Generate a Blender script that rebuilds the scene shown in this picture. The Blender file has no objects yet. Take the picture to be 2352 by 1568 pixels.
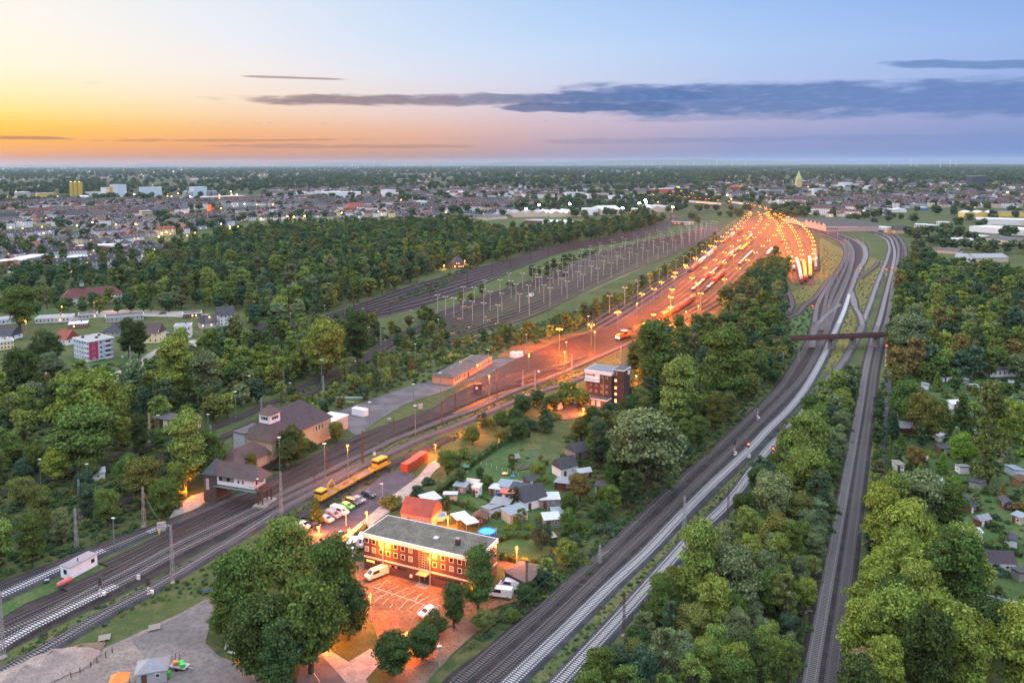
import bpy, math, random, bmesh
import numpy as np
from mathutils import Vector, Matrix
random.seed(7); RNG = np.random.default_rng(7)
# camera model (photo measured on a 2352 x 1568 view); its uprights hardly converge, so the lens is shifted and only slightly tilted
CH = 93.0; FPX = 1860.0; PITCH = math.radians(4.6); VPX = 376+FPX*math.tan(PITCH); ROLL = math.radians(0.195)
_f = np.array([0, math.cos(PITCH), -math.sin(PITCH)]); _r0 = np.array([1.0,0,0]); _u0 = np.array([0, math.sin(PITCH), math.cos(PITCH)])
_r = _r0*math.cos(ROLL)-_u0*math.sin(ROLL); _u = _u0*math.cos(ROLL)+_r0*math.sin(ROLL)
def G(u, v, z=0.0):
    d = _f + _r*(u-1176)/FPX + _u*(VPX-v)/FPX
    t = (z-CH)/d[2]
    return (d[0]*t, d[1]*t, z)
def proj(p):
    q = np.array(p)-np.array([0,0,CH]); c = q@_f
    return (1176+FPX*(q@_r)/c, VPX-FPX*(q@_u)/c, c)
def ppm(u, v): return FPX/proj(G(u, v))[2]
def HT(u, vb, vt):
    x, y, _ = G(u, vb); lo, hi = 0, 90
    for _ in range(40):
        m = (lo+hi)/2
        if proj((x,y,m))[1] > vt: lo = m
        else: hi = m
    return lo
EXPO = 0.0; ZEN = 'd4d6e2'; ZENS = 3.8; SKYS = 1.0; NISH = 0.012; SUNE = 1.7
HAZE = 0.000019
YLAMP = 26000
# ---------------------------------------------------------------- scene helpers
SC = bpy.context.scene
if SC.world is None: SC.world = bpy.data.worlds.new("World")
COL = SC.collection
def props(o, label=None, cat=None, group=None, kind=None):
    if label: o['label'] = label
    if cat: o['category'] = cat
    if group: o['group'] = group
    if kind: o['kind'] = kind
    return o
class MB:
    def __init__(s): s.v = []; s.f = []; s.m = []
    def add(s, vs, fs, mi=0):
        b = len(s.v); s.v += [tuple(p) for p in vs]
        for f in fs: s.f.append(tuple(b+i for i in f)); s.m.append(mi)
        return s
    def box(s, cx, cy, z0, sx, sy, sz, rz=0, mi=0):
        c, n = math.cos(rz), math.sin(rz); vs = []
        for z in (z0, z0+sz):
            for x, y in ((-sx/2,-sy/2),(sx/2,-sy/2),(sx/2,sy/2),(-sx/2,sy/2)):
                vs.append((cx+x*c-y*n, cy+x*n+y*c, z))
        return s.add(vs, [(3,2,1,0),(4,5,6,7),(0,1,5,4),(1,2,6,5),(2,3,7,6),(3,0,4,7)], mi)
    def beam(s, p, q, w, h=None, mi=0):
        h = h or w; p = Vector(p); q = Vector(q); d = (q-p)
        if d.length < 1e-6: return s
        d.normalize(); up = Vector((0,0,1)) if abs(d.z) < .95 else Vector((1,0,0))
        a = d.cross(up).normalized()*w/2; b = a.cross(d).normalized()*h/2; vs = []
        for e in (p, q):
            for k, l in ((-1,-1),(1,-1),(1,1),(-1,1)): vs.append(e+a*k+b*l)
        return s.add(vs, [(3,2,1,0),(4,5,6,7),(0,1,5,4),(1,2,6,5),(2,3,7,6),(3,0,4,7)], mi)
    def cyl(s, cx, cy, z0, r, h, n=12, r2=None, mi=0):
        r2 = r if r2 is None else r2; vs = []
        for z, q in ((z0, r), (z0+h, r2)):
            for i in range(n): vs.append((cx+q*math.cos(2*math.pi*i/n), cy+q*math.sin(2*math.pi*i/n), z))
        return s.add(vs, [tuple(range(n))[::-1], tuple(range(n, 2*n))]+[(i,(i+1)%n,n+(i+1)%n,n+i) for i in range(n)], mi)
    def tube(s, p, q, r, n=8, r2=None, mi=0):
        r2 = r if r2 is None else r2; p = Vector(p); q = Vector(q); d = (q-p).normalized()
        up = Vector((0,0,1)) if abs(d.z) < .95 else Vector((1,0,0)); a = d.cross(up).normalized(); b = a.cross(d)
        vs = []
        for e, k in ((p, r), (q, r2)):
            for i in range(n): t = 2*math.pi*i/n; vs.append(e+(a*math.cos(t)+b*math.sin(t))*k)
        return s.add(vs, [tuple(range(n)), tuple(range(n, 2*n))[::-1]]+[(i,n+i,n+(i+1)%n,(i+1)%n) for i in range(n)], mi)
    def prism(s, poly, z0, z1, mi=0, mtop=None):
        n = len(poly); a = sum(poly[i][0]*poly[(i+1)%n][1]-poly[(i+1)%n][0]*poly[i][1] for i in range(n))
        if a < 0: poly = poly[::-1]
        vs = [(p[0],p[1],z0) for p in poly]+[(p[0],p[1],z1) for p in poly]
        s.add(vs, [tuple(range(n))[::-1]]+[(i,(i+1)%n,n+(i+1)%n,n+i) for i in range(n)], mi)
        return s.add(vs[n:], [tuple(range(n))], mi if mtop is None else mtop)
    def poly(s, pts, mi=0): return s.add(pts, [tuple(range(len(pts)))], mi)
    def hip(s, sx, sy, z0, h, inset=None, cx=0, cy=0, mi=0, under=True):
        # roof over an sx by sy rectangle, ridge along x ; inset = length of the hips (0 gives a gable)
        i = min(sy/2 if inset is None else inset, sx/2-.01); a, b = sx/2, sy/2
        vs = [(cx-a,cy-b,z0),(cx+a,cy-b,z0),(cx+a,cy+b,z0),(cx-a,cy+b,z0),(cx-a+i,cy,z0+h),(cx+a-i,cy,z0+h)]
        fs = [(0,1,5,4),(2,3,4,5),(1,2,5),(3,0,4)]
        if under: fs.append((3,2,1,0))
        return s.add(vs, fs, mi)
    def mesh(s, name, mats, smooth=False):
        me = bpy.data.meshes.new(name); me.from_pydata([tuple(p) for p in s.v], [], s.f)
        for m in (mats if isinstance(mats, (list, tuple)) else [mats]): me.materials.append(m)
        if len(me.materials) > 1: me.polygons.foreach_set('material_index', s.m)
        if smooth: me.polygons.foreach_set('use_smooth', [True]*len(me.polygons))
        me.update(); return me
    def obj(s, name, mats, parent=None, loc=None, rz=0, smooth=False):
        o = bpy.data.objects.new(name, s.mesh(name, mats, smooth)); COL.objects.link(o)
        if parent: o.parent = parent
        if loc: o.location = loc
        if rz: o.rotation_euler = (0,0,rz)
        return o
def thing(name, label, cat, loc=(0,0,0), rz=0, group=None, kind=None):
    o = bpy.data.objects.new(name, None); COL.objects.link(o); o.location = loc; o.rotation_euler = (0,0,rz)
    o.empty_display_size = .5
    return props(o, label, cat, group, kind)
def dup(root, loc, rz=0, scale=None, label=None, group=None):
    r = root.copy(); COL.objects.link(r); r.location = loc; r.rotation_euler = (0,0,rz)
    if scale: r.scale = (scale,)*3 if not isinstance(scale, tuple) else scale
    if label: r['label'] = label
    if group: r['group'] = group
    for ch in root.children:
        c = ch.copy(); COL.objects.link(c); c.parent = r
        for g in ch.children:
            d = g.copy(); COL.objects.link(d); d.parent = c
    return r
def rect_from(a, b, c):
    """front-left, front-right, and a rear point (ground xy) -> centre, rz, sx, sy"""
    ax, ay = a[:2]; bx, by = b[:2]; L = math.hypot(bx-ax, by-ay); ux, uy = (bx-ax)/L, (by-ay)/L
    D = -(c[0]-ax)*uy+(c[1]-ay)*ux
    return ((ax+bx)/2-uy*D/2, (ay+by)/2+ux*D/2), math.atan2(uy, ux), L, abs(D)
def inpoly(x, y, P):
    c = False; j = len(P)-1
    for i in range(len(P)):
        if (P[i][1] > y) != (P[j][1] > y) and x < (P[j][0]-P[i][0])*(y-P[i][1])/(P[j][1]-P[i][1])+P[i][0]: c = not c
        j = i
    return c
def smoothline(P, step=4.0):
    """Catmull-Rom through ground points, resampled"""
    P = [np.array(p[:2], float) for p in P]
    if len(P) < 3: Q = P
    else:
        Q = []; E = [2*P[0]-P[1]]+P+[2*P[-1]-P[-2]]
        for i in range(1, len(E)-2):
            p0, p1, p2, p3 = E[i-1], E[i], E[i+1], E[i+2]
            t0 = 0; t1 = t0+max(np.linalg.norm(p1-p0),.01)**.5; t2 = t1+max(np.linalg.norm(p2-p1),.01)**.5; t3 = t2+max(np.linalg.norm(p3-p2),.01)**.5
            for t in np.linspace(t1, t2, 12, endpoint=False):
                A1 = (t1-t)/(t1-t0)*p0+(t-t0)/(t1-t0)*p1; A2 = (t2-t)/(t2-t1)*p1+(t-t1)/(t2-t1)*p2; A3 = (t3-t)/(t3-t2)*p2+(t-t2)/(t3-t2)*p3
                B1 = (t2-t)/(t2-t0)*A1+(t-t0)/(t2-t0)*A2; B2 = (t3-t)/(t3-t1)*A2+(t-t1)/(t3-t1)*A3
                Q.append((t2-t)/(t2-t1)*B1+(t-t1)/(t2-t1)*B2)
        Q.append(P[-1])
    Q = np.array(Q); d = np.r_[0, np.cumsum(np.linalg.norm(np.diff(Q, axis=0), axis=1))]
    n = max(2, int(d[-1]/step)+1); s = np.linspace(0, d[-1], n)
    return np.c_[np.interp(s, d, Q[:,0]), np.interp(s, d, Q[:,1])]
# ---------------------------------------------------------------- materials
def lin(c):
    if isinstance(c, str): c = tuple(int(c[i:i+2], 16)/255 for i in (0,2,4))
    return tuple(((x+.055)/1.055)**2.4 if x > .04045 else x/12.92 for x in c)
class NT:
    def __init__(s, tree): s.t = tree; s.n = tree.nodes; s.l = tree.links
    def new(s, typ, **k):
        n = s.n.new(typ)
        for a, b in k.items():
            if a.startswith('i_'):
                key = a[2:].replace('_', ' ')
                s.set(n.inputs[int(key) if key.isdigit() else key], b)
            else: setattr(n, a, b)
        return n
    def set(s, sock, v):
        if isinstance(v, bpy.types.NodeSocket): s.l.new(v, sock)
        elif isinstance(v, (tuple, list)) and len(v) == 3 and sock.type == 'RGBA': sock.default_value = (*v, 1)
        else: sock.default_value = v
    def m(s, op, a, b=0.0, c=None, clamp=False):
        n = s.n.new('ShaderNodeMath'); n.operation = op; n.use_clamp = clamp
        s.set(n.inputs[0], a); s.set(n.inputs[1], b)
        if c is not None: s.set(n.inputs[2], c)
        return n.outputs[0]
    def mr(s, v, a, b, c=0.0, d=1.0, smooth=True):
        n = s.n.new('ShaderNodeMapRange'); n.clamp = True
        if smooth: n.interpolation_type = 'SMOOTHSTEP'
        for i, x in enumerate((v, a, b, c, d)): s.set(n.inputs[i], x)
        return n.outputs[0]
    def mix(s, f, a, b, blend='MIX'):
        n = s.n.new('ShaderNodeMix'); n.data_type = 'RGBA'; n.blend_type = blend; n.clamp_factor = True
        s.set(n.inputs[0], f); s.set(n.inputs[6], a); s.set(n.inputs[7], b); return n.outputs[2]
    def noise(s, vec, scale, detail=3, rough=.55):
        n = s.new('ShaderNodeTexNoise'); s.set(n.inputs['Vector'], vec); n.inputs['Scale'].default_value = scale
        n.inputs['Detail'].default_value = detail; n.inputs['Roughness'].default_value = rough; return n.outputs['Fac']
    def ramp(s, fac, stops, interp='LINEAR'):
        n = s.n.new('ShaderNodeValToRGB'); cr = n.color_ramp; cr.interpolation = interp
        while len(cr.elements) < len(stops): cr.elements.new(.5)
        for e, (p, c) in zip(cr.elements, stops): e.position = p; e.color = (*c, 1)
        s.set(n.inputs[0], fac); return n.outputs[0]
MATS = {}
def basemat(name):
    m = bpy.data.materials.new(name); m.use_nodes = True; t = NT(m.node_tree); b = t.n['Principled BSDF']
    MATS[name] = m; return m, t, b
def mat(name, col, rough=.75, var=.25, scale=.6, detail=4, metal=0, spec=.3, fine=0, fines=6, bump=0, objrand=0):
    """col: linear rgb or hex ; var: relative brightness variation by world-space noise"""
    if name in MATS: return MATS[name]
    if isinstance(col, str): col = lin(col)
    m, t, b = basemat(name)
    pos = t.new('ShaderNodeNewGeometry').outputs['Position']
    c = t.mix(t.noise(pos, scale, detail), tuple(x*(1-var) for x in col), tuple(x*(1+var) for x in col))
    n0 = t.n[-1] if False else None
    if fine:
        c = t.mix(t.mr(t.noise(pos, fines, 2), .3, .7), c, tuple(x*(1-fine) for x in col))
    if objrand:
        r = t.new('ShaderNodeObjectInfo').outputs['Random']; h = t.new('ShaderNodeHueSaturation'); t.set(h.inputs['Color'], c)
        t.set(h.inputs['Value'], t.mr(r, 0, 1, 1-objrand, 1+objrand, False)); c = h.outputs[0]
    t.set(b.inputs['Base Color'], c); b.inputs['Roughness'].default_value = rough; b.inputs['Metallic'].default_value = metal
    b.inputs['Specular IOR Level'].default_value = spec
    if bump:
        bp = t.new('ShaderNodeBump'); bp.inputs['Strength'].default_value = bump; t.set(bp.inputs['Height'], t.noise(pos, fines, 3)); t.l.new(bp.outputs[0], b.inputs['Normal'])
    return m
def emat(name, col, strength):
    if name in MATS: return MATS[name]
    m, t, b = basemat(name); b.inputs['Base Color'].default_value = (*[min(1,c) for c in col], 1)
    b.inputs['Emission Color'].default_value = (*col, 1); b.inputs['Emission Strength'].default_value = strength; return m
def brickmat(name, c1, c2, mortar, sc=1.0, rough=.85, bw=.5, bh=.15):
    m, t, b = basemat(name)
    tc = t.new('ShaderNodeTexCoord').outputs['Object']; sp = t.new('ShaderNodeSeparateXYZ'); t.set(sp.inputs[0], tc)
    u = t.m('ADD', sp.outputs[0], sp.outputs[1]); cb = t.new('ShaderNodeCombineXYZ'); t.set(cb.inputs[0], u); t.set(cb.inputs[1], sp.outputs[2])
    br = t.new('ShaderNodeTexBrick'); t.set(br.inputs['Vector'], cb.outputs[0]); t.set(br.inputs['Color1'], c1); t.set(br.inputs['Color2'], c2); t.set(br.inputs['Mortar'], mortar)
    br.inputs['Scale'].default_value = sc; br.inputs['Brick Width'].default_value = bw; br.inputs['Row Height'].default_value = bh; br.inputs['Mortar Size'].default_value = .02
    c = t.mix(t.noise(tc, .35, 4), br.outputs[0], tuple(x*.45 for x in c1), 'MIX')
    t.set(b.inputs['Base Color'], c); b.inputs['Roughness'].default_value = rough; return m
def tilemat(name, c1, c2, rough=.8):
    """roof tiles: rows seen as fine bands plus weathering"""
    m, t, b = basemat(name); tc = t.new('ShaderNodeTexCoord').outputs['Object']; pos = tc
    sp = t.new('ShaderNodeSeparateXYZ'); t.set(sp.inputs[0], tc)
    w = t.m('FRACT', t.m('MULTIPLY', sp.outputs[2], 3.4)); n1 = t.noise(pos, 4.0, 2); n2 = t.noise(pos, .5, 4)
    c = t.mix(t.mr(n1, .3, .7), c1, c2); c = t.mix(t.m('MULTIPLY', t.mr(n2, .45, .75), .6), c, tuple(x*.5 for x in c1))
    c = t.mix(t.mr(w, .0, .25, .45, 0), c, tuple(x*.35 for x in c1))
    t.set(b.inputs['Base Color'], c); b.inputs['Roughness'].default_value = rough; return m
def textobj(name, s, size, m=None, depth=.01):
    cu = bpy.data.curves.new('txt', 'FONT'); cu.body = s; cu.size = size; cu.extrude = depth; cu.align_x = 'CENTER'; tmp = bpy.data.objects.new('txt', cu); COL.objects.link(tmp)
    dg = bpy.context.evaluated_depsgraph_get(); me = bpy.data.meshes.new_from_object(tmp.evaluated_get(dg)); bpy.data.objects.remove(tmp)
    me.materials.clear(); me.materials.append(m or mat('dark_letters', (.03,.02,.02))); o = bpy.data.objects.new(name, me); COL.objects.link(o); return o
# ---------------------------------------------------------------- camera, sky
cam = bpy.data.cameras.new('camera'); co = bpy.data.objects.new('camera', cam); COL.objects.link(co); SC.camera = co
cam.sensor_width = 36; cam.lens = 36*FPX/2352; cam.sensor_fit = 'HORIZONTAL'; cam.shift_y = -(784-VPX)/2352; cam.clip_end = 90000; cam.clip_start = 1
R = Matrix(((_r[0],_u[0],-_f[0]),(_r[1],_u[1],-_f[1]),(_r[2],_u[2],-_f[2]))).to_4x4(); R.translation = (0,0,CH); co.matrix_world = R
SC.view_settings.view_transform = 'Standard'; SC.view_settings.look = 'None'; SC.view_settings.exposure = EXPO; SC.view_settings.gamma = 1
cy = SC.cycles; SC.render.engine = 'CYCLES'
cy.max_bounces = 4; cy.diffuse_bounces = 2; cy.glossy_bounces = 2; cy.transmission_bounces = 2; cy.transparent_max_bounces = 4; cy.volume_bounces = 0
cy.use_denoising = True; cy.use_adaptive_sampling = True; cy.adaptive_threshold = .02; cy.sample_clamp_indirect = 4; cy.use_light_tree = True
cy.caustics_reflective = False; cy.caustics_refractive = False
def build_world():
    w = SC.world; w.use_nodes = True; t = NT(w.node_tree); t.n.clear()
    d = t.new('ShaderNodeTexCoord').outputs['Generated']; sp = t.new('ShaderNodeSeparateXYZ'); t.set(sp.inputs[0], d)
    x, y, z = sp.outputs
    el = t.m('MULTIPLY', t.m('ARCSINE', z), 57.2958*1.18)            # degrees above the horizon
    az = t.m('MULTIPLY', t.m('ARCTAN2', x, y), 57.2958*1.13)         # degrees right of the view
    e = t.mr(el, 0, 16, 0, 1, False)
    def c(h): return tuple(v for v in lin(h))
    cols = []
    #   elevation positions: deg/16
    P = lambda *a: [(deg/16, c(h)) for deg, h in a]
    cols.append((-36.5, P((0,'ad8478'),(.5,'c88c70'),(1.1,'eb9f50'),(1.9,'fcb43c'),(2.8,'fdca48'),(3.8,'fee084'),(5,'feecb2'),(7,'fdf4da'),(10.5,'fbf5ea'),(16,'f4f0ee'))))
    cols.append((-20, P((0,'a98482'),(.6,'c08a72'),(1.4,'e59c68'),(2.6,'f2b47e'),(4,'f5d2b0'),(5.5,'f6e2d2'),(7.5,'f3ebe9'),(10,'e8ebf4'),(16,'d8e4f6'))))
    cols.append((-8, P((0,'9f8894'),(.6,'b28880'),(1.4,'d69f84'),(2.6,'e6b49c'),(4,'e8cbc6'),(5.5,'e6dade'),(7.5,'dde2f1'),(10,'d0e0f7'),(16,'bed6f5'))))
    cols.append((3, P((0,'9690ab'),(.6,'9d8fa8'),(1.5,'b89fae'),(3,'cdb4c0'),(4.5,'d3c6d8'),(6.5,'cfd4ec'),(9,'c6daf6'),(11,'bad4f7'),(16,'a8c8f2'))))
    cols.append((18, P((0,'7c92c0'),(.8,'8090bf'),(1.8,'9299c6'),(3,'a8a8ce'),(4.5,'b2b7de'),(6.5,'b2c5ed'),(9,'aecaf3'),(12,'a2c3f3'),(16,'8fb4ec'))))
    cols.append((36.5, P((0,'6684ba'),(.8,'6a88c2'),(1.8,'7692cc'),(3,'8a9bcf'),(4.5,'93a9da'),(6.5,'98b3e6'),(9,'97b7ec'),(12,'88adea'),(16,'77a0e2'))))
    out = None; pa = None
    for a, st in cols:
        r = t.ramp(e, st)
        out = r if out is None else t.mix(t.mr(az, pa, a, 0, 1, False), out, r); pa = a
    # wisps and bars of cloud, built in direction space (they sit at infinity)
    def cv(a, b, s, dt=5, off=0.0):
        cb = t.new('ShaderNodeCombineXYZ'); t.set(cb.inputs[0], t.m('MULTIPLY', az, a)); t.set(cb.inputs[1], t.m('MULTIPLY', el, b)); cb.inputs[2].default_value = off
        return t.noise(cb.outputs[0], s, dt, .6)
    n1 = cv(.08, .55, 1.0, 6); n2 = cv(.3, 1.6, 1.0, 6, 3.0); nf = cv(.9, 3.5, 1.0, 5, 9.0)
    def layer(out, az0, az1, ew, el0, th, colr, n, amp, soft, dens, slope=0.0, taper=True):
        cen = t.m('ADD', el0, t.m('MULTIPLY', t.m('SUBTRACT', az, (az0+az1)/2), slope))
        dd = t.m('DIVIDE', t.m('SUBTRACT', el, cen), th)
        dd = t.m('MULTIPLY', dd, dd)
        ends = t.m('MULTIPLY', t.mr(az, az0-ew, az0+ew), t.mr(az, az1-1.5, az1+1.5, 1, 0))
        v = t.m('SUBTRACT', t.m('ADD', t.m('MULTIPLY', t.m('SUBTRACT', n, .5), amp), ends), dd)
        mk = t.m('MULTIPLY', t.mr(v, .5-soft, .5+soft), dens)
        return t.mix(mk, out, colr), v
    dark = t.mix(t.mr(az, -16, 12), c('7c6c7a'), c('4d72ac')); dark = t.mix(t.mr(nf, .4, .9), dark, t.mix(t.mr(az, -14, 10), c('a98482'), c('6c8cc8')))
    dark = t.mix(t.mr(az, 12, 36, 0, .35), dark, c('6e90d2'))
    # main bank
    out, _ = layer(out, 3, 60, 7, 4.65, 1.75, dark, n2, 1.8, .34, .88, -.024)
    out, _ = layer(out, -20, 16, 7, 5.3, .6, dark, n2, 1.9, .35, .85, .012)
    out, _ = layer(out, -1, 13, 3, 4.6, .5, t.mix(.3, dark, c('4a5c8c')), n2, 1.6, .2, .9, .0)
    out, _ = layer(out, -20.5, -13, 1.0, 6.85, .12, c('a58f95'), n2, .8, .3, .85, -.01)
    out, _ = layer(out, 28, 60, 2.5, 6.2, .42, dark, n2, 1.7, .3, .75, -.07)
    out, _ = layer(out, -60, -32.5, 1.0, 2.0, .17, c('a3705d'), n2, 1.0, .3, .8, -.005)
    out, _ = layer(out, -22, -3, 4, 1.45, .22, c('b08476'), n2, 2.4, .3, .7, .0)
    out, _ = layer(out, 2, 45, 4, 1.85, .3, t.mix(t.mr(az, 0, 20), c('a08fa8'), c('7d8fc2')), n2, 2.2, .3, .6, .0)
    out, _ = layer(out, -30, -14, 4, 1.9, .14, c('b27c60'), n2, 3.0, .3, .6, .01)
    out, _ = layer(out, 9, 24, 2, 3.6, .3, c('8b93c0'), nf, 3.2, .3, .6, .01)
    # below the horizon; unseen upper sky raised above true dusk to light the ground
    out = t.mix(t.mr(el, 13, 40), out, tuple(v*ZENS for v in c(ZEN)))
    out = t.mix(t.mr(el, -.6, -3), out, (.02,.025,.03))
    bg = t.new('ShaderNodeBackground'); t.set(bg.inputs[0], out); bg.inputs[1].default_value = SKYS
    # physical twilight sky added on top
    sk = t.new('ShaderNodeTexSky'); sk.sky_type = 'NISHITA'; sk.sun_disc = False; sk.sun_elevation = math.radians(2); sk.sun_rotation = math.radians(-52)
    bg2 = t.new('ShaderNodeBackground'); t.set(bg2.inputs[0], sk.outputs[0]); bg2.inputs[1].default_value = NISH
    ad = t.new('ShaderNodeAddShader'); t.l.new(bg.outputs[0], ad.inputs[0]); t.l.new(bg2.outputs[0], ad.inputs[1])
    o = t.new('ShaderNodeOutputWorld'); t.l.new(ad.outputs[0], o.inputs[0])
    w.cycles.sampling_method = 'MANUAL'; w.cycles.sample_map_resolution = 512

build_world()
sl = bpy.data.lights.new('sun', 'SUN'); sl.energy = SUNE; sl.angle = math.radians(20); sl.color = (1,.78,.52)
so = bpy.data.objects.new('sun', sl); COL.objects.link(so)
_az, _el = math.radians(-60), math.radians(22)
sd = Vector((math.sin(_az)*math.cos(_el), math.cos(_az)*math.cos(_el), math.sin(_el)))
so.rotation_euler = sd.to_track_quat('Z', 'Y').to_euler()
# ---------------------------------------------------------------- ground
def ground_mat():
    m, t, b = basemat('ground_vegetation')
    pos = t.new('ShaderNodeNewGeometry').outputs['Position']
    n1 = t.noise(pos, .035, 5); n2 = t.noise(pos, .35, 5); n3 = t.noise(pos, 2.5, 3); n4 = t.noise(pos, .0035, 5, .6)
    c = t.mix(t.mr(n1, .35, .65), (.030,.052,.020), (.060,.085,.026)); c = t.mix(t.mr(n2, .4, .72), c, (.09,.095,.04)); c = t.mix(t.mr(n3, .35, .75, 0, .6), c, (.018,.03,.014))
    far = t.ramp(n4, [(.0,(.022,.034,.02)),(.47,(.028,.04,.022)),(.53,(.05,.062,.03)),(.57,(.11,.095,.05)),(.6,(.03,.045,.02)),(1,(.02,.034,.02))])
    sp = t.new('ShaderNodeSeparateXYZ'); t.set(sp.inputs[0], pos)
    c = t.mix(t.mr(sp.outputs[1], 1200, 2200), c, far)
    t.set(b.inputs['Base Color'], c); b.inputs['Roughness'].default_value = .95; b.inputs['Specular IOR Level'].default_value = .1
    return m
M_GROUND = ground_mat()
g = MB(); ys = [-400, 0, 400, 900, 1500, 2500, 4500, 9000, 20000, 60000]
g.v = []; 
for yy in ys:
    W = 900+abs(yy)*1.25
    for k in range(9): g.v.append((-W+2*W*k/8, yy, -.02))
for j in range(len(ys)-1):
    for k in range(8): g.f.append((j*9+k, j*9+k+1, j*9+k+10, j*9+k+9)); g.m.append(0)
props(g.obj('ground', M_GROUND), 'dark green and brown vegetated ground reaching the horizon', None, None, 'structure')
_layer = [0]
def sheet(name, uv, m, label, kind='structure', z=None, world=False, sm=0):
    """ground sheet from a photo outline; each one 4 mm above the last"""
    _layer[0] += 1; z = .004*_layer[0] if z is None else z
    P = [p[:2] for p in uv] if world else [G(*p)[:2] for p in uv]
    if sm: P = [tuple(q) for q in smoothline(P+[P[0]], sm)[:-1]]
    b = MB(); a = sum(P[i][0]*P[(i+1)%len(P)][1]-P[(i+1)%len(P)][0]*P[i][1] for i in range(len(P)))
    if a < 0: P = P[::-1]
    from mathutils.geometry import delaunay_2d_cdt
    vs, _, fs, *_r2 = delaunay_2d_cdt([Vector(p) for p in P], [], [list(range(len(P)))], 1, 1e-5)
    me = bpy.data.meshes.new(name); me.from_pydata([(v.x, v.y, z) for v in vs], [], fs); me.materials.append(m)
    o = bpy.data.objects.new(name, me); COL.objects.link(o)
    return props(o, label, None, None, kind)
def gmix(name, c1, c2, c3, s1=.25, s2=2.5, t1=(.4,.6), t2=(.4,.7), a2=.7, rough=.9):
    m, t, b = basemat(name); pos = t.new('ShaderNodeNewGeometry').outputs['Position']
    c = t.mix(t.mr(t.noise(pos, s1, 5), *t1), c1, c2); c = t.mix(t.mr(t.noise(pos, s2, 4), t2[0], t2[1], 0, a2), c, c3)
    t.set(b.inputs['Base Color'], c); b.inputs['Roughness'].default_value = rough; b.inputs['Specular IOR Level'].default_value = .15; return m
M_BAL = gmix('dark_ballast', (.026,.022,.024), (.042,.036,.038), (.011,.010,.012), .3, 5)
M_BALL = gmix('pale_ballast', (.034,.035,.044), (.052,.053,.064), (.018,.018,.024), .3, 5)
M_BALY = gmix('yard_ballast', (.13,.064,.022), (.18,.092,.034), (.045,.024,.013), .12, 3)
M_BALF = gmix('purple_ballast', (.028,.024,.032), (.046,.038,.048), (.014,.012,.016), .1, 2)
M_LAWN = gmix('lawn', (.036,.082,.022), (.065,.10,.034), (.022,.042,.016), .15, 1.4)
M_WEED = gmix('weeds', (.055,.078,.026), (.095,.10,.04), (.025,.04,.015), .12, 1.5)
M_GOLD = gmix('golden_weeds', (.13,.115,.03), (.085,.095,.03), (.03,.045,.015), .12, 1.2)
M_SIDE = gmix('siding_grass', (.075,.088,.042), (.12,.115,.06), (.035,.045,.025), .06, 1.0)
M_ASPH = gmix('asphalt', (.075,.075,.085), (.11,.11,.12), (.05,.05,.055), .15, 3, a2=.5)
M_ASPD = gmix('dark_asphalt', (.045,.05,.07), (.06,.065,.085), (.03,.03,.04), .3, 5, a2=.5)
M_GRAV = gmix('gravel_yard', (.15,.13,.125), (.21,.18,.16), (.09,.08,.08), .15, 1.5, a2=.8)
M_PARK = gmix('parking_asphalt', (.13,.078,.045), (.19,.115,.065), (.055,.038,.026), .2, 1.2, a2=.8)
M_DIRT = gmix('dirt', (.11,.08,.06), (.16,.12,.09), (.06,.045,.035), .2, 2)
M_CONC = gmix('concrete', (.22,.21,.2), (.3,.29,.27), (.14,.13,.12), .5, 4)
M_MARK = mat('road_paint', (.5,.46,.40), var=.5, scale=1.5)

M_FIELD = gmix('weedy_siding_ground', (.066,.078,.038), (.042,.042,.036), (.024,.024,.024), .06, .8, t1=(.35,.6))
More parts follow.
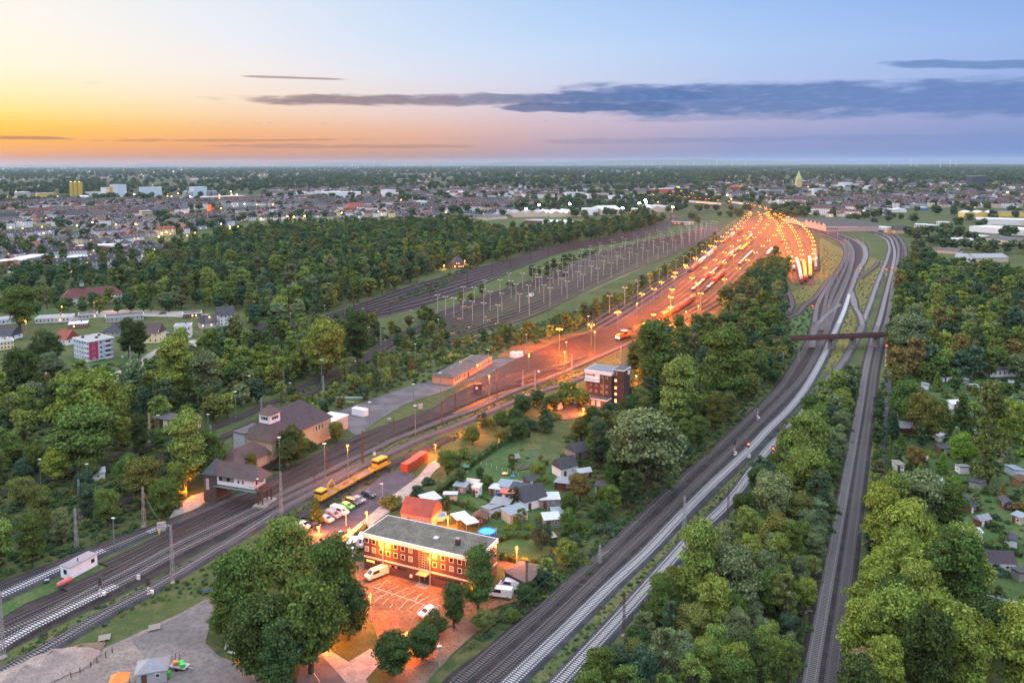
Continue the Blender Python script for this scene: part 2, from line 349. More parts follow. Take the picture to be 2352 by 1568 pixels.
# ---------------------------------------------------------------- railway tracks
M_RAIL = mat('rail_steel', (.10,.075,.07), .45, .2, metal=.6); M_RAILB = mat('polished_rail', (.16,.14,.14), .35, .1, metal=.7)
M_SLC = mat('concrete_sleeper', (.30,.31,.33), var=.2, scale=2); M_SLW = mat('wooden_sleeper', (.05,.044,.046), var=.3, scale=2)
M_SLY = mat('worn_sleeper', (.035,.022,.018), var=.3, scale=2); M_SLG = mat('grey_sleeper', (.14,.138,.145), var=.25, scale=2); M_SLD = mat('dark_concrete_sleeper', (.08,.076,.08), var=.25, scale=2); M_SLX = mat('new_white_sleeper', (.42,.43,.46), var=.15, scale=2)
TRK = {}
_tk = [0]
def track(tag, pts, sl, bed, label, near=500, bw=1.75, world=False, railm=None, group=None, bright=None, spacing=.62):
    P = smoothline([G(*p) for p in pts] if not world else pts, 4.0); TRK[tag] = P
    _tk[0] += 1; zb = .34+.004*(_tk[0] % 40)
    N = np.gradient(P, axis=0); N /= np.linalg.norm(N, axis=1)[:,None]; L = np.c_[-N[:,1], N[:,0]]; n = len(P)
    def strip(b, o0, z0, o1, z1, mi=0):
        k = len(b.v)
        for i in range(n): b.v.append((P[i,0]+L[i,0]*o0, P[i,1]+L[i,1]*o0, z0)); b.v.append((P[i,0]+L[i,0]*o1, P[i,1]+L[i,1]*o1, z1))
        for i in range(n-1): b.f.append((k+2*i, k+2*i+1, k+2*i+3, k+2*i+2)); b.m.append(mi)
    root = None
    if bed is not None:
        b = MB(); strip(b, -bw, zb, -bw-.7, 0); strip(b, bw, zb, -bw, zb); strip(b, bw+.7, 0, bw, zb)
        root = b.obj('railway_track', bed); 
    else:
        root = bpy.data.objects.new('railway_track', None); COL.objects.link(root)
    props(root, label, None, group, 'structure')
    b = MB(); d = np.r_[0, np.cumsum(np.linalg.norm(np.diff(P, axis=0), axis=1))]
    s = np.arange(.3, d[-1], spacing); X = np.interp(s, d, P[:,0]); Y = np.interp(s, d, P[:,1]); T1 = np.interp(s, d, N[:,0]); T2 = np.interp(s, d, N[:,1])
    keep = np.hypot(X, Y) < near; far = np.hypot(P[:,0], P[:,1]) >= near-4
    zs = zb+.07
    for i in np.nonzero(keep)[0]:
        x, y, tx, ty = X[i], Y[i], T1[i], T2[i]; lx, ly = -ty, tx; k = len(b.v)
        w = .15; q = 1.28; mi = 1 if (bright and any(a <= s[i]/d[-1] <= c for a, c in bright)) else 0
        for z in (zb-.02, zs):
            for aa, bb in ((-w,-q),(w,-q),(w,q),(-w,q)): b.v.append((x+tx*aa+lx*bb, y+ty*aa+ly*bb, z))
        b.f += [(k+4,k+5,k+6,k+7),(k,k+1,k+5,k+4),(k+1,k+2,k+6,k+5),(k+2,k+3,k+7,k+6),(k+3,k,k+4,k+7)]; b.m += [mi]*5
    hb = .95 if near == 0 else 1.2
    if far.any():   # far off the sleepers merge into a band
        idx = np.nonzero(far)[0]
        for i0 in idx:
            if i0+1 < n:
                k = len(b.v)
                for j in (i0, i0+1):
                    for o in (-hb, hb): b.v.append((P[j,0]+L[j,0]*o, P[j,1]+L[j,1]*o, zb+.03))
                b.f.append((k, k+2, k+3, k+1)[::-1]); b.m.append(0)
    if b.v: props(b.obj('sleepers', [sl, M_SLX], root), None, None, None, 'stuff')
    for sg in (-.75, .75):
        r = MB(); w = .05
        strip(r, sg-w, zs+.16, sg-w, zs); strip(r, sg+w, zs+.16, sg-w, zs+.16); strip(r, sg+w, zs, sg+w, zs+.16)
        r.obj('rail', railm or M_RAIL, root)
    return P
def bundle(tag, secs, n, sl, bed, label, **k):
    """n tracks interpolated between the two ends of each cross-section (photo points)"""
    A = smoothline([G(*s[0]) for s in secs], 6) ; 
    for j in range(n):
        f = j/(n-1) if n > 1 else .5
        pts = []
        for s0, s1 in secs:
            a = np.array(G(*s0)[:2]); c = np.array(G(*s1)[:2]); pts.append(a*(1-f)+c*f)
        track(f'{tag}{j}', pts, sl, bed, label, world=True, **k)
# --- right hand main lines
rl = [(1852,1640),(1861,1568),(1895,1375),(1929,1187),(1957,1034),(1974,939),(1991,839),(2007,776),(2020,736),(2034,682),(2049,620),(2055,582),(2051,562),(2041,544),(2024,537),(2001,531),(1981,526),(1930,514)]
rr = [(1901,1640),(1910,1568),(1937,1375),(1962,1187),(1983,1034),(1997,939),(2011,839),(2025,776),(2038,736),(2049,669),(2059,610),(2064,580),(2061,561),(2051,544),(2036,536),(2012,529),(1990,524),(1940,512)]
sheet('railway_bed', [(1835,1640),(1845,1568),(1880,1375),(1915,1187),(1946,1034),(1964,939),(1983,839),(2000,776),(2025,690),(2043,610),(2046,575),(2040,552),(2020,541),(1960,526),(1960,518),(2030,527),(2066,548),(2082,575),(2078,590),(2068,640),(2058,700),(2035,790),(2022,839),(2006,939),(1992,1034),(1972,1187),(1950,1375),(1925,1568),(1918,1640)], M_BAL, 'dark ballast bed under the two straight main lines at right')
track('R1', rl, M_SLG, M_BAL, 'pale ballasted main line, left one of the straight pair at the right', near=500, railm=M_RAILB)
track('R2', rr, M_SLD, M_BAL, 'dark ballasted main line, right one of the straight pair at the right', near=500)
track('R0', [(1884,901),(1904,871),(1939,829),(1961,789),(1974,762),(1985,734),(2000,695),(2014,654),(2029,617),(2039,590),(2043,568),(2033,549),(2010,538)], M_SLG, M_BALL, 'single line running beside the straight pair towards the bend')
track('C', [(1230,1630),(1288,1566),(1380,1467),(1459,1381),(1534,1296),(1602,1221),(1636,1192),(1681,1146),(1762,1036),(1789,1008),(1826,971),(1861,929),(1884,901)], M_SLC, M_BALL, 'single line with pale concrete sleepers right of the weedy strip', railm=M_RAIL)
sheet('railway_bed', [(980,1600),(1040,1540),(1176,1448),(1312,1330),(1466,1190),(1560,1115),(1640,1030),(1764,905),(1826,825),(1862,755),(1868,689),(1885,660),(1914,625),(1933,590),(1936,572),(1925,556),(1890,540),(1839,524),(1790,508),(1792,503),(1860,516),(1930,536),(1975,552),(1990,582),(1986,605),(1962,665),(1952,700),(1930,750),(1905,820),(1880,870),(1822,950),(1730,1050),(1560,1215),(1400,1370),(1260,1510),(1190,1590)], M_BAL, 'dark ballast bed of the curving main lines in the middle')
track('T1', [(990,1620),(1054,1568),(1176,1463),(1244,1405),(1312,1340),(1381,1279),(1466,1197),(1534,1133),(1647,1030),(1764,921),(1794,889),(1826,839),(1846,809),(1860,780),(1871,739),(1878,700),(1900,660),(1926,622),(1940,594),(1942,576),(1933,559),(1908,546),(1871,534),(1839,525),(1790,510)], M_SLD, M_BAL, 'curving main line nearest the wood, on dark ballast')
track('T2', [(1040,1630),(1100,1584),(1176,1518),(1261,1439),(1346,1357),(1415,1289),(1483,1225),(1568,1143),(1681,1034),(1764,951),(1814,901),(1846,864),(1871,821),(1889,784),(1914,721),(1926,690),(1943,650),(1955,615),(1960,590),(1958,572),(1946,555),(1920,543),(1880,533)], M_SLD, M_BAL, 'second curving main line from the wood, on dark ballast')
track('T3', [(1110,1630),(1183,1559),(1244,1501),(1312,1436),(1398,1351),(1483,1272),(1551,1200),(1619,1130),(1721,1034),(1764,988),(1814,939),(1846,899),(1876,849),(1894,814),(1914,771),(1939,714),(1951,676)], M_SLC, M_BALL, 'curving main line with pale concrete sleepers, brightest of the middle lines', railm=M_RAILB)
track('T4', [(1951,676),(1958,655),(1972,617),(1983,600),(1986,582),(1979,564),(1964,553),(1944,544),(1915,535),(1889,530)], M_SLG, M_BALL, 'outermost pale line of the curve beside the golden weeds', near=400)
track('T5', [(1966,712),(1963,690),(1955,672),(1960,652),(1976,617),(1988,598),(1991,582),(1984,563),(1966,550)], M_SLG, M_BAL, 'dark line round the outside of the curve', near=400)
bundle('T6', [((1884,760),(1902,760)),((1895,700),(1915,700)),((1905,662),(1934,662)),((1928,620),(1950,622)),((1944,590),(1954,590)),((1943,572),(1952,572)),((1935,557),(1940,553)),((1905,544),(1915,540)),((1860,528),(1870,526))], 3, M_SLW, None, 'one of the dark lines in the bundle on the curve', near=400, group='lines in the curve')
track('X1', [(1866,800),(1871,760),(1888,735),(1908,716),(1930,700)], M_SLG, M_BALL, 'short crossover between the curving main lines', near=500)
track('X2', [(1958,672),(1961,700),(1975,725),(1981,748),(1976,764)], M_SLG, M_BALL, 'short connecting track across the golden weeds to the single line', near=500)
track('X3', [(2055,537),(2070,552),(2079,570),(2080,590)], M_SLW, M_BAL, 'outermost dark track at the far right bend', near=400)
track('Q1', [(1782,742),(1806,724),(1817,708),(1819,695),(1812,675),(1805,662)], M_SLW, M_BAL, 'dark curved siding track below the parked wagons', near=500)
track('Q2', [(1791,737),(1830,722),(1848,702),(1868,688),(1890,660),(1912,632)], M_SLW, M_BAL, 'dark connecting track under the red signal', near=500)
track('Q3', [(2018,600),(2010,612),(1990,628),(1975,640)], M_SLW, M_BAL, 'dark link track between the two bends', near=400)
# --- lower left lines
sheet('railway_bed', [(-60,1440),(0,1400),(120,1345),(239,1290),(341,1238),(460,1180),(588,1115),(692,1072),(788,1035),(925,965),(1038,920),(1176,862),(1176,905),(1088,948),(963,996),(838,1054),(740,1105),(597,1196),(477,1258),(341,1335),(205,1400),(51,1478),(-60,1530)], M_BAL, 'dark ballast bed of the main lines passing under the signal box')
track('La', [(-60,1580),(0,1549),(102,1494),(171,1453),(239,1412),(341,1358),(399,1324),(487,1270),(546,1235),(588,1208),(647,1171),(711,1137),(759,1111),(807,1085),(863,1056),(963,1010),(1038,981),(1088,961),(1176,924),(1226,904),(1301,881),(1346,864),(1441,836),(1500,815)], M_SLG, M_BALL, 'nearest track of the lower left, curving along the work train')
track('Lb', [(-60,1520),(0,1489),(51,1456),(113,1424),(205,1378),(307,1327),(392,1279),(497,1226),(554,1198),(604,1174),(640,1156),(735,1110),(807,1077),(845,1059)], M_SLG, M_BAL, 'track with pale sleepers second from the gravel yard', bright=[(.0,.26)])
track('Lc', [(-60,1490),(0,1460),(102,1415),(205,1358),(307,1306),(392,1259),(480,1217),(545,1188),(592,1166),(664,1128),(742,1090),(807,1057),(861,1033),(900,1013),(963,989),(1013,968),(1088,941),(1176,901),(1251,873),(1357,827),(1461,782)], M_SLG, M_BAL, 'track with grey sleepers third from the gravel yard')
track('Ld', [(-60,1470),(40,1424),(205,1347),(307,1293),(392,1247),(460,1214),(520,1184),(588,1151),(664,1114),(740,1075),(800,1050),(861,1018),(925,986),(1000,957),(1060,930),(1120,903),(1176,882),(1260,850),(1340,818)], M_SLW, M_BAL, 'dark track in the middle of the lines under the signal box')
track('Le', [(150,1358),(239,1318),(341,1267),(430,1222),(497,1188),(592,1137),(664,1099),(759,1052),(861,1006),(925,976),(988,954),(1038,931),(1088,906),(1176,868)], M_SLW, M_BAL, 'dark track next to the embankment of the signal box')
track('Lf', [(239,1300),(341,1252),(430,1206),(497,1175),(592,1130),(660,1088),(753,1040),(838,1000),(905,975),(960,955),(1013,935),(1063,910),(1120,885),(1176,858)], M_SLW, M_BAL, 'dark track along the foot of the station building')
sheet('railway_bed', [(-60,1400),(0,1362),(136,1303),(307,1229),(409,1188),(512,1147),(560,1130),(590,1128),(520,1162),(409,1208),(249,1275),(68,1352),(-60,1410)], M_BALL, 'pale ballast bed below the white cabin')
track('Lg', [(-60,1396),(0,1371),(68,1340),(147,1303),(249,1262),(307,1238),(409,1197),(512,1156),(580,1130),(640,1108)], M_SLG, M_BALL, 'track with new white sleepers behind the white cabin', bright=[(.06,.36),(.5,.57)])
track('Lh', [(-60,1376),(0,1349),(136,1296),(239,1256),(307,1229),(380,1204),(440,1182),(497,1158)], M_SLW, M_BALL, 'dark track beside the one with new white sleepers')
# --- upper left lines
track('Li', [(-60,1158),(0,1136),(136,1095),(239,1060),(330,1030),(420,1003),(469,989),(533,966),(592,940),(664,906),(738,869),(813,836),(863,804),(913,771),(963,749),(1010,728)], M_SLW, M_BAL, 'upper track leaving the shrubs at left towards the sidings')
track('Lj', [(240,1082),(400,1040),(492,1012),(559,983),(620,955),(652,940),(738,887),(800,853),(850,822),(900,790),(950,766),(1005,738),(1063,712),(1130,690)], M_SLW, M_BAL, 'lower track leaving the shrubs at left towards the sidings')
track('Lk', [(-60,1270),(0,1245),(120,1202),(250,1162),(330,1135),(420,1095)], M_SLW, M_BAL, 'half overgrown track in the shrubs at lower left')
sheet('railway_bed', [(588,745),(713,734),(813,702),(963,649),(1088,617),(1176,594),(1226,574),(1288,562),(1401,542),(1476,527),(1526,507),(1551,497),(1562,500),(1526,526),(1426,557),(1326,570),(1276,584),(1176,616),(1063,670),(963,708),(850,735),(700,765),(588,775)], M_BALF, 'purple brown ballast of the upper sidings')
bundle('FA', [((560,760),(560,785)),((640,748),(650,768)),((713,737),(740,752)),((813,704),(850,727)),((963,652),(990,694)),((1088,619),(1110,652)),((1176,597),(1186,617)),((1288,564),(1300,578)),((1401,544),(1420,557)),((1480,528),(1495,542)),((1551,499),(1558,508))], 7, M_SLW, None, 'one of the parallel tracks on the purple ballast of the upper sidings', near=380, group='upper siding tracks')
sheet('railway_bed', [(970,735),(988,716),(1088,688),(1176,655),(1276,627),(1376,576),(1476,552),(1560,540),(1640,515),(1660,520),(1651,536),(1526,596),(1401,646),(1276,704),(1176,748),(1026,792),(1000,770)], M_FIELD, 'dark ballast among the lamp masts of the old sidings')
sheet('grass_strip', [(1000,764),(1060,735),(1176,680),(1270,645),(1360,600),(1420,582),(1440,586),(1330,640),(1230,690),(1110,742),(1040,775)], M_SIDE, 'dry grass grown over the old sidings among the lamp masts')
sheet('grass_strip', [(1060,778),(1176,735),(1276,690),(1386,640),(1480,596),(1560,562),(1580,560),(1510,600),(1401,650),(1300,694),(1176,748),(1080,790)], M_SIDE, 'narrow dry grass strip along the lower edge of the old sidings')
bundle('FB', [((1000,722),(1040,785)),((1088,690),(1110,760)),((1176,659),(1196,736)),((1276,629),(1300,690)),((1376,582),(1410,638)),((1476,556),(1526,592)),((1560,540),(1600,558)),((1640,518),(1652,528))], 14, M_SLW, None, 'one of the many tracks of the old sidings among lamp masts', near=380, group='old siding tracks')
sheet('railway_bed', [(1330,745),(1401,708),(1501,650),(1601,587),(1676,527),(1700,505),(1712,508),(1706,520),(1655,566),(1556,654),(1455,722),(1400,752)], M_BALF, 'brown ballast strip between the shrubs and the lit yard')
bundle('FC', [((1340,752),(1390,757)),((1401,715),(1440,728)),((1501,655),(1535,662)),((1601,592),(1632,590)),((1676,530),(1690,535)),((1705,506),(1712,508))], 4, M_SLW, None, 'one of the brown tracks beside the lit yard', near=380, group='brown tracks beside the lit yard')
# --- the lit marshalling yard
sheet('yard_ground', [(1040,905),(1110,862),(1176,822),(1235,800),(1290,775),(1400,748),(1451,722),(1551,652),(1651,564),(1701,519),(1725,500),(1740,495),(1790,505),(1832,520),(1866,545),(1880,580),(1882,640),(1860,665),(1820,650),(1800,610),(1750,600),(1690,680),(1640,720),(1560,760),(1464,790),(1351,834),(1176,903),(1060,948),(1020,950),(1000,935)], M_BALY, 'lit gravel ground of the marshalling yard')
bundle('Y', [((990,946),(1010,956)),((1040,912),(1063,932)),((1110,874),(1130,904)),((1176,834),(1205,880)),((1290,786),(1335,830)),((1400,752),(1450,783)),((1470,714),(1550,752)),((1530,672),(1640,705)),((1590,622),(1690,664)),((1648,572),(1745,606)),((1690,535),(1790,555)),((1706,515),(1800,522)),((1722,500),(1762,500))], 11, M_SLY, None, 'one of the parallel tracks of the lit marshalling yard', near=0, group='lit yard tracks')
bundle('Z', [((1832,655),(1870,655)),((1822,620),(1874,620)),((1806,580),(1872,580)),((1795,550),(1855,548)),((1785,528),(1830,526)),((1765,505),(1795,508))], 5, M_SLY, None, 'one of the dead end tracks at the right of the lit yard', near=0, group='lit dead end tracks')
bundle('V', [((1465,514),(1476,527)),((1500,506),(1520,518)),((1545,494),(1570,505)),((1600,478),(1640,490)),((1560,462),(1700,488)),((1450,450),(1560,462))], 4, M_SLW, None, 'one of the far tracks bending towards the passenger station', near=380, group='far station tracks')
bundle('U', [((1765,497),(1790,503)),((1720,482),(1740,486)),((1640,470),(1660,474)),((1540,458),(1560,462))], 5, M_SLW, M_BALF, 'one of the far lines leading to the passenger station', near=380, group='far lines to the station')
M_APR = gmix('worn_apron', (.11,.105,.11), (.15,.14,.14), (.06,.06,.065), .1, .9, a2=.6)
# --- ground areas
def strip_band(name, uv, m, label): return sheet(name, uv, m, label, 'structure')
sheet('grass_strip', [(1885,545),(1940,575),(1932,600),(1890,660),(1860,690),(1822,700),(1815,670),(1872,655),(1884,620),(1882,560)], M_GOLD, 'golden weeds between the lit yard and the curve')
sheet('grass_strip', [(1995,590),(2030,600),(1978,750),(1963,700),(1960,670),(1985,620)], M_GOLD, 'golden weeds between the curve and the straight lines')
sheet('grass_strip', [(1953,690),(1965,730),(1972,760),(1950,800),(1915,850),(1895,850),(1925,780)], M_GOLD, 'yellow weeds above the overbridge')
sheet('grass_strip', [(1840,720),(1865,700),(1866,760),(1845,790),(1795,770),(1790,745)], M_LAWN, 'green weeds left of the curve near the overbridge')
sheet('grass_strip', [(1190,1590),(1290,1490),(1400,1380),(1560,1215),(1700,1090),(1800,975),(1880,878),(1888,890),(1820,965),(1740,1050),(1640,1165),(1510,1290),(1400,1425),(1260,1570)], M_WEED, 'weedy strip between the pale main lines')
sheet('grass_strip', [(1990,1040),(2005,950),(2020,850),(2035,800),(2043,870),(2033,960),(2020,1150),(2005,1300),(1990,1400),(1970,1450),(1965,1300)], M_WEED, 'green strip between the straight lines and the narrow path')
sheet('path', [(2037,870),(2050,868),(2043,960),(2034,1100),(2032,1200),(2030,1275),(2010,1275),(2015,1180),(2022,1060),(2030,960)], M_ASPD, 'narrow bluish asphalt path beside the allotments')
sheet('grass_strip', [(0,1420),(60,1385),(160,1345),(300,1285),(409,1228),(500,1180),(600,1135),(600,1128),(500,1164),(409,1200),(249,1280),(68,1358),(0,1390)], M_LAWN, 'grass bank below the white cabin')
sheet('grass_strip', [(0,1525),(51,1485),(205,1405),(341,1340),(480,1264),(560,1218),(600,1190),(610,1192),(546,1230),(399,1316),(239,1404),(102,1484),(0,1538)], M_WEED, 'weedy strip between the two nearest tracks at lower left')
sheet('gravel_yard', [(-80,1640),(-60,1615),(51,1556),(113,1515),(184,1508),(273,1474),(327,1446),(385,1424),(488,1371),(480,1430),(470,1480),(510,1520),(600,1560),(640,1700),(-80,1700)], M_GRAV, 'pale gravel yard at lower left', sm=6)
sheet('asphalt_yard', [(300,1470),(400,1420),(488,1372),(486,1425),(470,1470),(490,1500),(560,1530),(600,1600),(640,1700),(330,1700),(360,1560)], M_APR,  'grey asphalt apron beside the big trees', sm=6)
sheet('parking_lot', [(700,1215),(760,1165),(850,1110),(905,1080),(950,1090),(905,1140),(850,1190),(800,1240),(740,1275)], M_ASPD, 'dark asphalt car park beside the work train', sm=3)
sheet('road', [(735,1262),(780,1238),(846,1185),(905,1135),(960,1095),(985,1065),(1030,1040),(1040,1048),(1000,1080),(975,1110),(930,1150),(860,1200),(830,1250),(800,1300),(750,1300)], M_CONC, 'pale concrete lane rising past the red containers')
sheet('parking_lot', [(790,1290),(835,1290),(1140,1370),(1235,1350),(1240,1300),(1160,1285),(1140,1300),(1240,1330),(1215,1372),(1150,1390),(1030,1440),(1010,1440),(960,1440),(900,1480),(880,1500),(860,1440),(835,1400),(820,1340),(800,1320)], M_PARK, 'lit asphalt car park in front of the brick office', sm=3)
sheet('road', [(640,1700),(700,1500),(740,1495),(830,1568),(900,1640),(860,1800),(640,1800)], M_ASPH, 'asphalt street corner at the bottom edge')
sheet('pavement', [(752,1490),(800,1520),(850,1490),(890,1505),(840,1560),(870,1600),(840,1620),(780,1550),(735,1500)], M_CONC, 'pale pavement at the street corner')
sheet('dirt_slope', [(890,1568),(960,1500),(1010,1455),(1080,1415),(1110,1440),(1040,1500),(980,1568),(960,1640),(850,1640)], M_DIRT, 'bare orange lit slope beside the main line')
sheet('access_road', [(630,998),(690,975),(830,925),(950,885),(1040,862),(1100,840),(1176,812),(1225,800),(1235,812),(1176,845),(1100,868),(1000,905),(940,925),(860,972),(820,1000),(780,975),(740,990),(680,1010)], M_ASPH, 'long cracked asphalt road beside the low salmon building', sm=3)
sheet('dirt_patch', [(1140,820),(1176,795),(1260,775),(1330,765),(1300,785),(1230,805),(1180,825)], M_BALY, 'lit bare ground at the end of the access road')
sheet('lawn', [(1040,1130),(1010,1100),(1075,1060),(1160,1015),(1215,1010),(1250,1050),(1330,1080),(1290,1130),(1290,1180),(1240,1230),(1180,1225),(1120,1215),(1000,1180),(985,1160)], M_LAWN, 'green allotment lawns behind the brick office', sm=3)
sheet('lawn', [(1145,1240),(1200,1225),(1250,1240),(1265,1270),(1215,1290),(1160,1275),(1140,1260)], M_LAWN, 'round lawn beside the brick office', sm=3)
sheet('garden_soil', [(1180,1000),(1240,1005),(1330,1040),(1290,1060),(1200,1035)], M_WEED, 'brown garden plot above the lawns', sm=3)
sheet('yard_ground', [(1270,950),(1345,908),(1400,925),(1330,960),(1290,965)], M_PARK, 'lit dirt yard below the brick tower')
sheet('lawn', [(2055,870),(2130,850),(2290,870),(2352,900),(2400,1000),(2400,1300),(2250,1220),(2120,1130),(2060,1080),(2050,960)], M_LAWN, 'green allotment ground at the right')
sheet('lawn', [(2130,1080),(2352,1180),(2400,1300),(2400,1560),(2300,1500),(2270,1300),(2180,1180)], M_LAWN, 'allotment lawns at the lower right')
sheet('lawn', [(130,830),(270,815),(360,800),(340,780),(400,765),(330,830),(240,870),(150,860)], M_LAWN, 'grass round the white and magenta apartment block')
sheet('meadow', [(665,632),(720,626),(770,630),(760,640),(690,646)], M_LAWN, 'bright meadow in the park wood', sm=3)
sheet('meadow', [(740,517),(830,515),(830,524),(800,530),(750,528)], M_LAWN, 'sports meadow behind the park wood')
sheet('road', [(560,722),(620,712),(700,690),(720,692),(640,720),(570,730)], M_DIRT, 'lit sandy path at the edge of the park wood')
sheet('road', [(150,725),(260,712),(420,715),(480,722),(480,732),(400,728),(260,726),(160,738)], M_CONC, 'residential street behind the flat roofed houses')
sheet('lawn', [(60,715),(150,705),(240,716),(130,738),(60,735)], M_LAWN, 'lawn behind the flat roofed houses')
sheet('road', [(240,890),(400,800),(490,795),(540,788),(560,775),(480,775),(380,790),(240,870)], M_CONC, 'street beside the apartment block and gabled houses')
sheet('road', [(-60,915),(0,905),(55,893),(60,903),(0,925),(-60,940)], M_DIRT, 'lit road under the small rail bridge at left')
sheet('road', [(385,1200),(400,1170),(440,1140),(470,1130),(470,1155),(430,1185)], M_CONC, 'lit pavement ramp beside the signal box')
sheet('path', [(2098,592),(2104,566),(2109,560),(2114,566),(2117,592)], M_ASPH, 'lit road end between trees at the right')
sheet('grass_strip', [(850,1047),(963,998),(1088,949),(1176,909),(1300,867),(1420,824),(1430,836),(1346,857),(1226,897),(1176,915),(1088,953),(963,1003),(870,1050)], M_GOLD, 'golden weeds between the two nearest tracks right of the work train')
sheet('grass_strip', [(690,1118),(760,1084),(860,1036),(925,1006),(940,1006),(870,1044),(780,1086),(700,1124)], M_WEED, 'weeds between the tracks in front of the station building')
sheet('grass_strip', [(900,985),(963,965),(1040,935),(1100,908),(1150,885),(1150,890),(1090,920),(1030,946),(963,974)], M_WEED, 'weeds between the tracks below the access road')
def water():
    m, t, b = basemat('pond_water'); b.inputs['Base Color'].default_value = (.01,.014,.016,1); b.inputs['Roughness'].default_value = .08; return m
sheet('water', [(392,600),(410,584),(440,577),(470,580),(450,590),(425,596),(420,612),(398,615)], water(), 'dark pond in the park wood')
sheet('dirt_path', [(0,1465),(0,1440),(90,1400),(205,1345),(300,1310),(150,1370),(60,1440)], M_DIRT, 'bare earth edge beside the grass bank') if False else None
# parking bay markings
def markings():
    b = MB(); z = .004*_layer[0]+.01
    def ln(p, q, w=.11):
        a = Vector((*G(*p)[:2], z)); c = Vector((*G(*q)[:2], z)); d = (c-a).normalized(); n = Vector((-d.y, d.x, 0))*w/2
        b.poly([a-n, c-n, c+n, a+n][::1])
    Z = lambda x, y: (689+.3043*x, 1091+.3043*y)
    ln(Z(550,848), Z(1005,1005), .14)
    for x0,y0,x1,y1 in ((525,848,607,822),(590,862,655,797),(655,795,690,822),(565,890,640,868),(604,925,690,880),(645,885,750,840),(690,912,820,853),(740,942,878,873),(800,955,870,925),(745,1017,818,942),(825,1010,935,935),(625,980,665,935),(678,1005,700,980),(850,950,935,892),(880,1042,938,978),(905,955,975,920),(960,962,1045,935),(865,965,905,900),(565,960,610,915),(1000,1000,1060,985)):
        ln(Z(x0,y0), Z(x1,y1))
    props(b.obj('parking_markings', M_MARK), 'white bay lines on the lit car park', None, None, 'structure')
    b = MB(); z += .004
    for k in range(9):
        ln((1318+k*5, 927+k*1.7), (1352+k*5, 913+k*1.4), .25)
    props(b.obj('road_marking', M_MARK), 'white hatched marking in front of the brick tower garages', None, None, 'structure')
    b = MB(); z += .004
    ln((720,1545),(735,1568), .12); ln((745,1580),(760,1605), .12); ln((700,1500),(706,1512), .12)
    props(b.obj('road_marking', M_MARK), 'dashed white centre line on the street corner', None, None, 'structure')
markings()
# ---------------------------------------------------------------- vegetation
def leafmat(name, inst=False, tint=None):
    m, t, b = basemat(name); t.n.remove(b)
    oi = t.new('ShaderNodeObjectInfo'); geo = t.new('ShaderNodeNewGeometry'); isl = geo.outputs['Random Per Island']
    tc = t.new('ShaderNodeTexCoord').outputs['Object']
    if inst:
        base = t.ramp(oi.outputs['Random'], tint or [(0,(.045,.085,.036)),(.2,(.062,.115,.042)),(.4,(.08,.13,.055)),(.55,(.12,.155,.045)),(.7,(.05,.095,.055)),(.85,(.11,.115,.05)),(1,(.07,.1,.06))], 'CONSTANT')
    else: base = oi.outputs['Color']
    n1 = t.noise(tc, 1.6, 3)
    h = t.new('ShaderNodeHueSaturation'); t.set(h.inputs['Color'], base)
    t.set(h.inputs['Hue'], t.m('ADD', .5, t.m('MULTIPLY', t.m('SUBTRACT', n1, .5), .09)))
    t.set(h.inputs['Value'], t.m('MULTIPLY', t.mr(isl, 0, 1, .5, 1.6, False), t.mr(n1, .3, .7, .8, 1.25, False)))
    d = t.new('ShaderNodeBsdfDiffuse'); t.set(d.inputs[0], h.outputs[0]); tr = t.new('ShaderNodeBsdfTranslucent'); t.set(tr.inputs[0], h.outputs[0])
    mx = t.new('ShaderNodeMixShader'); mx.inputs[0].default_value = .22; t.l.new(d.outputs[0], mx.inputs[1]); t.l.new(tr.outputs[0], mx.inputs[2])
    t.l.new(mx.outputs[0], t.n['Material Output'].inputs[0]); return m
M_LEAF = leafmat('leaves'); M_LEAFI = leafmat('leaves_mixed', True)
M_BARK = mat('bark', (.06,.05,.04), .9, .4, 3)
def clumps_for(style, rng):
    C = []
    if style == 'round':
        for _ in range(58):
            while True:
                p = rng.uniform(-1, 1, 3)
                if .25 < (p**2).sum() < 1: break
            C.append((p[0]*.76, p[1]*.76, 1.28+p[2]*.92, rng.uniform(.15, .38)))
        C.append((0,0,1.3,.6)); C.append((.1,.1,.75,.5))
    elif style == 'tall':
        for _ in range(40):
            a = rng.uniform(0, 6.283); z = rng.uniform(.5, 3.0); w = .85*math.sin(math.pi*min(1,(z-.15)/3.1))**.6; q = rng.uniform(.3, 1)**.5*w*.78
            C.append((q*math.cos(a), q*math.sin(a), z, rng.uniform(.22,.4)))
        for z in (.9,1.5,2.2): C.append((0,0,z,.5))
    elif style == 'poplar':
        for _ in range(34):
            a = rng.uniform(0, 6.283); z = rng.uniform(.5, 6.4); w = .85*math.sin(math.pi*min(1,(z+.5)/7.2))**.5; q = rng.uniform(.2, .75)*w
            C.append((q*math.cos(a), q*math.sin(a), z, rng.uniform(.35,.6)))
    elif style == 'bush':
        for _ in range(12):
            a = rng.uniform(0, 6.283); q = rng.uniform(0,.7); C.append((q*math.cos(a), q*math.sin(a), rng.uniform(.15,.75)*(1.2-q), rng.uniform(.28,.45)))
    elif style == 'cone':
        for k in range(40):
            z = .3+k*.078; w = .95*(1-(z-.3)/3.3); a = k*2.4; C.append((w*.7*math.cos(a), w*.7*math.sin(a), z, .16+.22*w))
    elif style == 'loose':
        for _ in range(30):
            a = rng.uniform(0, 6.283); z = rng.uniform(.7, 2.9); w = .9*math.sin(math.pi*min(1,(z-.3)/2.9))**.7; q = rng.uniform(.35, 1)**.6*w*.85
            C.append((q*math.cos(a), q*math.sin(a), z, rng.uniform(.14,.3)))
    return C
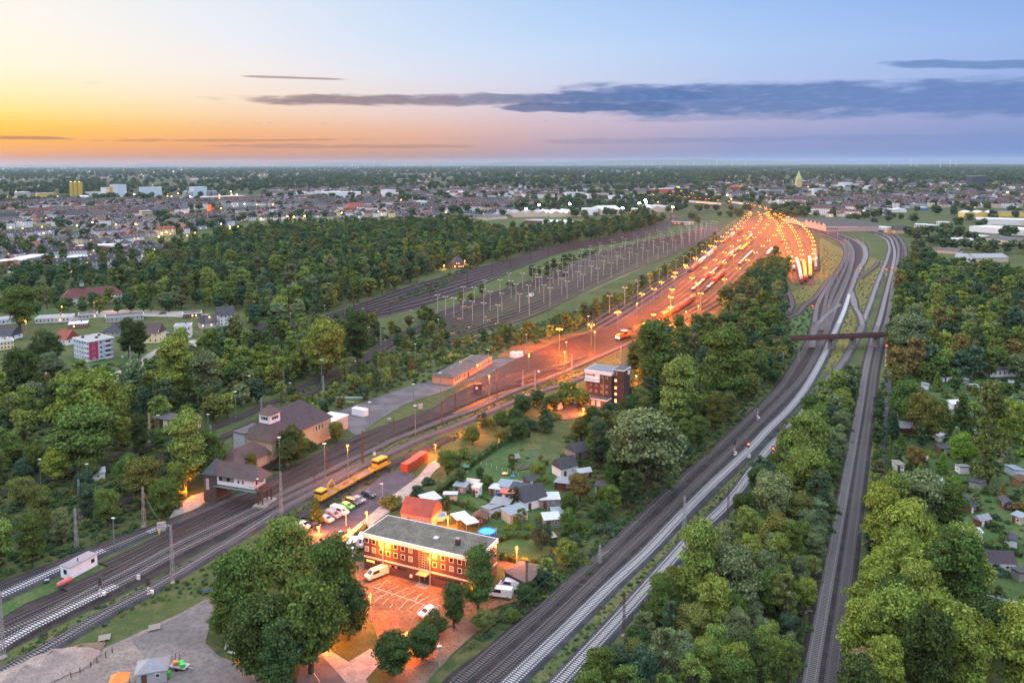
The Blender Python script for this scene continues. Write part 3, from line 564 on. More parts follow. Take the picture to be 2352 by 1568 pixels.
def crown_mesh(name, style, nleaf, lsz, seed, core=2, mats=None, trunk=None):
    rng = np.random.default_rng(seed); C = clumps_for(style, rng); V = []; F = []
    w = np.array([c[3]**2 for c in C]); w /= w.sum(); cnt = rng.multinomial(nleaf, w)
    P = []; Nn = []
    for (x,y,z,r), k in zip(C, cnt):
        d = rng.normal(size=(k,3)); d[:,2] = np.abs(d[:,2])*.9+d[:,2]*.35; d /= np.linalg.norm(d, axis=1)[:,None]
        rr = r*rng.uniform(.62, 1.28, k)[:,None]; P.append(np.array([x,y,z])+d*rr*np.array([1,1,.82])); Nn.append(d)
    P = np.concatenate(P); Nn = np.concatenate(Nn); Nn = Nn+rng.normal(size=Nn.shape)*.55; Nn /= np.linalg.norm(Nn, axis=1)[:,None]
    t = np.cross(Nn, rng.normal(size=Nn.shape)); t /= np.linalg.norm(t, axis=1)[:,None]; b = np.cross(Nn, t)
    s = lsz*rng.uniform(.6, 1.4, len(P))[:,None]; s2 = s*rng.uniform(.6, 1.1, len(P))[:,None]
    Q = np.stack([P-t*s, P-b*s2*.8+t*s*.15, P+t*s, P+b*s2*.8-t*s*.15], 1).reshape(-1, 3); n = len(P)
    V = Q.tolist(); F = np.arange(4*n).reshape(n, 4).tolist(); MI = [0]*n
    if core:   # rough inner mass that keeps the far side from showing through
        bm = bmesh.new(); bmesh.ops.create_icosphere(bm, subdivisions=core, radius=1); iv = np.array([v.co[:] for v in bm.verts]); ifc = [[v.index for v in f.verts] for f in bm.faces]; bm.free()
        for (x,y,z,r) in C:
            k = len(V); jit = rng.uniform(.72, .95, len(iv))[:,None]
            V += (np.array([x,y,z])+iv*r*jit*np.array([1,1,.8])*.74).tolist(); F += [[a+k for a in f] for f in ifc]; MI += [0]*len(ifc)
    if trunk:
        tb = trunk_builder(style); k = len(V); V += [list(p) for p in tb.v]; F += [[a+k for a in f] for f in tb.f]; MI += [1]*len(tb.f)
    me = bpy.data.meshes.new(name); me.from_pydata(V, [], F)
    for m_ in (mats or [M_LEAF]): me.materials.append(m_)
    if trunk: me.polygons.foreach_set('material_index', MI)
    me.update(); return me
def trunk_builder(style):
    b = MB()
    if style == 'bush': b.cyl(0,0,0,.05,.5,5); return b
    H = {'round':1.5,'tall':2.2,'poplar':4.5,'cone':3.0,'loose':2.4}[style]
    b.tube((0,0,-.05),(.02,.01,H*.55),.085,7,.055); b.tube((.02,.01,H*.55),(0,.03,H),.055,6,.02)
    if style in ('round','tall','loose'):
        for k in range(6):
            a = k*1.1+.3; z = H*(.38+.09*k); b.tube((.01,.01,z),(.5*math.cos(a),.5*math.sin(a),z+.42),.035,5,.012)
    return b
HH = {'round':2.35,'tall':3.3,'poplar':6.9,'bush':1.15,'cone':3.5,'loose':3.1}
CZ = {'round':1.3,'tall':1.8,'poplar':3.6,'bush':.5,'cone':1.6,'loose':1.8}
HI = {}; MD = {}; TR = {}
for st, nh, lh in (('round',11000,.043),('tall',10000,.046),('poplar',5000,.09),('bush',1500,.075),('cone',5000,.055),('loose',4200,.05)):
    k = 3 if st in ('round','tall','bush') else 2
    HI[st] = [crown_mesh(f'crown_{st}', st, nh, lh, 11*i+5, 1) for i in range(k)]
    MD[st] = [crown_mesh(f'crown_{st}_mid', st, int(nh*.2), lh*2.1, 17*i+9, 1, [M_LEAF, M_BARK], trunk=st != 'bush') for i in range(k)]
    TR[st] = trunk_builder(st).mesh('trunk', M_BARK)
PAL = {'dark':(.052,.085,.030),'mid':(.085,.135,.036),'light':(.15,.205,.05),'yellow':(.17,.225,.045),'silver':(.13,.175,.085),'brown':(.15,.125,.05),
       'blue':(.055,.098,.058),'olive':(.12,.14,.042),'lime':(.15,.24,.04),'copper':(.08,.045,.035),'dry':(.24,.19,.10)}
NAMEOF = {'round':'broadleaf_tree','tall':'tall_broadleaf_tree','poplar':'poplar_tree','bush':'bush','cone':'spruce_tree','loose':'birch_tree'}
CATOF = {'bush':'bush'}
from mathutils.kdtree import KDTree
_tp = [tuple(p) for P in TRK.values() for p in P]
KT = KDTree(len(_tp))
for i, p in enumerate(_tp): KT.insert((p[0], p[1], 0), i)
KT.balance()
KEEP = []   # ground polygons with nothing growing on them
def keep(uv, z=0): KEEP.append([G(*p, z)[:2] for p in uv])
def free(x, y, r):
    if KT.find((x,y,0))[2] < r: return False
    return not any(inpoly(x, y, K) for K in KEEP)
NTREE = [0]
TREES = []
def plant(st, x, y, r, colr, label, group=None, hs=1.0, near=None, name=None, cat=None):
    d = math.hypot(x, y); near = (d < 300) if near is None else near
    c = PAL[colr] if isinstance(colr, str) else colr; j = .82+.36*random.random(); j2 = .9+.2*random.random()
    c = (c[0]*j*j2, c[1]*j, c[2]*j*(2-j2), 1); rz = random.uniform(0, 6.28); k = NTREE[0]; NTREE[0] += 1
    nm = name or NAMEOF[st]; cat = cat or CATOF.get(st, 'tree'); s = (r, r*random.uniform(.9,1.1), r*hs)
    TREES.append((x, y, r))
    if near and st != 'bush':
        o = thing(nm, label, cat, (x,y,0), rz, group); o.scale = s
        t_ = bpy.data.objects.new('trunk', TR[st]); COL.objects.link(t_); t_.parent = o
        cr = bpy.data.objects.new('crown', HI[st][k % len(HI[st])]); COL.objects.link(cr); cr.parent = o; cr.color = c
    else:
        o = bpy.data.objects.new(nm, (HI if near else MD)[st][k % len(MD[st])]); COL.objects.link(o); o.location = (x,y,0); o.rotation_euler = (0,0,rz); o.scale = s; o.color = c
        props(o, label, cat, group)
    return o
def tree_at(st, u, v, rpx, colr, label, group=None, hs=1.0, near=None):
    """u, v, rpx: centre and half width of the crown as seen"""
    x, y, _ = G(u, v); r = rpx/ppm(u, v)
    for _ in range(5):
        x, y, _ = G(u, v, CZ[st]*hs*r); r = rpx/(FPX/proj((x,y,CZ[st]*hs*r))[2])
    return plant(st, x, y, r, colr, label, group, hs, near)
def poisson(P, dmin, tries=12, seed=1, ok=None, dens=1.0):
    rng = random.Random(seed); xs = [p[0] for p in P]; ys = [p[1] for p in P]; cell = {}; out = []
    area = (max(xs)-min(xs))*(max(ys)-min(ys)); N = int(area/dmin**2*1.6*dens)+8
    for _ in range(N):
        x = rng.uniform(min(xs), max(xs)); y = rng.uniform(min(ys), max(ys))
        if not inpoly(x, y, P): continue
        cx, cyy = int(x//dmin), int(y//dmin)
        if any((x-a)**2+(y-b)**2 < dmin*dmin for i in (-1,0,1) for j in (-1,0,1) for a, b in cell.get((cx+i, cyy+j), ())): continue
        if ok and not ok(x, y): continue
        cell.setdefault((cx,cyy), []).append((x,y)); out.append((x,y))
    return out
COLW = {'dark':'dark green','mid':'green','light':'light green','yellow':'yellow green','silver':'silvery green','brown':'brownish','blue':'bluish green','olive':'olive green','lime':'bright green','copper':'copper coloured','dry':'dry brown'}
KINDW = {'round':'round broadleaf tree','tall':'tall broadleaf tree','poplar':'slim poplar','bush':'bush','cone':'pointed spruce','loose':'open crowned birch'}
def wood(uv, z, sp, rr, styles, pal, where, seed, near=None, hs=(.85,1.15), dens=1.0, marg=.55, avoid=True):
    P = [G(*p, z)[:2] for p in uv]; rng = random.Random(seed)
    pts = poisson(P, sp, seed=seed, dens=dens, ok=lambda x, y: free(x, y, 2.2+rr[0]*marg) and not (avoid and any((x-a)**2+(y-b)**2 < (.75*r)**2 for a,b,r in NEARBIG)))
    for x, y in pts:
        st = rng.choice(styles); cl = rng.choice(pal); r = rng.uniform(*rr)
        if KT.find((x,y,0))[2] < 1.5+r*.75: r = max(1.2, (KT.find((x,y,0))[2]-1.5)/.75)
        if st == 'poplar': r *= .45
        if r < 1.3: continue
        PLAN.append((st, x, y, r, cl, where, rng.uniform(*hs), near))
    return len(pts)
NEARBIG = []; PLAN = []
def big(st, u, v, r, cl, label, hs=1.0):
    o = tree_at(st, u, v, r, cl, label, None, hs, True); NEARBIG.append((o.location.x, o.location.y, o.scale.x)); return o
# ground areas kept clear
for K in ([(790,1290),(835,1210),(890,1175),(1145,1232),(1240,1300),(1235,1350),(1150,1390),(1030,1440),(960,1440),(880,1490),(845,1400)],
          [(700,1215),(760,1165),(850,1110),(905,1080),(1000,1030),(1050,1030),(985,1100),(905,1150),(830,1250),(740,1280)],
          [(630,998),(690,975),(830,925),(950,885),(1005,868),(1130,820),(1176,812),(1235,800),(1240,815),(1100,868),(1000,905),(940,925),(860,972),(820,1000),(680,1010)],
          [(-80,1640),(60,1520),(239,1440),(341,1390),(488,1375),(500,1490),(600,1600),(640,1800),(-80,1800)],
          [(640,1800),(690,1490),(830,1520),(1010,1455),(1110,1420),(1040,1560),(960,1700)],
          [(140,1340),(230,1290),(240,1320),(170,1355)],
          [(2037,870),(2052,870),(2036,1275),(2008,1275)]): keep(K)
# ---------------------------------------------------------------- single trees that stand out
big('round', 655, 1278, 78, 'light', 'light green round tree at the left end of the brick office car park', 1.0)
big('round', 556, 1345, 70, 'mid', 'wide green tree leftmost of the clump beside the gravel yard', 1.2)
big('tall', 760, 1330, 72, 'mid', 'tall green tree on the left side of the lit car park', 1.0)
big('round', 712, 1425, 88, 'mid', 'biggest green tree in front of the clump, above the street corner', 1.1)
big('round', 590, 1450, 82, 'dark', 'dark green tree behind the yellow wood chipper', 1.1)
big('tall', 640, 1500, 60, 'dark', 'dark tree at the bottom edge beside the street', 1.0)
big('round', 800, 1400, 50, 'dark', 'dark green tree nearest the lit car park kerb', 1.1)
big('tall', 520, 1400, 44, 'mid', 'small green tree at the edge of the gravel yard', .9)
big('tall', 1097, 1318, 44, 'mid', 'dark green tree standing in front of the right end of the brick office', 1.1)
big('tall', 1042, 1385, 34, 'dark', 'slim dark tree beside the parking bays in front of the brick office', 1.0)
big('round', 970, 1470, 42, 'dark', 'low dark tree in the planting below the lit car park', .8)
big('round', 905, 1500, 50, 'dark', 'broad dark shrub tree at the corner of the lit car park', .8)
big('round', 1000, 1430, 32, 'dark', 'low dark tree beside the white parked car', .8)
big('round', 1490, 1020, 95, 'silver', 'huge silvery green willow left of the curving main lines', .85)
big('round', 1440, 1040, 55, 'silver', 'silvery willow leaning out of the left side of the huge one', 1.0)
big('tall', 1560, 900, 52, 'light', 'tall light green tree in the middle of the wood right of the brick tower', 1.1)
big('tall', 1500, 800, 46, 'mid', 'tall green tree at the top left corner of the wood', 1.0)
big('tall', 1660, 830, 60, 'mid', 'tall green tree in the right half of the wood', 1.0)
big('cone', 1252, 955, 23, 'blue', 'blue green spruce left of the lit dirt yard', 1.0)
big('round', 1332, 1115, 28, 'brown', 'brownish round tree at the right end of the allotment gardens', 1.0)
big('round', 1380, 1020, 26, 'olive', 'olive tree just above the dark gabled shed', 1.0)
big('round', 1850, 1010, 60, 'light', 'pale green tree between the main lines, furthest of the pale group', 1.0)
big('round', 1845, 1085, 58, 'light', 'light green round tree in the middle of the pale group between the lines', 1.0)
big('round', 1775, 1150, 52, 'silver', 'silvery olive round tree at the left of the pale group between the lines', 1.1)
big('round', 1790, 1235, 50, 'olive', 'olive round tree below the pale group between the lines', 1.0)
big('round', 1860, 1200, 34, 'silver', 'small silvery tree nearest the straight pair of lines', 1.0)
big('tall', 1605, 1290, 60, 'light', 'tall light green poplar like tree beside the single line', 1.15)
big('tall', 1690, 1330, 60, 'silver', 'greyish green tree right of the tall light green one', .9)
big('round', 2110, 1150, 70, 'silver', 'big silvery white tree beside the narrow path', 1.0)
big('round', 2080, 1220, 68, 'yellow', 'yellow green tree just below the silvery white one', 1.0)
big('round', 2090, 1310, 72, 'yellow', 'large yellow green tree second from the bottom right path end', 1.0)
big('tall', 2200, 1320, 80, 'mid', 'big dark green tree between the yellow green ones and the allotments', .9)
big('round', 2060, 1440, 85, 'yellow', 'biggest yellow green tree at the lower right', 1.0)
big('round', 2170, 1450, 85, 'yellow', 'yellow green tree on the right of the biggest one', 1.0)
big('round', 2000, 1540, 50, 'dry', 'dry yellow brown tree at the bottom edge right of the rails', 1.0)
big('poplar', 2275, 985, 36, 'olive', 'very tall slim poplar among the right hand allotments', 1.0)
big('round', 2320, 960, 42, 'yellow', 'yellowish willow right of the very tall poplar', 1.0)
big('round', 2090, 770, 50, 'silver', 'silvery willow just right of the overbridge end', 1.0)
big('round', 2128, 955, 48, 'olive', 'olive round tree in the middle of the right hand allotments', 1.0)
big('round', 2085, 925, 42, 'mid', 'green tree at the top of the narrow path', 1.1)
big('cone', 2210, 965, 34, 'dark', 'dark broad tree beside the pale roofed garden hut', 1.0)
big('round', 2105, 1050, 26, 'brown', 'copper brown small tree in the right hand allotments', .9)
big('round', 2215, 1030, 32, 'lime', 'bright green round tree in the right hand allotments', 1.0)
big('tall', 402, 842, 48, 'light', 'tall light green tree above the old signal box on the left', 1.0)
big('tall', 472, 858, 44, 'silver', 'greyish green tree right of the tall light green one by the left lines', .9)
big('round', 200, 935, 84, 'yellow', 'wide yellow green tree at the left of the mid wood', .9)
big('round', 190, 1000, 76, 'mid', 'wide dark tree below the yellow green one at left', .9)
big('tall', 425, 1025, 52, 'light', 'light green tree in front of the old clock signal box', 1.1)
big('round', 470, 1040, 48, 'mid', 'green tree between the two signal boxes', 1.0)
big('tall', 295, 770, 26, 'dark', 'dark round tree right of the white and magenta flats', 1.1)
big('tall', 318, 775, 24, 'dark', 'second dark tree right of the white and magenta flats', 1.1)
big('round', 105, 800, 38, 'dark', 'dark tree left of the white and magenta flats', 1.0)
big('round', 42, 700, 44, 'mid', 'round green tree at the left edge behind the flat roofed houses', 1.0)
big('round', 50, 850, 46, 'dark', 'dark tree mass at the left edge by the brown mast', 1.0)
big('round', 115, 835, 30, 'silver', 'pale round bush like tree on the lawn left of the flats', .8)
big('round', 325, 1100, 48, 'olive', 'olive round tree beside the lattice mast at lower left', 1.0)
big('round', 372, 1145, 38, 'mid', 'green tree beside the signal box ramp', 1.1)
big('round', 668, 1020, 34, 'dark', 'dark tree in front of the station building roof', 1.2)
big('round', 575, 1065, 17, 'olive', 'small conical tree in front of the lower station wing', 1.5)
big('cone', 725, 1175, 20, 'mid', 'small pointed green tree at the end of the work train', .9)
big('round', 1120, 1105, 14, 'mid', 'small garden tree on the lawn beside the two white sheds', 1.0)
big('round', 1235, 1080, 20, 'light', 'light leafy tree beside the black garden houses', 1.0)
big('round', 748, 795, 52, 'light', 'light green tree beside the second track of the mid wood', 1.1)
big('tall', 820, 770, 40, 'dark', 'dark tall tree at the end of the mid wood beside the sidings', 1.0)
RESK = len(KEEP); keep([(-60,735),(-60,815),(60,815),(120,800),(140,835),(270,838),(420,792),(552,757),(566,716),(480,716),(230,722),(60,722)])
# ---------------------------------------------------------------- woods
DK = ['dark','dark','mid','blue','olive']; MX = ['dark','mid','mid','olive','light','silver','blue']
RT = ['round','tall','round','tall','loose']
wood([(1465,775),(1530,735),(1640,735),(1700,720),(1790,745),(1815,800),(1790,870),(1700,975),(1600,1070),(1500,1165),(1430,1130),(1400,1040),(1300,1005),(1330,955),(1400,930),(1450,900),(1462,840),(1430,800)], 8, 5.6, (2.6,4.3), RT, DK+['mid','olive'], 'in the wood right of the brick tower', 3)
wood([(1440,1100),(1520,1150),(1345,1300),(1250,1355),(1228,1310),(1300,1230),(1340,1160)], 4, 4.2, (2.0,3.2), ['round','bush','loose'], MX, 'in the hedge between the gardens and the main lines', 5, hs=(.8,1.0))
wood([(1655,725),(1665,665),(1720,612),(1765,600),(1815,650),(1810,700),(1790,745),(1700,742)], 7, 6, (3,5), RT, MX, 'in the wood below the parked wagons', 7)
wood([(1768,590),(1790,588),(1812,610),(1800,650),(1775,640)], 6, 7, (3,5), RT, MX, 'beside the parked wagons', 8)
wood([(1888,905),(1950,845),(1985,840),(1966,960),(1945,1100),(1895,1300),(1850,1500),(1830,1640),(1300,1640),(1430,1475),(1540,1350),(1610,1270),(1700,1175),(1760,1060),(1830,985)], 5, 4.0, (2.3,3.9), ['round','loose','tall','round'], MX+['light','silver'], 'in the belt between the main lines', 9, dens=2.5)
wood([(2072,600),(2105,590),(2250,610),(2420,640),(2420,850),(2300,835),(2150,850),(2065,860),(2048,780),(2060,700)], 7, 6.8, (3.4,5.4), RT, MX+['yellow','brown'], 'in the wood behind the right hand allotments', 11)
wood([(2025,1130),(2100,1120),(2200,1180),(2260,1280),(2300,1400),(2380,1460),(2380,1640),(1950,1640),(1975,1420),(2010,1280)], 7, 6.5, (3.5,5.5), ['round','tall'], ['mid','light','yellow','dark'], 'among the big trees at the lower right', 13)
wood([(2050,880),(2352,880),(2420,900),(2420,1560),(2300,1400),(2250,1250),(2120,1100),(2055,1060)], 3, 6.2, (1.4,3.2), ['round','bush','bush','cone','loose'], MX+['lime','brown'], 'in the right hand allotments', 15, hs=(.75,1.0))
wood([(2018,900),(2034,880),(2022,1100),(2005,1280),(1985,1400),(1975,1540),(1950,1600),(1970,1420),(1992,1200)], 2, 3.6, (1.4,2.4), ['bush','round'], MX, 'between the straight lines and the narrow path', 17, hs=(.7,.9))
wood([(330,612),(400,560),(560,525),(700,512),(900,508),(1060,503),(1150,530),(1250,520),(1400,507),(1530,494),(1556,496),(1470,522),(1350,542),(1180,575),(1000,605),(850,665),(700,712),(590,725),(430,700),(350,690),(240,640)], 8, 8.2, (4,6.2), ['round','round','tall','poplar'], MX+['light','silver','yellow','olive'], 'in the park wood behind the sidings', 19, near=False)
wood([(0,640),(100,650),(240,640),(330,690),(500,715),(560,735),(440,740),(330,730),(100,712),(0,720)], 4, 9, (2.6,4.2), ['round','round'], MX, 'round the school with the long red roof', 21, near=False)
wood([(-60,880),(60,860),(150,880),(330,840),(420,790),(520,765),(600,770),(700,745),(860,735),(880,760),(840,800),(750,850),(640,900),(560,930),(480,960),(440,975),(200,1070),(-60,1110)], 5, 6.4, (2.6,4.6), ['round','tall','round','loose'], MX+['light','light','yellow'], 'in the mid wood beside the upper left lines', 23)
wood([(-60,1150),(250,1075),(430,1015),(475,1040),(440,1080),(400,1150),(330,1200),(180,1250),(-60,1300)], 4, 6.2, (2.6,4.4), ['round','bush','tall'], MX, 'in the thicket between the lower left lines', 25)
wood([(630,1080),(660,1010),(700,985),(820,1000),(830,1020),(740,1065),(650,1110)], 3, 4.4, (2.0,3.2), ['round','bush'], DK, 'at the foot of the station building', 27, hs=(.8,1.1))
wood([(640,915),(700,880),(790,850),(880,812),(960,775),(1010,750),(1100,775),(1230,745),(1330,715),(1400,690),(1480,650),(1560,603),(1640,545),(1660,545),(1560,630),(1450,700),(1330,755),(1200,785),(1100,805),(1010,830),(900,890),(800,925),(740,940),(660,945)], 2.5, 6.0, (1.9,3.4), ['bush','round','loose','bush'], ['light','mid','light','olive','mid'], 'in the shrubs between the lines and the sidings', 29, hs=(.8,1.2))
wood([(850,775),(960,715),(1060,680),(1200,635),(1370,565),(1385,578),(1230,650),(1100,700),(1000,745),(910,795)], 4, 7, (2.4,4.2), ['round','bush','tall'], DK+['mid'], 'in the tree strip between the upper sidings', 31)
wood([(955,1065),(1000,1030),(1060,985),(1150,945),(1300,885),(1340,890),(1335,925),(1280,945),(1230,1000),(1150,1010),(1080,1020),(1010,1085),(900,1175),(870,1170)], 3, 5.2, (2.2,3.6), ['round','bush','round'], DK+['mid','olive'], 'between the gardens and the nearest lines', 33, hs=(.8,1.0))
wood([(1200,1255),(1250,1230),(1290,1180),(1340,1160),(1320,1240),(1250,1300)], 2, 5, (1.8,2.8), ['bush','round'], DK, 'at the lower end of the gardens', 35)
wood([(1100,1050),(1250,1050),(1290,1130),(1240,1220),(1150,1215),(1020,1180),(990,1130),(1060,1075)], 2, 6.5, (.9,1.9), ['bush','round','loose'], MX+['lime'], 'on the allotment lawns', 37)
wood([(760,1230),(830,1195),(870,1165),(1010,1130),(1040,1180),(890,1175),(835,1210),(790,1280)], 2, 4.2, (1.6,2.6), ['bush','round'], DK, 'round the back of the brick office', 39, hs=(.7,1.0))
wood([(1195,1325),(1260,1300),(1330,1260),(1200,1395),(1100,1460),(1060,1450),(1150,1400)], 2, 3.8, (1.5,2.4), ['bush','round'], DK, 'on the slope below the brick office', 41, hs=(.7,.9))
wood([(560,715),(720,672),(900,625),(1130,560),(1180,575),(1000,612),(850,668),(720,712),(600,750)], 3, 6.5, (2,3.2), ['bush','round'], ['mid','dark','light'], 'along the edge of the upper sidings', 43)
for K in ([(-20,600),(112,596),(115,622),(-20,635)],[(118,598),(235,590),(240,612),(120,624)],[(172,568),(312,566),(312,586),(172,588)],[(268,583),(334,582),(334,597),(268,598)]): keep(K)
wood([(-40,545),(100,560),(330,570),(400,560),(330,612),(240,645),(-40,655)], 5, 11, (3.5,5.5), ['round','tall'], MX, 'round the flat roofed schools at the left', 51, near=False)
# undergrowth, ground cover : one object each, nobody could count it
protos = bpy.data.collections.new('undergrowth_sources')
for i in range(3):
    po = bpy.data.objects.new('shrub_clump', crown_mesh('shrub_clump', 'bush', 420, .13, 60+i, 1, [M_LEAFI])); protos.objects.link(po)
def scatter(name, pts, scl, coll, label, zs=1.0, seed=0):
    me = bpy.data.meshes.new(name); me.from_pydata([(p[0], p[1], 0) for p in pts], [], [])
    a = me.attributes.new('scl', 'FLOAT', 'POINT'); a.data.foreach_set('value', np.array(scl, dtype=np.float32))
    o = bpy.data.objects.new(name, me); COL.objects.link(o)
    ng = bpy.data.node_groups.new(name, 'GeometryNodeTree'); ng.interface.new_socket('Geometry', in_out='INPUT', socket_type='NodeSocketGeometry'); ng.interface.new_socket('Geometry', in_out='OUTPUT', socket_type='NodeSocketGeometry')
    N = ng.nodes; L = ng.links; gi = N.new('NodeGroupInput'); go = N.new('NodeGroupOutput'); ip = N.new('GeometryNodeInstanceOnPoints'); ci = N.new('GeometryNodeCollectionInfo')
    ci.inputs['Collection'].default_value = coll; ci.inputs['Separate Children'].default_value = True; ci.inputs['Reset Children'].default_value = True; ip.inputs['Pick Instance'].default_value = True
    na = N.new('GeometryNodeInputNamedAttribute'); na.data_type = 'FLOAT'; na.inputs['Name'].default_value = 'scl'
    cx = N.new('ShaderNodeCombineXYZ'); mz = N.new('ShaderNodeMath'); mz.operation = 'MULTIPLY'; mz.inputs[1].default_value = zs
    L.new(na.outputs['Attribute'], cx.inputs[0]); L.new(na.outputs['Attribute'], cx.inputs[1]); L.new(na.outputs['Attribute'], mz.inputs[0]); L.new(mz.outputs[0], cx.inputs[2])
    rv = N.new('FunctionNodeRandomValue'); rv.data_type = 'FLOAT'; rv.inputs['Max'].default_value = 6.283; rc = N.new('ShaderNodeCombineXYZ'); L.new([x for x in rv.outputs if x.enabled and x.type == 'VALUE'][0], rc.inputs[2])
    L.new(gi.outputs[0], ip.inputs['Points']); L.new(ci.outputs[0], ip.inputs['Instance']); L.new(cx.outputs[0], ip.inputs['Scale']); L.new(rc.outputs[0], ip.inputs['Rotation']); L.new(ip.outputs[0], go.inputs[0])
    mod = o.modifiers.new('scatter', 'NODES'); mod.node_group = ng
    return props(o, label, None, None, 'stuff')
def under(areas, label, name='undergrowth', zs=.8, seed=3, marg=1.8):
    pts = []; sc = []; rng = random.Random(seed)
    for uv, sp, s0, s1 in areas:
        P = [G(*p)[:2] for p in uv]
        for x, y in poisson(P, sp, seed=seed+len(pts), ok=lambda x, y: free(x, y, marg)): pts.append((x,y)); sc.append(rng.uniform(s0, s1))
    return scatter(name, pts, sc, protos, label, zs)
# ---------------------------------------------------------------- the planned trees : the ones that show largest are objects, the rest one mass
def realize(limit=285):
    by = {}
    for p in PLAN: by.setdefault(NAMEOF[p[0]], []).append(p)
    rest = []
    for nm, L in by.items():
        L.sort(key=lambda p: -p[3]*FPX/max(60, math.hypot(p[1], p[2])))
        have = sum(1 for o in COL.objects if o.parent is None and o.name.split('.')[0] == nm)
        for p in L[:limit-have]:
            st, x, y, r, cl, where, hs, near = p
            plant(st, x, y, r, cl, f'{COLW[cl]} {KINDW[st]} {where}', f'{COLW[cl]} {KINDW[st]}s {where}', hs, near)
        rest += L[limit-have:]
    return rest
REST = realize()
NTYPES = [('round',0),('round',1),('tall',0),('tall',1),('loose',0),('poplar',0)]
wcol = bpy.data.collections.new('woodland_sources')
for i, (st, k) in enumerate(NTYPES[:5]):
    o = bpy.data.objects.new('wood_tree', crown_mesh('wood_tree', st, 1500 if st != 'poplar' else 900, .105, 90+i, 1, [M_LEAFI, M_BARK], trunk=True)); wcol.objects.link(o)
scatter('woodland', [(p[1], p[2]) for p in REST if p[0] != 'bush'], [p[3]*(2.2 if p[0] == 'poplar' else 1) for p in REST if p[0] != 'bush'], wcol, 'dense mixed woodland between the railway lines and the town', 1.0)
# ---------------------------------------------------------------- undergrowth
under([([(630,1020),(700,990),(840,930),(1000,880),(1100,845),(1160,820),(1170,800),(1000,830),(900,890),(800,930),(690,960),(600,1000)], 3.2, .6, 1.5),
       ([(-60,1120),(200,1075),(430,1010),(480,1040),(440,1090),(400,1190),(180,1270),(-60,1350)], 2.0, .8, 1.9),
       ([(-60,870),(330,830),(560,760),(700,735),(860,712),(1000,670),(1130,590),(1180,572),(1100,600),(900,690),(860,725),(880,760),(840,800),(640,900),(480,965),(440,980),(200,1070),(-60,1115)], 3.0, .9, 2.2),
       ([(640,915),(880,812),(1010,750),(1230,745),(1400,690),(1640,540),(1665,548),(1450,705),(1330,758),(1200,790),(1010,838),(900,892),(660,950)], 2.3, .6, 1.6),
       ([(1440,760),(1530,735),(1815,720),(1815,800),(1790,870),(1600,1070),(1500,1170),(1350,1300),(1230,1390),(1050,1470),(960,1560),(940,1500),(1150,1395),(1240,1340),(1290,1180),(1330,1090),(1300,1005),(1400,930),(1450,900)], 2.2, .6, 1.6),
       ([(1190,1590),(1290,1490),(1400,1380),(1560,1215),(1700,1090),(1800,975),(1880,878),(1888,890),(1740,1050),(1640,1165),(1510,1290),(1400,1425),(1260,1570)], 1.15, .25, .75),
       ([(1300,1640),(1430,1475),(1540,1350),(1610,1270),(1700,1175),(1760,1060),(1888,905),(1985,840),(1945,1100),(1895,1300),(1850,1500),(1835,1640)], 1.9, .6, 1.5),
       ([(1955,1560),(1990,1300),(2005,1100),(2022,900),(2045,800),(2040,880),(2030,1100),(2012,1275),(1990,1420),(1975,1600)], 1.5, .4, 1.1),
       ([(0,1525),(51,1485),(205,1405),(341,1340),(480,1264),(560,1218),(600,1190),(610,1192),(546,1230),(399,1316),(239,1404),(102,1484),(0,1538)], 1.1, .3, .9),
       ([(0,1560),(100,1500),(239,1425),(341,1372),(399,1338),(500,1290),(600,1225),(620,1215),(560,1275),(490,1300),(488,1365),(341,1385),(239,1438),(150,1475),(20,1550)], 1.3, .25, .8),
       ([(640,1190),(711,1150),(800,1100),(900,1055),(1038,1000),(1176,940),(1300,895),(1330,900),(1176,955),(1050,1010),(985,1040),(905,1080),(800,1140),(740,1175),(690,1220),(640,1210)], 1.3, .25, .9),
       ([(861,1018),(925,1003),(1013,975),(1088,948),(1176,908),(1301,862),(1346,850),(1300,870),(1176,918),(1088,955),(963,1004),(880,1040)], 1.2, .3, .9),
       ([(2050,870),(2150,850),(2352,860),(2420,900),(2420,1560),(2300,1500),(2200,1200),(2060,1080)], 3.4, .4, 1.2),
       ([(990,1130),(1060,1075),(1100,1050),(1250,1020),(1290,1130),(1240,1225),(1150,1215),(1020,1180)], 6.0, .3, .8),
       ([(1190,1390),(1240,1350),(1330,1290),(1440,1180),(1500,1165),(1400,1275),(1290,1370),(1100,1480),(960,1560),(930,1560),(1000,1480)], 1.5, .4, 1.1),
       ([(1820,700),(1840,660),(1885,560),(1935,590),(1890,660),(1865,690)], 3.4, .3, .8),
       ([(1790,745),(1840,725),(1868,700),(1862,760),(1840,800),(1790,870),(1770,860)], 2.4, .4, 1.1),
       ([(1955,690),(1985,620),(2030,600),(1978,750),(1950,800),(1905,860),(1890,850),(1925,780)], 2.6, .3, .8),
       ([(2070,590),(2352,640),(2400,860),(2060,870),(2050,780)], 5, 1, 2.4),
      ], 'dense low shrubs, brambles and tall weeds covering the embankments')
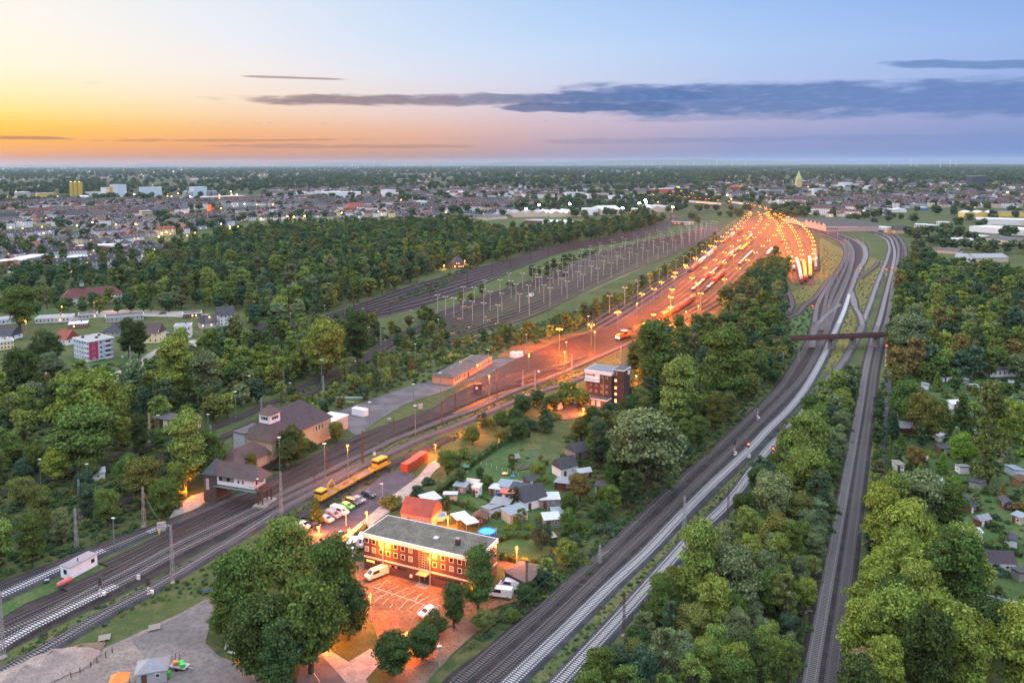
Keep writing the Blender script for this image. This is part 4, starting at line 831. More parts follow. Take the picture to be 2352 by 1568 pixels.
# ---------------------------------------------------------------- building kit
M_GLASS = mat('dark_glass', (.02,.024,.03), .12, .2, spec=.6); M_FRAME = mat('white_frame', (.62,.62,.62), var=.08); M_FRAMED = mat('dark_frame', (.05,.05,.055))
E_WARM = emat('lit_window', (1,.52,.15), 2.2); E_GREEN = emat('lit_window_greenish', (.85,.8,.2), .8)
M_WHITE = mat('white_render', (.60,.62,.66), var=.14, scale=.5, fine=.05); M_CREAM = mat('cream_render', (.40,.33,.20), var=.2, scale=.5); M_YELL = mat('pale_yellow_render', (.62,.54,.34), var=.1)
M_GREYW = mat('grey_render', (.30,.31,.33), var=.15); M_BEIGE = mat('beige_render', (.42,.36,.28), var=.15); M_BLUEW = mat('bluish_render', (.42,.50,.60), var=.1)
M_PINK = mat('salmon_render', (.50,.24,.15), var=.12); M_MAG = mat('magenta_render', (.42,.03,.10), var=.08)
M_BRK = brickmat('dark_brick', (.075,.04,.04), (.10,.052,.048), (.05,.045,.045), 1.0); M_BRKR = brickmat('red_brick', (.26,.075,.045), (.2,.06,.04), (.13,.1,.09), 1.0)
M_BRKP = brickmat('stone_plinth', (.06,.05,.052), (.085,.07,.07), (.04,.04,.04), 1.0, bw=.8, bh=.35)
M_RFLAT = mat('bitumen_roof', (.075,.078,.082), .85, .3, .4, fine=.3, fines=1.2); M_RGRV = gmix('gravel_roof', (.095,.09,.08), (.13,.125,.105), (.05,.05,.045), .35, 1.6)
M_RWH = mat('pale_metal_roof', (.42,.45,.50), .5, .2, .3); M_RGREY = mat('grey_sheet_roof', (.2,.22,.25), .6, .25, .6, fine=.2, fines=3); M_RBLUE = mat('blue_sheet_roof', (.10,.2,.3), .5, .2)
M_TBR = tilemat('brown_tiles', (.055,.038,.04), (.08,.054,.054)); M_TDK = tilemat('dark_tiles', (.03,.034,.045), (.045,.05,.065)); M_TRED = tilemat('red_tiles', (.24,.055,.035), (.17,.045,.035)); M_TDR = tilemat('dark_red_tiles', (.11,.03,.03), (.085,.028,.03)); M_TPUR = tilemat('purple_tiles', (.030,.024,.034), (.045,.034,.045))
M_WOODB = mat('brown_wood', (.09,.05,.03), var=.3, scale=3); M_WOODG = mat('grey_wood', (.2,.19,.17), var=.3, scale=3); M_STEELG = mat('galvanised_steel', (.30,.32,.33), .5, .15, metal=.3); M_RUST = mat('rusty_steel', (.09,.045,.035), .8, .3, 1); M_GRPOLE = mat('green_grey_pole', (.12,.17,.15), .6, .15)
RWIN = random.Random(4)
def win(root, side, x, z, w, h, W, D, frame=None, glass=None, out=.05, fw=.09, name='window', y=None):
    """one window as a child: side f/b/l/r of a W x D body centred on the origin"""
    b = MB(); f = .5*w; 
    b.box(0, 0, -h/2, w, out*2, h, 0, 0)
    glass = glass or (mat('drawn_blind', (.2,.19,.17)) if w < 1.5 and RWIN.random() < .22 else None)
    b.add([(-f+fw,-out-.012,-h/2+fw),(f-fw,-out-.012,-h/2+fw),(f-fw,-out-.012,h/2-fw),(-f+fw,-out-.012,h/2-fw)], [(0,1,2,3)], 1)
    if w > 1.2: b.box(0, -out-.02, -h/2+fw, .06, .02, h-2*fw, 0, 0)
    rz = {'f':0,'r':math.pi/2,'b':math.pi,'l':-math.pi/2}[side]
    loc = {'f':(x,-D/2,z),'b':(-x,D/2,z),'r':(W/2,x,z),'l':(-W/2,-x,z)}[side]
    return b.obj(name, [frame or M_FRAME, glass or M_GLASS], root, loc, rz)
def U3(z, *uv): return [G(u, v, z)[:2] for u, v in uv]
def body(root, sx, sy, h, m, name='wall', z0=0, cx=0, cy=0):
    return MB().box(cx, cy, z0, sx, sy, h).obj(name, m, root)
def flat_roof(root, sx, sy, z, m, mf=None, over=.35, th=.5, cx=0, cy=0, rim=.12):
    b = MB(); b.box(cx, cy, z, sx+2*over, sy+2*over, th, 0, 0)
    b.box(cx, cy, z+th, sx+2*over-.5, sy+2*over-.5, .03, 0, 1)
    return b.obj('roof', [mf or M_FRAME, m], root)
def pitched(root, sx, sy, z, h, m, inset=None, over=.4, cx=0, cy=0, wallm=None, along='x', name='roof'):
    """inset None = hipped ; 0 = gabled (the gable triangles are a second child)"""
    b = MB(); k = h*over/(min(sx, sy)/2) if sy else 0
    S = (sx, sy) if along == 'x' else (sy, sx)
    b.hip(S[0]+2*over, S[1]+2*over, z-k, h+k, inset)
    if along == 'y': b.v = [(-y, x, w) for x, y, w in b.v]
    b.v = [(x+cx, y+cy, w) for x, y, w in b.v]
    o = b.obj(name, m, root)
    if inset == 0 and wallm:
        q = MB(); 
        for sgn in (-1, 1):
            X = sgn*(S[0]/2-.02+.02); T = .15
            tri = [(X,-S[1]/2,z),(X,S[1]/2,z),(X,0,z+h-.05)]; tri2 = [(a-sgn*T,c,d) for a,c,d in tri]
            P = tri+tri2; P = [(-y+cx, x+cy, w) if along == 'y' else (x+cx, y+cy, w) for x, y, w in P]
            q.add(P, [(0,1,2),(5,4,3),(0,3,4,1),(1,4,5,2),(2,5,3,0)])
        q.obj('gable', wallm, root)
    return o
def chimney(parent, x, y, z, h=1.2, s=.6, m=None):
    b = MB(); b.box(x, y, z, s, s, h, 0, 0); b.box(x, y, z+h, s+.15, s+.15, .12, 0, 1); return b.obj('chimney', [m or M_BRKR, M_CONC], parent)
def P2(root, x, y, z=0):
    a = root.rotation_euler[2]; l = root.location; return (l[0]+x*math.cos(a)-y*math.sin(a), l[1]+x*math.sin(a)+y*math.cos(a), z)
# ---------------------------------------------------------------- the brick railway office
def office():
    a, b_, c = U3(8.7, (831,1222.5), (1095,1283), (890,1181)); (cx, cyy), rz, W, D = rect_from(a, b_, c)
    t = thing('railway_office', 'long dark brick office with flat gravel roof and white fascia by the lit car park', 'building', (cx,cyy,0), rz)
    body(t, W-.6, D-.6, 7.7, M_BRK); flat_roof(t, W-.6, D-.6, 7.7, M_RGRV, mat('fascia_white', (.66,.64,.66)), .3, .95)
    r = t.children[-1]; chimney(r, W*.27, -1.2, 8.6, 1.5, .9, M_BRK)
    MB().box(W*.07, -.6, 8.68, 1.1, 1.1, .25).obj('skylight', M_RWH, r)
    for k in range(5): MB().cyl(-W*.4+k*W*.19, D*.36, 8.68, .12, .25, 8).obj('vent', M_STEELG, r)
    MB().box(0, -(D-.6)/2-.03, 2.95, W-.6, .1, .38).obj('band', mat('pale_band', (.55,.48,.42)), t)
    body(t, .12, D-.6, .38, MATS['pale_band'], 'band', 2.95, (W-.6)/2+.03, 0)
    W_ = W-.6; D_ = D-.6
    for f in (.038,.103,.168,.234,.30,.366,.433,.643,.714,.785,.854,.92,.97):
        for z in (7.0, 5.0): win(t, 'f', -W/2+f*W, z, 1.05, 1.2, W_, D_, glass=E_WARM if False else None)
    for f0, n in ((.045, 6), (.25, 5), (.33,3), (.66, 6), (.82,6)):
        for k in range(n if n != 5 else 4):
            g_ = E_GREEN if (f0 == .045 and k < 3) else None
            win(t, 'f', -W/2+(f0+.026*k)*W, 2.25, .72, .62, W_, D_, M_FRAMED, g_, fw=.05)
    for x in np.linspace(-D/2+1.2, D/2-1.2, 4):
        for z in (7.0, 5.0): win(t, 'r', x, z, 1.0, 1.2, W_, D_); win(t, 'l', x, z, 1.0, 1.2, W_, D_)
    # stair bay with entrance
    xs = -W/2+.556*W; b = MB(); b.box(xs, -D_/2-.02, 3.4, 2.0, .12, 4.0, 0, 0)
    for k in range(8): b.box(xs, -D_/2-.1, 3.45+k*.55, 1.9, .06, .06, 0, 1)
    for k in range(5): b.box(xs-.9+k*.45, -D_/2-.1, 3.4, .05, .06, 4.0, 0, 1)
    b.obj('stair_glazing', [M_GLASS, M_STEELG], t)
    MB().box(xs, -D_/2-.9, 2.65, 2.6, 1.7, .18).obj('canopy', mat('canopy', (.4,.3,.15)), t)
    d = MB(); d.box(xs, -D_/2-.05, 0, 2.0, .12, 2.3, 0, 0); d.box(xs-.45, -D_/2-.12, .3, .75, .04, 1.8, 0, 1); d.box(xs+.45, -D_/2-.12, .3, .75, .04, 1.8, 0, 1)
    dd = d.obj('door', [M_FRAMED, M_GLASS], t); MB().box(xs+.1, -D_/2-.2, 1.0, .04, .06, .5).obj('handle', M_STEELG, dd)
    MB().box(xs, -D_/2-1.2, 0, 3, 1.8, .2).obj('steps', M_CONC, t)
    MB().box(-W/2+.215*W, -D_/2-.04, .1, 1.6, .1, 2.4).obj('side_door', mat('orange_door', (.35,.13,.05)), t)
    for k in range(4): MB().box(-W/2+(.46+.01*k)*W-.6, -D_/2-.25, .9, .5, .35, .6).obj('meter_box', M_FRAME, t) if k == 0 else None
    MB().tube((xs-1.4,-D_/2-.08,0),(xs-1.4,-D_/2-.08,7.7), .06, 6).obj('downpipe', M_STEELG, t)
    MB().tube((xs+1.5,-D_/2-.08,0),(xs+1.5,-D_/2-.08,7.7), .06, 6).obj('downpipe', M_STEELG, t)
    return t
OFFICE = office()
# flat roofed low annex right of the office
def annex():
    a, b_, c = U3(3, (1160,1310), (1207,1339), (1248,1298)); b_, a = b_, a
    P = [G(*p, 3)[:2] for p in ((1160,1312),(1195,1288),(1250,1300),(1212,1340))]
    t = thing('garage', 'low flat roofed garage at the right edge of the lit car park', 'garage', (0,0,0))
    MB().prism(P, 0, 2.8).obj('wall', M_BRK, t); cx_ = sum(p[0] for p in P)/4; cy_ = sum(p[1] for p in P)/4
    MB().prism([(cx_+(p[0]-cx_)*1.06, cy_+(p[1]-cy_)*1.06) for p in P], 2.8, 3.05, 0).obj('roof', M_RFLAT, t)
    e = (P[3][0]-P[0][0], P[3][1]-P[0][1]); 
    for k in range(2):
        f = .28+.42*k; x = P[0][0]+e[0]*f; y = P[0][1]+e[1]*f; n = Vector((-e[1], e[0], 0)).normalized()*-.06
        MB().box(x-n.x*0, y, .05, 2.2, .14, 2.2, math.atan2(e[1], e[0])).obj('door', M_WOODB, t)
annex()
# ---------------------------------------------------------------- brick tower
def tower():
    a, b_ = U3(13.2, (1345,846), (1404,854)); c = U3(13.2, (1371,834))[0]; (cx, cyy), rz, W, D = rect_from(a, b_, c); D = max(D, 7)
    t = thing('signal_tower', 'tall dark brick signal tower with white top band and lit stair windows', 'tower', (cx,cyy,0), rz)
    body(t, W, D, 11.7, M_BRK); f = mat('tower_fascia', (.66,.64,.67)); b = MB(); b.box(0, -.1, 11.7, W+.5, D+.7, 1.3, 0, 0); b.box(0, -.1, 13.0, W+.1, D+.3, .04, 0, 1)
    b.obj('roof', [f, mat('patchy_bitumen', (.13,.14,.16), var=.6, scale=.7)], t)
    Wp = W*.56; x0 = -W/2+Wp/2
    b = MB(); b.box(x0, -D/2-.12, 9.3, Wp, .25, 2.38, 0, 0); b.box(x0, -D/2-.5, 8.6, Wp+.2, .9, .5, 0, 0); b.obj('white_panel', [mat('panel_white', (.7,.7,.72))], t)
    for k in range(4): win(t, 'f', -W/2+.9+k*.95, 11.1, .8, .55, W, D+.55, M_FRAMED, fw=.05)
    b = MB(); 
    for k in range(14): b.beam((-W/2+k*Wp/13, -D/2-.92, 9.1), (-W/2+k*Wp/13, -D/2-.92, 10.0), .04)
    b.beam((-W/2, -D/2-.92, 10.0), (-W/2+Wp, -D/2-.92, 10.0), .05); b.obj('balcony_railing', M_STEELG, t)
    for x in (.63, .83): win(t, 'f', -W/2+x*W, 10.6, .95, .8, W, D)
    sq = mat('infill_brick', (.17,.13,.12)); 
    for z in (7.2, 4.9):
        for x in (.22, .42, .63, .83): MB().box(-W/2+x*W, -D/2-.01, z-.65, 1.1, .06, 1.3).obj('blind_window', sq, t)
    MB().tube((W*.2,-D/2-.1,3.4),(W*.2,-D/2-.1,11.7), .08, 6).obj('downpipe', M_STEELG, t)
    # stair tower
    sx, sy = 4.4, 6.5; ox, oy = W/2+sx/2, .2
    q = MB().box(ox, oy, 0, sx, sy, 13.6).obj('stair_tower', M_BRK, t)
    b = MB(); b.box(ox, oy, 13.6, sx+.5, sy+.5, .3, 0, 0); b.box(ox, oy, 13.9, sx+.2, sy+.2, .03, 0, 1); b.obj('stair_roof', [f, M_RFLAT], q)
    for k, z in enumerate((12.4, 9.6, 6.7, 4.3, 1.6)):
        w_ = win(t, 'f', ox-1.1, z, 1.0, 1.1 if k < 4 else 1.6, W, -2*(oy-sy/2), M_FRAME, E_WARM if k else None); w_.location.y = oy-sy/2
    MB().box(W/2+sx+.3, 1.2, 11.5, .7, 1.4, 1.5).obj('white_box', M_FRAME, t)
    b = MB(); b.tube((W*.42, 1, 13), (W*.42, 1, 19), .09, 6); b.tube((W*.42-.5,1,17),(W*.42+.5,1,17), .05, 5); b.tube((W*.42-.5,1,16),(W*.42-.5,1,18), .05, 5); b.tube((W*.42+.5,1,16),(W*.42+.5,1,18), .05, 5); b.obj('antenna', M_GRPOLE, t)
    # garage row
    gw = W+1.0; b = MB(); b.box(-.6, -D/2-1.9, 0, gw, 3.8, 2.7); g_ = b.obj('garage_block', M_BRKR, t)
    b = MB(); b.box(-.6, -D/2-2.0, 2.7, gw+.5, 4.2, .35, 0, 0); b.box(-.6, -D/2-2.0, 3.05, gw+.2, 3.9, .03, 0, 1); b.obj('garage_roof', [f, M_RFLAT], g_)
    for k, col in enumerate(('yellow','white','white','white')):
        MB().box(-.6-gw/2+1.5+k*2.3, -D/2-3.84, .1, 1.5, .1, 2.2).obj('garage_door', mat('yellow_door', (.6,.4,.1)) if k == 0 else M_FRAME, g_)
    return t
TOWER = tower()
def small_block():
    a, b_, c = U3(2.5, (1266.5,922), (1280,926.5), (1278,915.5)); (cx, cyy), rz, W, D = rect_from(a, b_, c)
    t = thing('utility_hut', 'small white utility hut with flat grey roof on the lit dirt yard', 'hut', (cx,cyy,0), rz)
    body(t, 3.4, 3.4, 2.4, M_WHITE); flat_roof(t, 3.4, 3.4, 2.4, M_RFLAT, over=.15, th=.2); MB().box(.6, -1.73, .1, 1.6, .08, 2.0).obj('door', mat('pink_door', (.4,.2,.17)), t)
    t = thing('brick_stack', 'low heap of stacked red bricks beside the utility hut', 'brick stack', (*G(1300,930)[:2], 0), .3)
    b = MB(); r_ = random.Random(3)
    for k in range(7): b.box(-3+k, r_.uniform(-.3,.3), 0, .95, 1.2, r_.uniform(.7,1.5), r_.uniform(-.2,.2))
    b.obj('bricks', M_BRKR, t)
small_block()
# ---------------------------------------------------------------- station building and signal box over the tracks
def sigbox():
    z1 = 5.2; a, b_, c = U3(z1, (497,1111), (584,1124), (604,1113)); (cx, cyy), rz, W, D = rect_from(a, b_, c); D = 5.0
    cyy = a[1]+(b_[1]-a[1])/2+math.cos(rz)*D/2; cx = (a[0]+b_[0])/2-math.sin(rz)*D/2
    t = thing('bridge_signal_box', 'signal box with white walls and brown hipped roof spanning over the tracks', 'signal box', (cx,cyy,0), rz)
    body(t, W, D, 2.7, M_WHITE, z0=z1)
    x0 = -W/2
    b = MB(); b.box(x0-1.9, .3, 0, 4.2, D+1.4, 7.9); pier = b.obj('pier', M_BRKP, t)
    MB().box(x0-2.6, -D/2-.42, 3.4, 1.0, .1, 3.2).obj('pier_panel', M_GREYW, pier)
    b = MB(); b.box(.2, 0, z1-.9, W+.4, D+.2, .85); b.obj('girder', mat('girder', (.11,.10,.10)), t)
    MB().box(.2, -D/2-.35, z1-.55, W+1.6, .7, .16).obj('walkway', mat('green_walkway', (.12,.22,.19)), t)
    b = MB(); L = W+6.2; b.hip(L, D+1.5, 7.85, 3.1, 3.2); b.v = [(x-.9, y, z) for x, y, z in b.v]; rf = b.obj('roof', M_TBR, t)
    b = MB(); b.hip(4.9, D+2.2, 7.8, 3.6, 2.3, x0-1.9, .3); b.obj('pier_roof', M_TDK, t)
    b = MB(); b.box(1, 1.2, 9.9, .5, .5, 1.3); b.obj('chimney', M_BRK, rf)
    for k in range(4): win(t, 'f', x0+1.5+k*1.25, 6.9, 1.15, 1.15, W, D, M_FRAMED)
    for k in range(2): win(t, 'f', x0+7.3+k*1.5, 6.75, .5, .9, W, D, M_FRAMED)
    for x in (-1.2, 1.0): win(t, 'r', x, 6.8, 1.0, 1.4, W, D, M_FRAMED)
    # name board : dark lettering on white
    b = MB(); b.box(0, 0, 0, 1.2, .06, .5, 0, 0); 
    sg = b.obj('name_board', [M_FRAME], t, (W/2-1.0, -D/2-.05, 5.6))
    to = textobj('lettering', 'Hamm', .42); to.parent = sg; to.location = (0,-.05,.1); to.rotation_euler = (math.pi/2,0,0)
    # balcony, clock and far pier
    b = MB(); X = W/2+1.6; b.box(X, 0, z1-.4, 3.2, D, .25)
    for k in range(6): b.beam((W/2+.2+k*.6,-D/2,z1-.2),(W/2+.2+k*.6,-D/2,z1+.9), .05)
    for k in range(8): b.beam((W/2+3.2,-D/2+k*D/7,z1-.2),(W/2+3.2,-D/2+k*D/7,z1+.9), .05)
    b.beam((W/2+.2,-D/2,z1+.9),(W/2+3.2,-D/2,z1+.9), .06); b.beam((W/2+3.2,-D/2,z1+.9),(W/2+3.2,D/2,z1+.9), .06); b.obj('balcony', M_RUST, t)
    b = MB(); b.tube((W/2+1.2,-D/2-.1,z1),(W/2+1.2,-D/2-.1,z1+2.6), .05, 6); b.tube((W/2+1.2,-D/2-.3,z1+2.9),(W/2+1.2,-D/2+.1,z1+2.9), .45, 16); b.obj('clock', M_FRAME, t)
    b = MB()
    for sx in (0, 1.4):
        for sy in (-D/2+.5, D/2-.5): b.beam((W/2+.8+sx, sy, 1.0), (W/2+.8+sx, sy, z1-.5), .3)
    b.beam((W/2+.8,-D/2+.5,1),(W/2+2.2,D/2-.5,z1-.6), .15); b.beam((W/2+2.2,-D/2+.5,z1-.6),(W/2+.8,D/2-.5,1), .15); b.obj('trestle', M_RUST, t)
    MB().box(W/2+1.5, 0, 0, 3.4, D+1.5, 1.0).obj('pier_base', M_CONC, t)
    return t
SIG = sigbox()
def station():
    rz = SIG.rotation_euler[2]
    # axis along the tracks
    p = np.array(G(592,1130)[:2]); q = np.array(G(760,1046)[:2]); d = q-p; ang = math.atan2(d[1], d[0])
    # tower block : front corner
    fc = np.array(U3(0, (783,1107))[0]) if False else None
    base = np.array(G(623,1076)[:2])            # foot of the corner between wing and tower block
    u = np.array([math.cos(ang), math.sin(ang)]); n = np.array([-u[1], u[0]])    # n points away from the tracks
    def loc(a, b): return base+u*a+n*b
    t = thing('station_building', 'cream station building with brown roofs and a white lantern tower beside the tracks', 'building', (*loc(5.2,5), 0), ang)
    W, D = 9.6, 10.0
    body(t, W, D, 8.4, M_CREAM); body(t, W+.12, D+.12, 2.4, M_BRKP, 'plinth')
    b = MB(); o = .7; z0 = 8.3; zt = 13.0; s = 2.0
    vs = [(-W/2-o,-D/2-o,z0),(W/2+o,-D/2-o,z0),(W/2+o,D/2+o,z0),(-W/2-o,D/2+o,z0),(-s,-s,zt),(s,-s,zt),(s,s,zt),(-s,s,zt)]
    b.add(vs, [(0,1,5,4),(1,2,6,5),(2,3,7,6),(3,0,4,7),(3,2,1,0)]); b.obj('roof', M_TBR, t)
    lt = MB().box(0,0,12.2, 4.5, 4.5, 3.3).obj('lantern', M_WHITE, t); b = MB(); b.hip(5.6,5.6,15.5,2.6,2.79); b.obj('lantern_roof', M_TBR, lt)
    for k in range(3): w_ = win(t, 'f', -1.0+k*.95, 14.2, .8, .9, 4.5, 4.5, M_FRAMED); w_ = win(t, 'l', -1.0+k*.95, 14.2, .8, .9, 4.5, 4.5, M_FRAMED)
    for k in range(3): win(t, 'f', -2.6+k*.85, 5.6, .6, 2.8, W, D, M_FRAMED); win(t, 'f', -2.6+k*.85, 7.6, .6, .55, W, D, M_FRAMED)
    dr = MB().box(-2.0, -D/2-.1, 0, 1.7, .14, 2.9).obj('door', M_TDR, t)
    for k in range(3): win(t, 'f', 1.4+k*1.1, 3.6, .7, 1.4, W, D, M_FRAMED)
    for x in (-2.5, 2.5): win(t, 'l', x, 6.4, .9, 1.3, W, D)
    # main hall (behind, along the tracks)
    hall = MB(); hx0, hx1 = W/2-1.0, W/2+20.5; hy0, hy1 = -D/2+1.6, D/2+7
    hall.box((hx0+hx1)/2, (hy0+hy1)/2, 0, hx1-hx0, hy1-hy0, 7.4); ho = hall.obj('hall_wall', M_CREAM, t)
    b = MB(); b.hip(hx1-hx0+1.4, hy1-hy0+1.4, 7.3, 6.8, 7.0, (hx0+hx1)/2, (hy0+hy1)/2); b.obj('hall_roof', M_TPUR, t)
    for k in range(6):
        w_ = win(t, 'f', hx1-1.6-k*1.5, 5.6, .8, 1.7, W, D, M_FRAME); w_.location.y = hy0
    for k in range(4):
        w_ = win(t, 'r', -2+k*2.2, 5.6, .8, 1.7, W, D, M_FRAME); w_.location.x = hx1
    MB().box(hx0+4.5, hy1-4.5, 12.5, 2.2, 1.0, 1.9).obj('chimney', M_BRK, t)
    MB().box(hx0+1.5, hy1+2, 0, 9, 5, 6.5).obj('rear_block', M_GREYW, t); MB().box(hx0+1.5, hy1+2, 6.5, 9.5, 5.5, .3).obj('rear_roof', M_RFLAT, t)
    # flat annex
    ax0, ax1 = hx1+.02, hx1+10.5; ay0, ay1 = hy0+1.0, hy0+8.5
    MB().box((ax0+ax1)/2, (ay0+ay1)/2, 0, ax1-ax0, ay1-ay0, 4.6).obj('annex_wall', M_CREAM, t)
    b = MB(); b.box((ax0+ax1)/2, (ay0+ay1)/2, 4.6, ax1-ax0+.5, ay1-ay0+.5, .4, 0, 0); b.box((ax0+ax1)/2, (ay0+ay1)/2, 5.0, ax1-ax0, ay1-ay0, .03, 0, 1); b.obj('annex_roof', [M_FRAME, M_RWH], t)
    for k in range(6): w_ = win(t, 'f', ax0+1+k*1.7, 2.9, 1.2, 2.0, W, D, M_FRAME, M_GREYW); w_.location.y = ay0
    # low wing towards the signal box
    wx1, wx0 = -W/2-.0, -W/2-14.5; wy0, wy1 = -D/2+.7, -D/2+8.3
    MB().box((wx0+wx1)/2-.02, (wy0+wy1)/2, 0, wx1-wx0, wy1-wy0, 5.0).obj('wing_wall', M_CREAM, t); MB().box((wx0+wx1)/2-.02, (wy0+wy1)/2, 0, wx1-wx0+.1, wy1-wy0+.1, 1.8).obj('plinth', M_BRKP, t)
    b = MB(); b.hip(wx1-wx0+1.0, wy1-wy0+1.4, 4.9, 4.0, 3.6, (wx0+wx1)/2-.02, (wy0+wy1)/2); b.obj('wing_roof', M_TBR, t)
    for k in range(4): w_ = win(t, 'f', wx1-1.6-k*1.6, 3.4, .9, 1.3, W, D, M_FRAME, M_GREYW); w_.location.y = wy0
    return t
STA = station()
def clockbox():
    a, b_, c = U3(7.6, (347,958), (430,970), (378,943)); (cx, cyy), rz, W, D = rect_from(a, b_, c); D = 5.5; W = min(W, 15)
    t = thing('clock_signal_box', 'old flat roofed signal box on a brick pier with a round clock', 'signal box', (cx,cyy,0), rz)
    MB().box(-W/2+2, 0, 0, 4, D, 7.0).obj('pier', M_BRKP, t); MB().box(2, 0, 4.2, W-4.02, D, 2.9).obj('wall', M_WHITE, t)
    MB().box(2, 0, 3.5, W-4, D+.3, .7).obj('girder', M_RUST, t); flat_roof(t, W, D, 7.1, M_RFLAT, M_FRAMED, .6, .3)
    MB().box(W/2-2.2, 0, 0, 2.6, D-.6, 3.5).obj('far_pier', M_BRK, t)
    for k in range(5): win(t, 'f', -1+k*1.3, 5.9, 1.1, 1.2, W, D, M_FRAMED)
    b = MB(); b.tube((W/2+.3,-D/2-.6,5.6),(W/2+.3,-D/2-.4,5.6), .85, 18); b.obj('clock', mat('clock_face', (.8,.8,.75)), t)
    b = MB(); b.beam((W/2+.3,-D/2-.62,5.6),(W/2+.3,-D/2-.62,6.2), .06); b.beam((W/2+.3,-D/2-.62,5.6),(W/2-.1,-D/2-.62,5.5), .06); b.obj('clock_hands', M_FRAMED, t)
    chimney(t, W/2-1, 0, 7.4, 1.6, .6, M_BRK)
clockbox()
def lowhouse():
    a, b_, c = U3(3.6, (1004,855), (1042,866), (1080,823)); b2, c2 = U3(3.6, (1042,866), (1130,818))
    (cx, cyy), rz, W, D = rect_from(b2, c2, a); D = min(max(D, 8), 10)
    t = thing('low_office_building', 'long low salmon walled building with shallow grey roof beside the access road', 'building', (cx,cyy,0), rz)
    body(t, W, D, 3.4, M_PINK); MB().hip(W*.62+1, D+1.4, 3.35, 1.5, 3.5, -W*.19, 0).obj('roof', M_RFLAT, t); MB().hip(W*.38+.5, D-.6, 3.37, 1.3, 2.5, W*.31+.2, 0).obj('rear_roof', M_RFLAT, t)
    for k in range(18):
        if k != 6: win(t, 'f', -W/2+1.4+k*(W-2.5)/17, 2.0, .9, 1.3, W, D, mat('cream_frame', (.55,.48,.35)))
    MB().box(-W/2+1.4+6*(W-2.5)/17, -D/2-.04, 0, 1.1, .1, 2.3).obj('door', M_GLASS, t); MB().box(-W/2-.04, 1.5, 0, .1, 1.0, 2.2).obj('side_door', M_GREYW, t)
    chimney(t, -W*.3, 0, 4.4, 1.1, .5, M_GREYW); chimney(t, -W*.05, .4, 4.5, 1.3, .9, M_GREYW)
lowhouse()
def cabin():
    a, b_, c = U3(2.7, (168,1325), (224,1283), (148,1300)); a2, b2, c2 = U3(0, (170,1331), (224,1302), (150,1318))
    (cx, cyy), rz, W, D = rect_from(a2, b2, c2); W, D = 7.2, 2.9
    t = thing('site_cabin', 'white site cabin with grey felt roof between the tracks', 'cabin', (cx,cyy,0), rz)
    body(t, W, D, 2.7, mat('cabin_white', (.62,.68,.76)), z0=.15); MB().box(0,0,2.85,W+.3,D+.3,.14).obj('roof', mat('felt_roof', (.22,.2,.22), var=.15), t)
    win(t, 'r', 0, 1.8, .9, .9, W, D, M_FRAMED); win(t, 'f', W/2-1.2, 1.8, .9, .9, W, D, M_FRAMED); win(t, 'l', 0, 1.7, 1.0, 1.1, W, D, M_FRAMED)
    MB().tube((-.8,-.6,2.9),(-.8,-.6,3.8), .12, 8).obj('flue', M_FRAMED, t)
    t = thing('gas_tank', 'pink red cylindrical tank lying beside the white cabin', 'tank', (*G(148,1345)[:2], 0), rz)
    b = MB(); b.tube((-1.4,0,.95),(1.4,0,.95), .62, 16); b.tube((-1.4,0,.95),(-1.75,0,.95), .62, 16, .3); b.tube((1.4,0,.95),(1.75,0,.95), .62, 16, .3); b.obj('vessel', mat('faded_red', (.42,.12,.13), .5, .15), t, smooth=True)
    for x in (-1, 1): MB().box(x,0,0,.2,1.0,.42).obj('foot', M_CONC, t)
cabin()
def containers():
    mwh = mat('container_white', (.60,.66,.74), .55, .08); mred = mat('container_red', (.40,.07,.035), .6, .25, 1.2)
    def cont(name, label, uv, u2, L=6.06, m=mwh, group=None, W=2.44, H=2.6):
        p = G(*uv); q = G(*u2); rz = math.atan2(q[1]-p[1], q[0]-p[0]); t = thing(name, label, 'container', (p[0]+math.cos(rz)*L/2-math.sin(rz)*W/2, p[1]+math.sin(rz)*L/2+math.cos(rz)*W/2, 0), rz, group)
        b = MB(); b.box(0,0,.15,L,W,H-.15); 
        for k in range(int(L/.3)): b.box(-L/2+.2+k*.3, 0, .3, .12, W+.07, H-.5)
        b.box(0,-W/2,.1,L,.1,.2); b.box(0,-W/2,H-.15,L,.1,.17); b.obj('shell', m, t)
        for s in (-.6,.6): b = MB(); b.box(L/2+.02, s, .25, .06, 1.12, H-.4); b.tube((L/2+.08,s-.25,.3),(L/2+.08,s-.25,H-.2), .03, 5); b.obj('door', m, t)
    cont('shipping_container', 'white shipping container on the asphalt beside the access road', (808,952), (836,958))
    cont('tool_container', 'white tool container, left one of the pair on the lit ground', (1171,820), (1184,823), 4, group=None)
    cont('tool_container', 'white tool container, right one of the pair on the lit ground', (1183,822), (1198,821), 4)
    cont('shipping_container', 'red shipping container at the near end beside the lane', (936,1086), (966,1068), 6, mred)
    cont('shipping_container', 'red shipping container just behind the near one beside the lane', (960,1070), (986,1053), 6, mred)
containers()
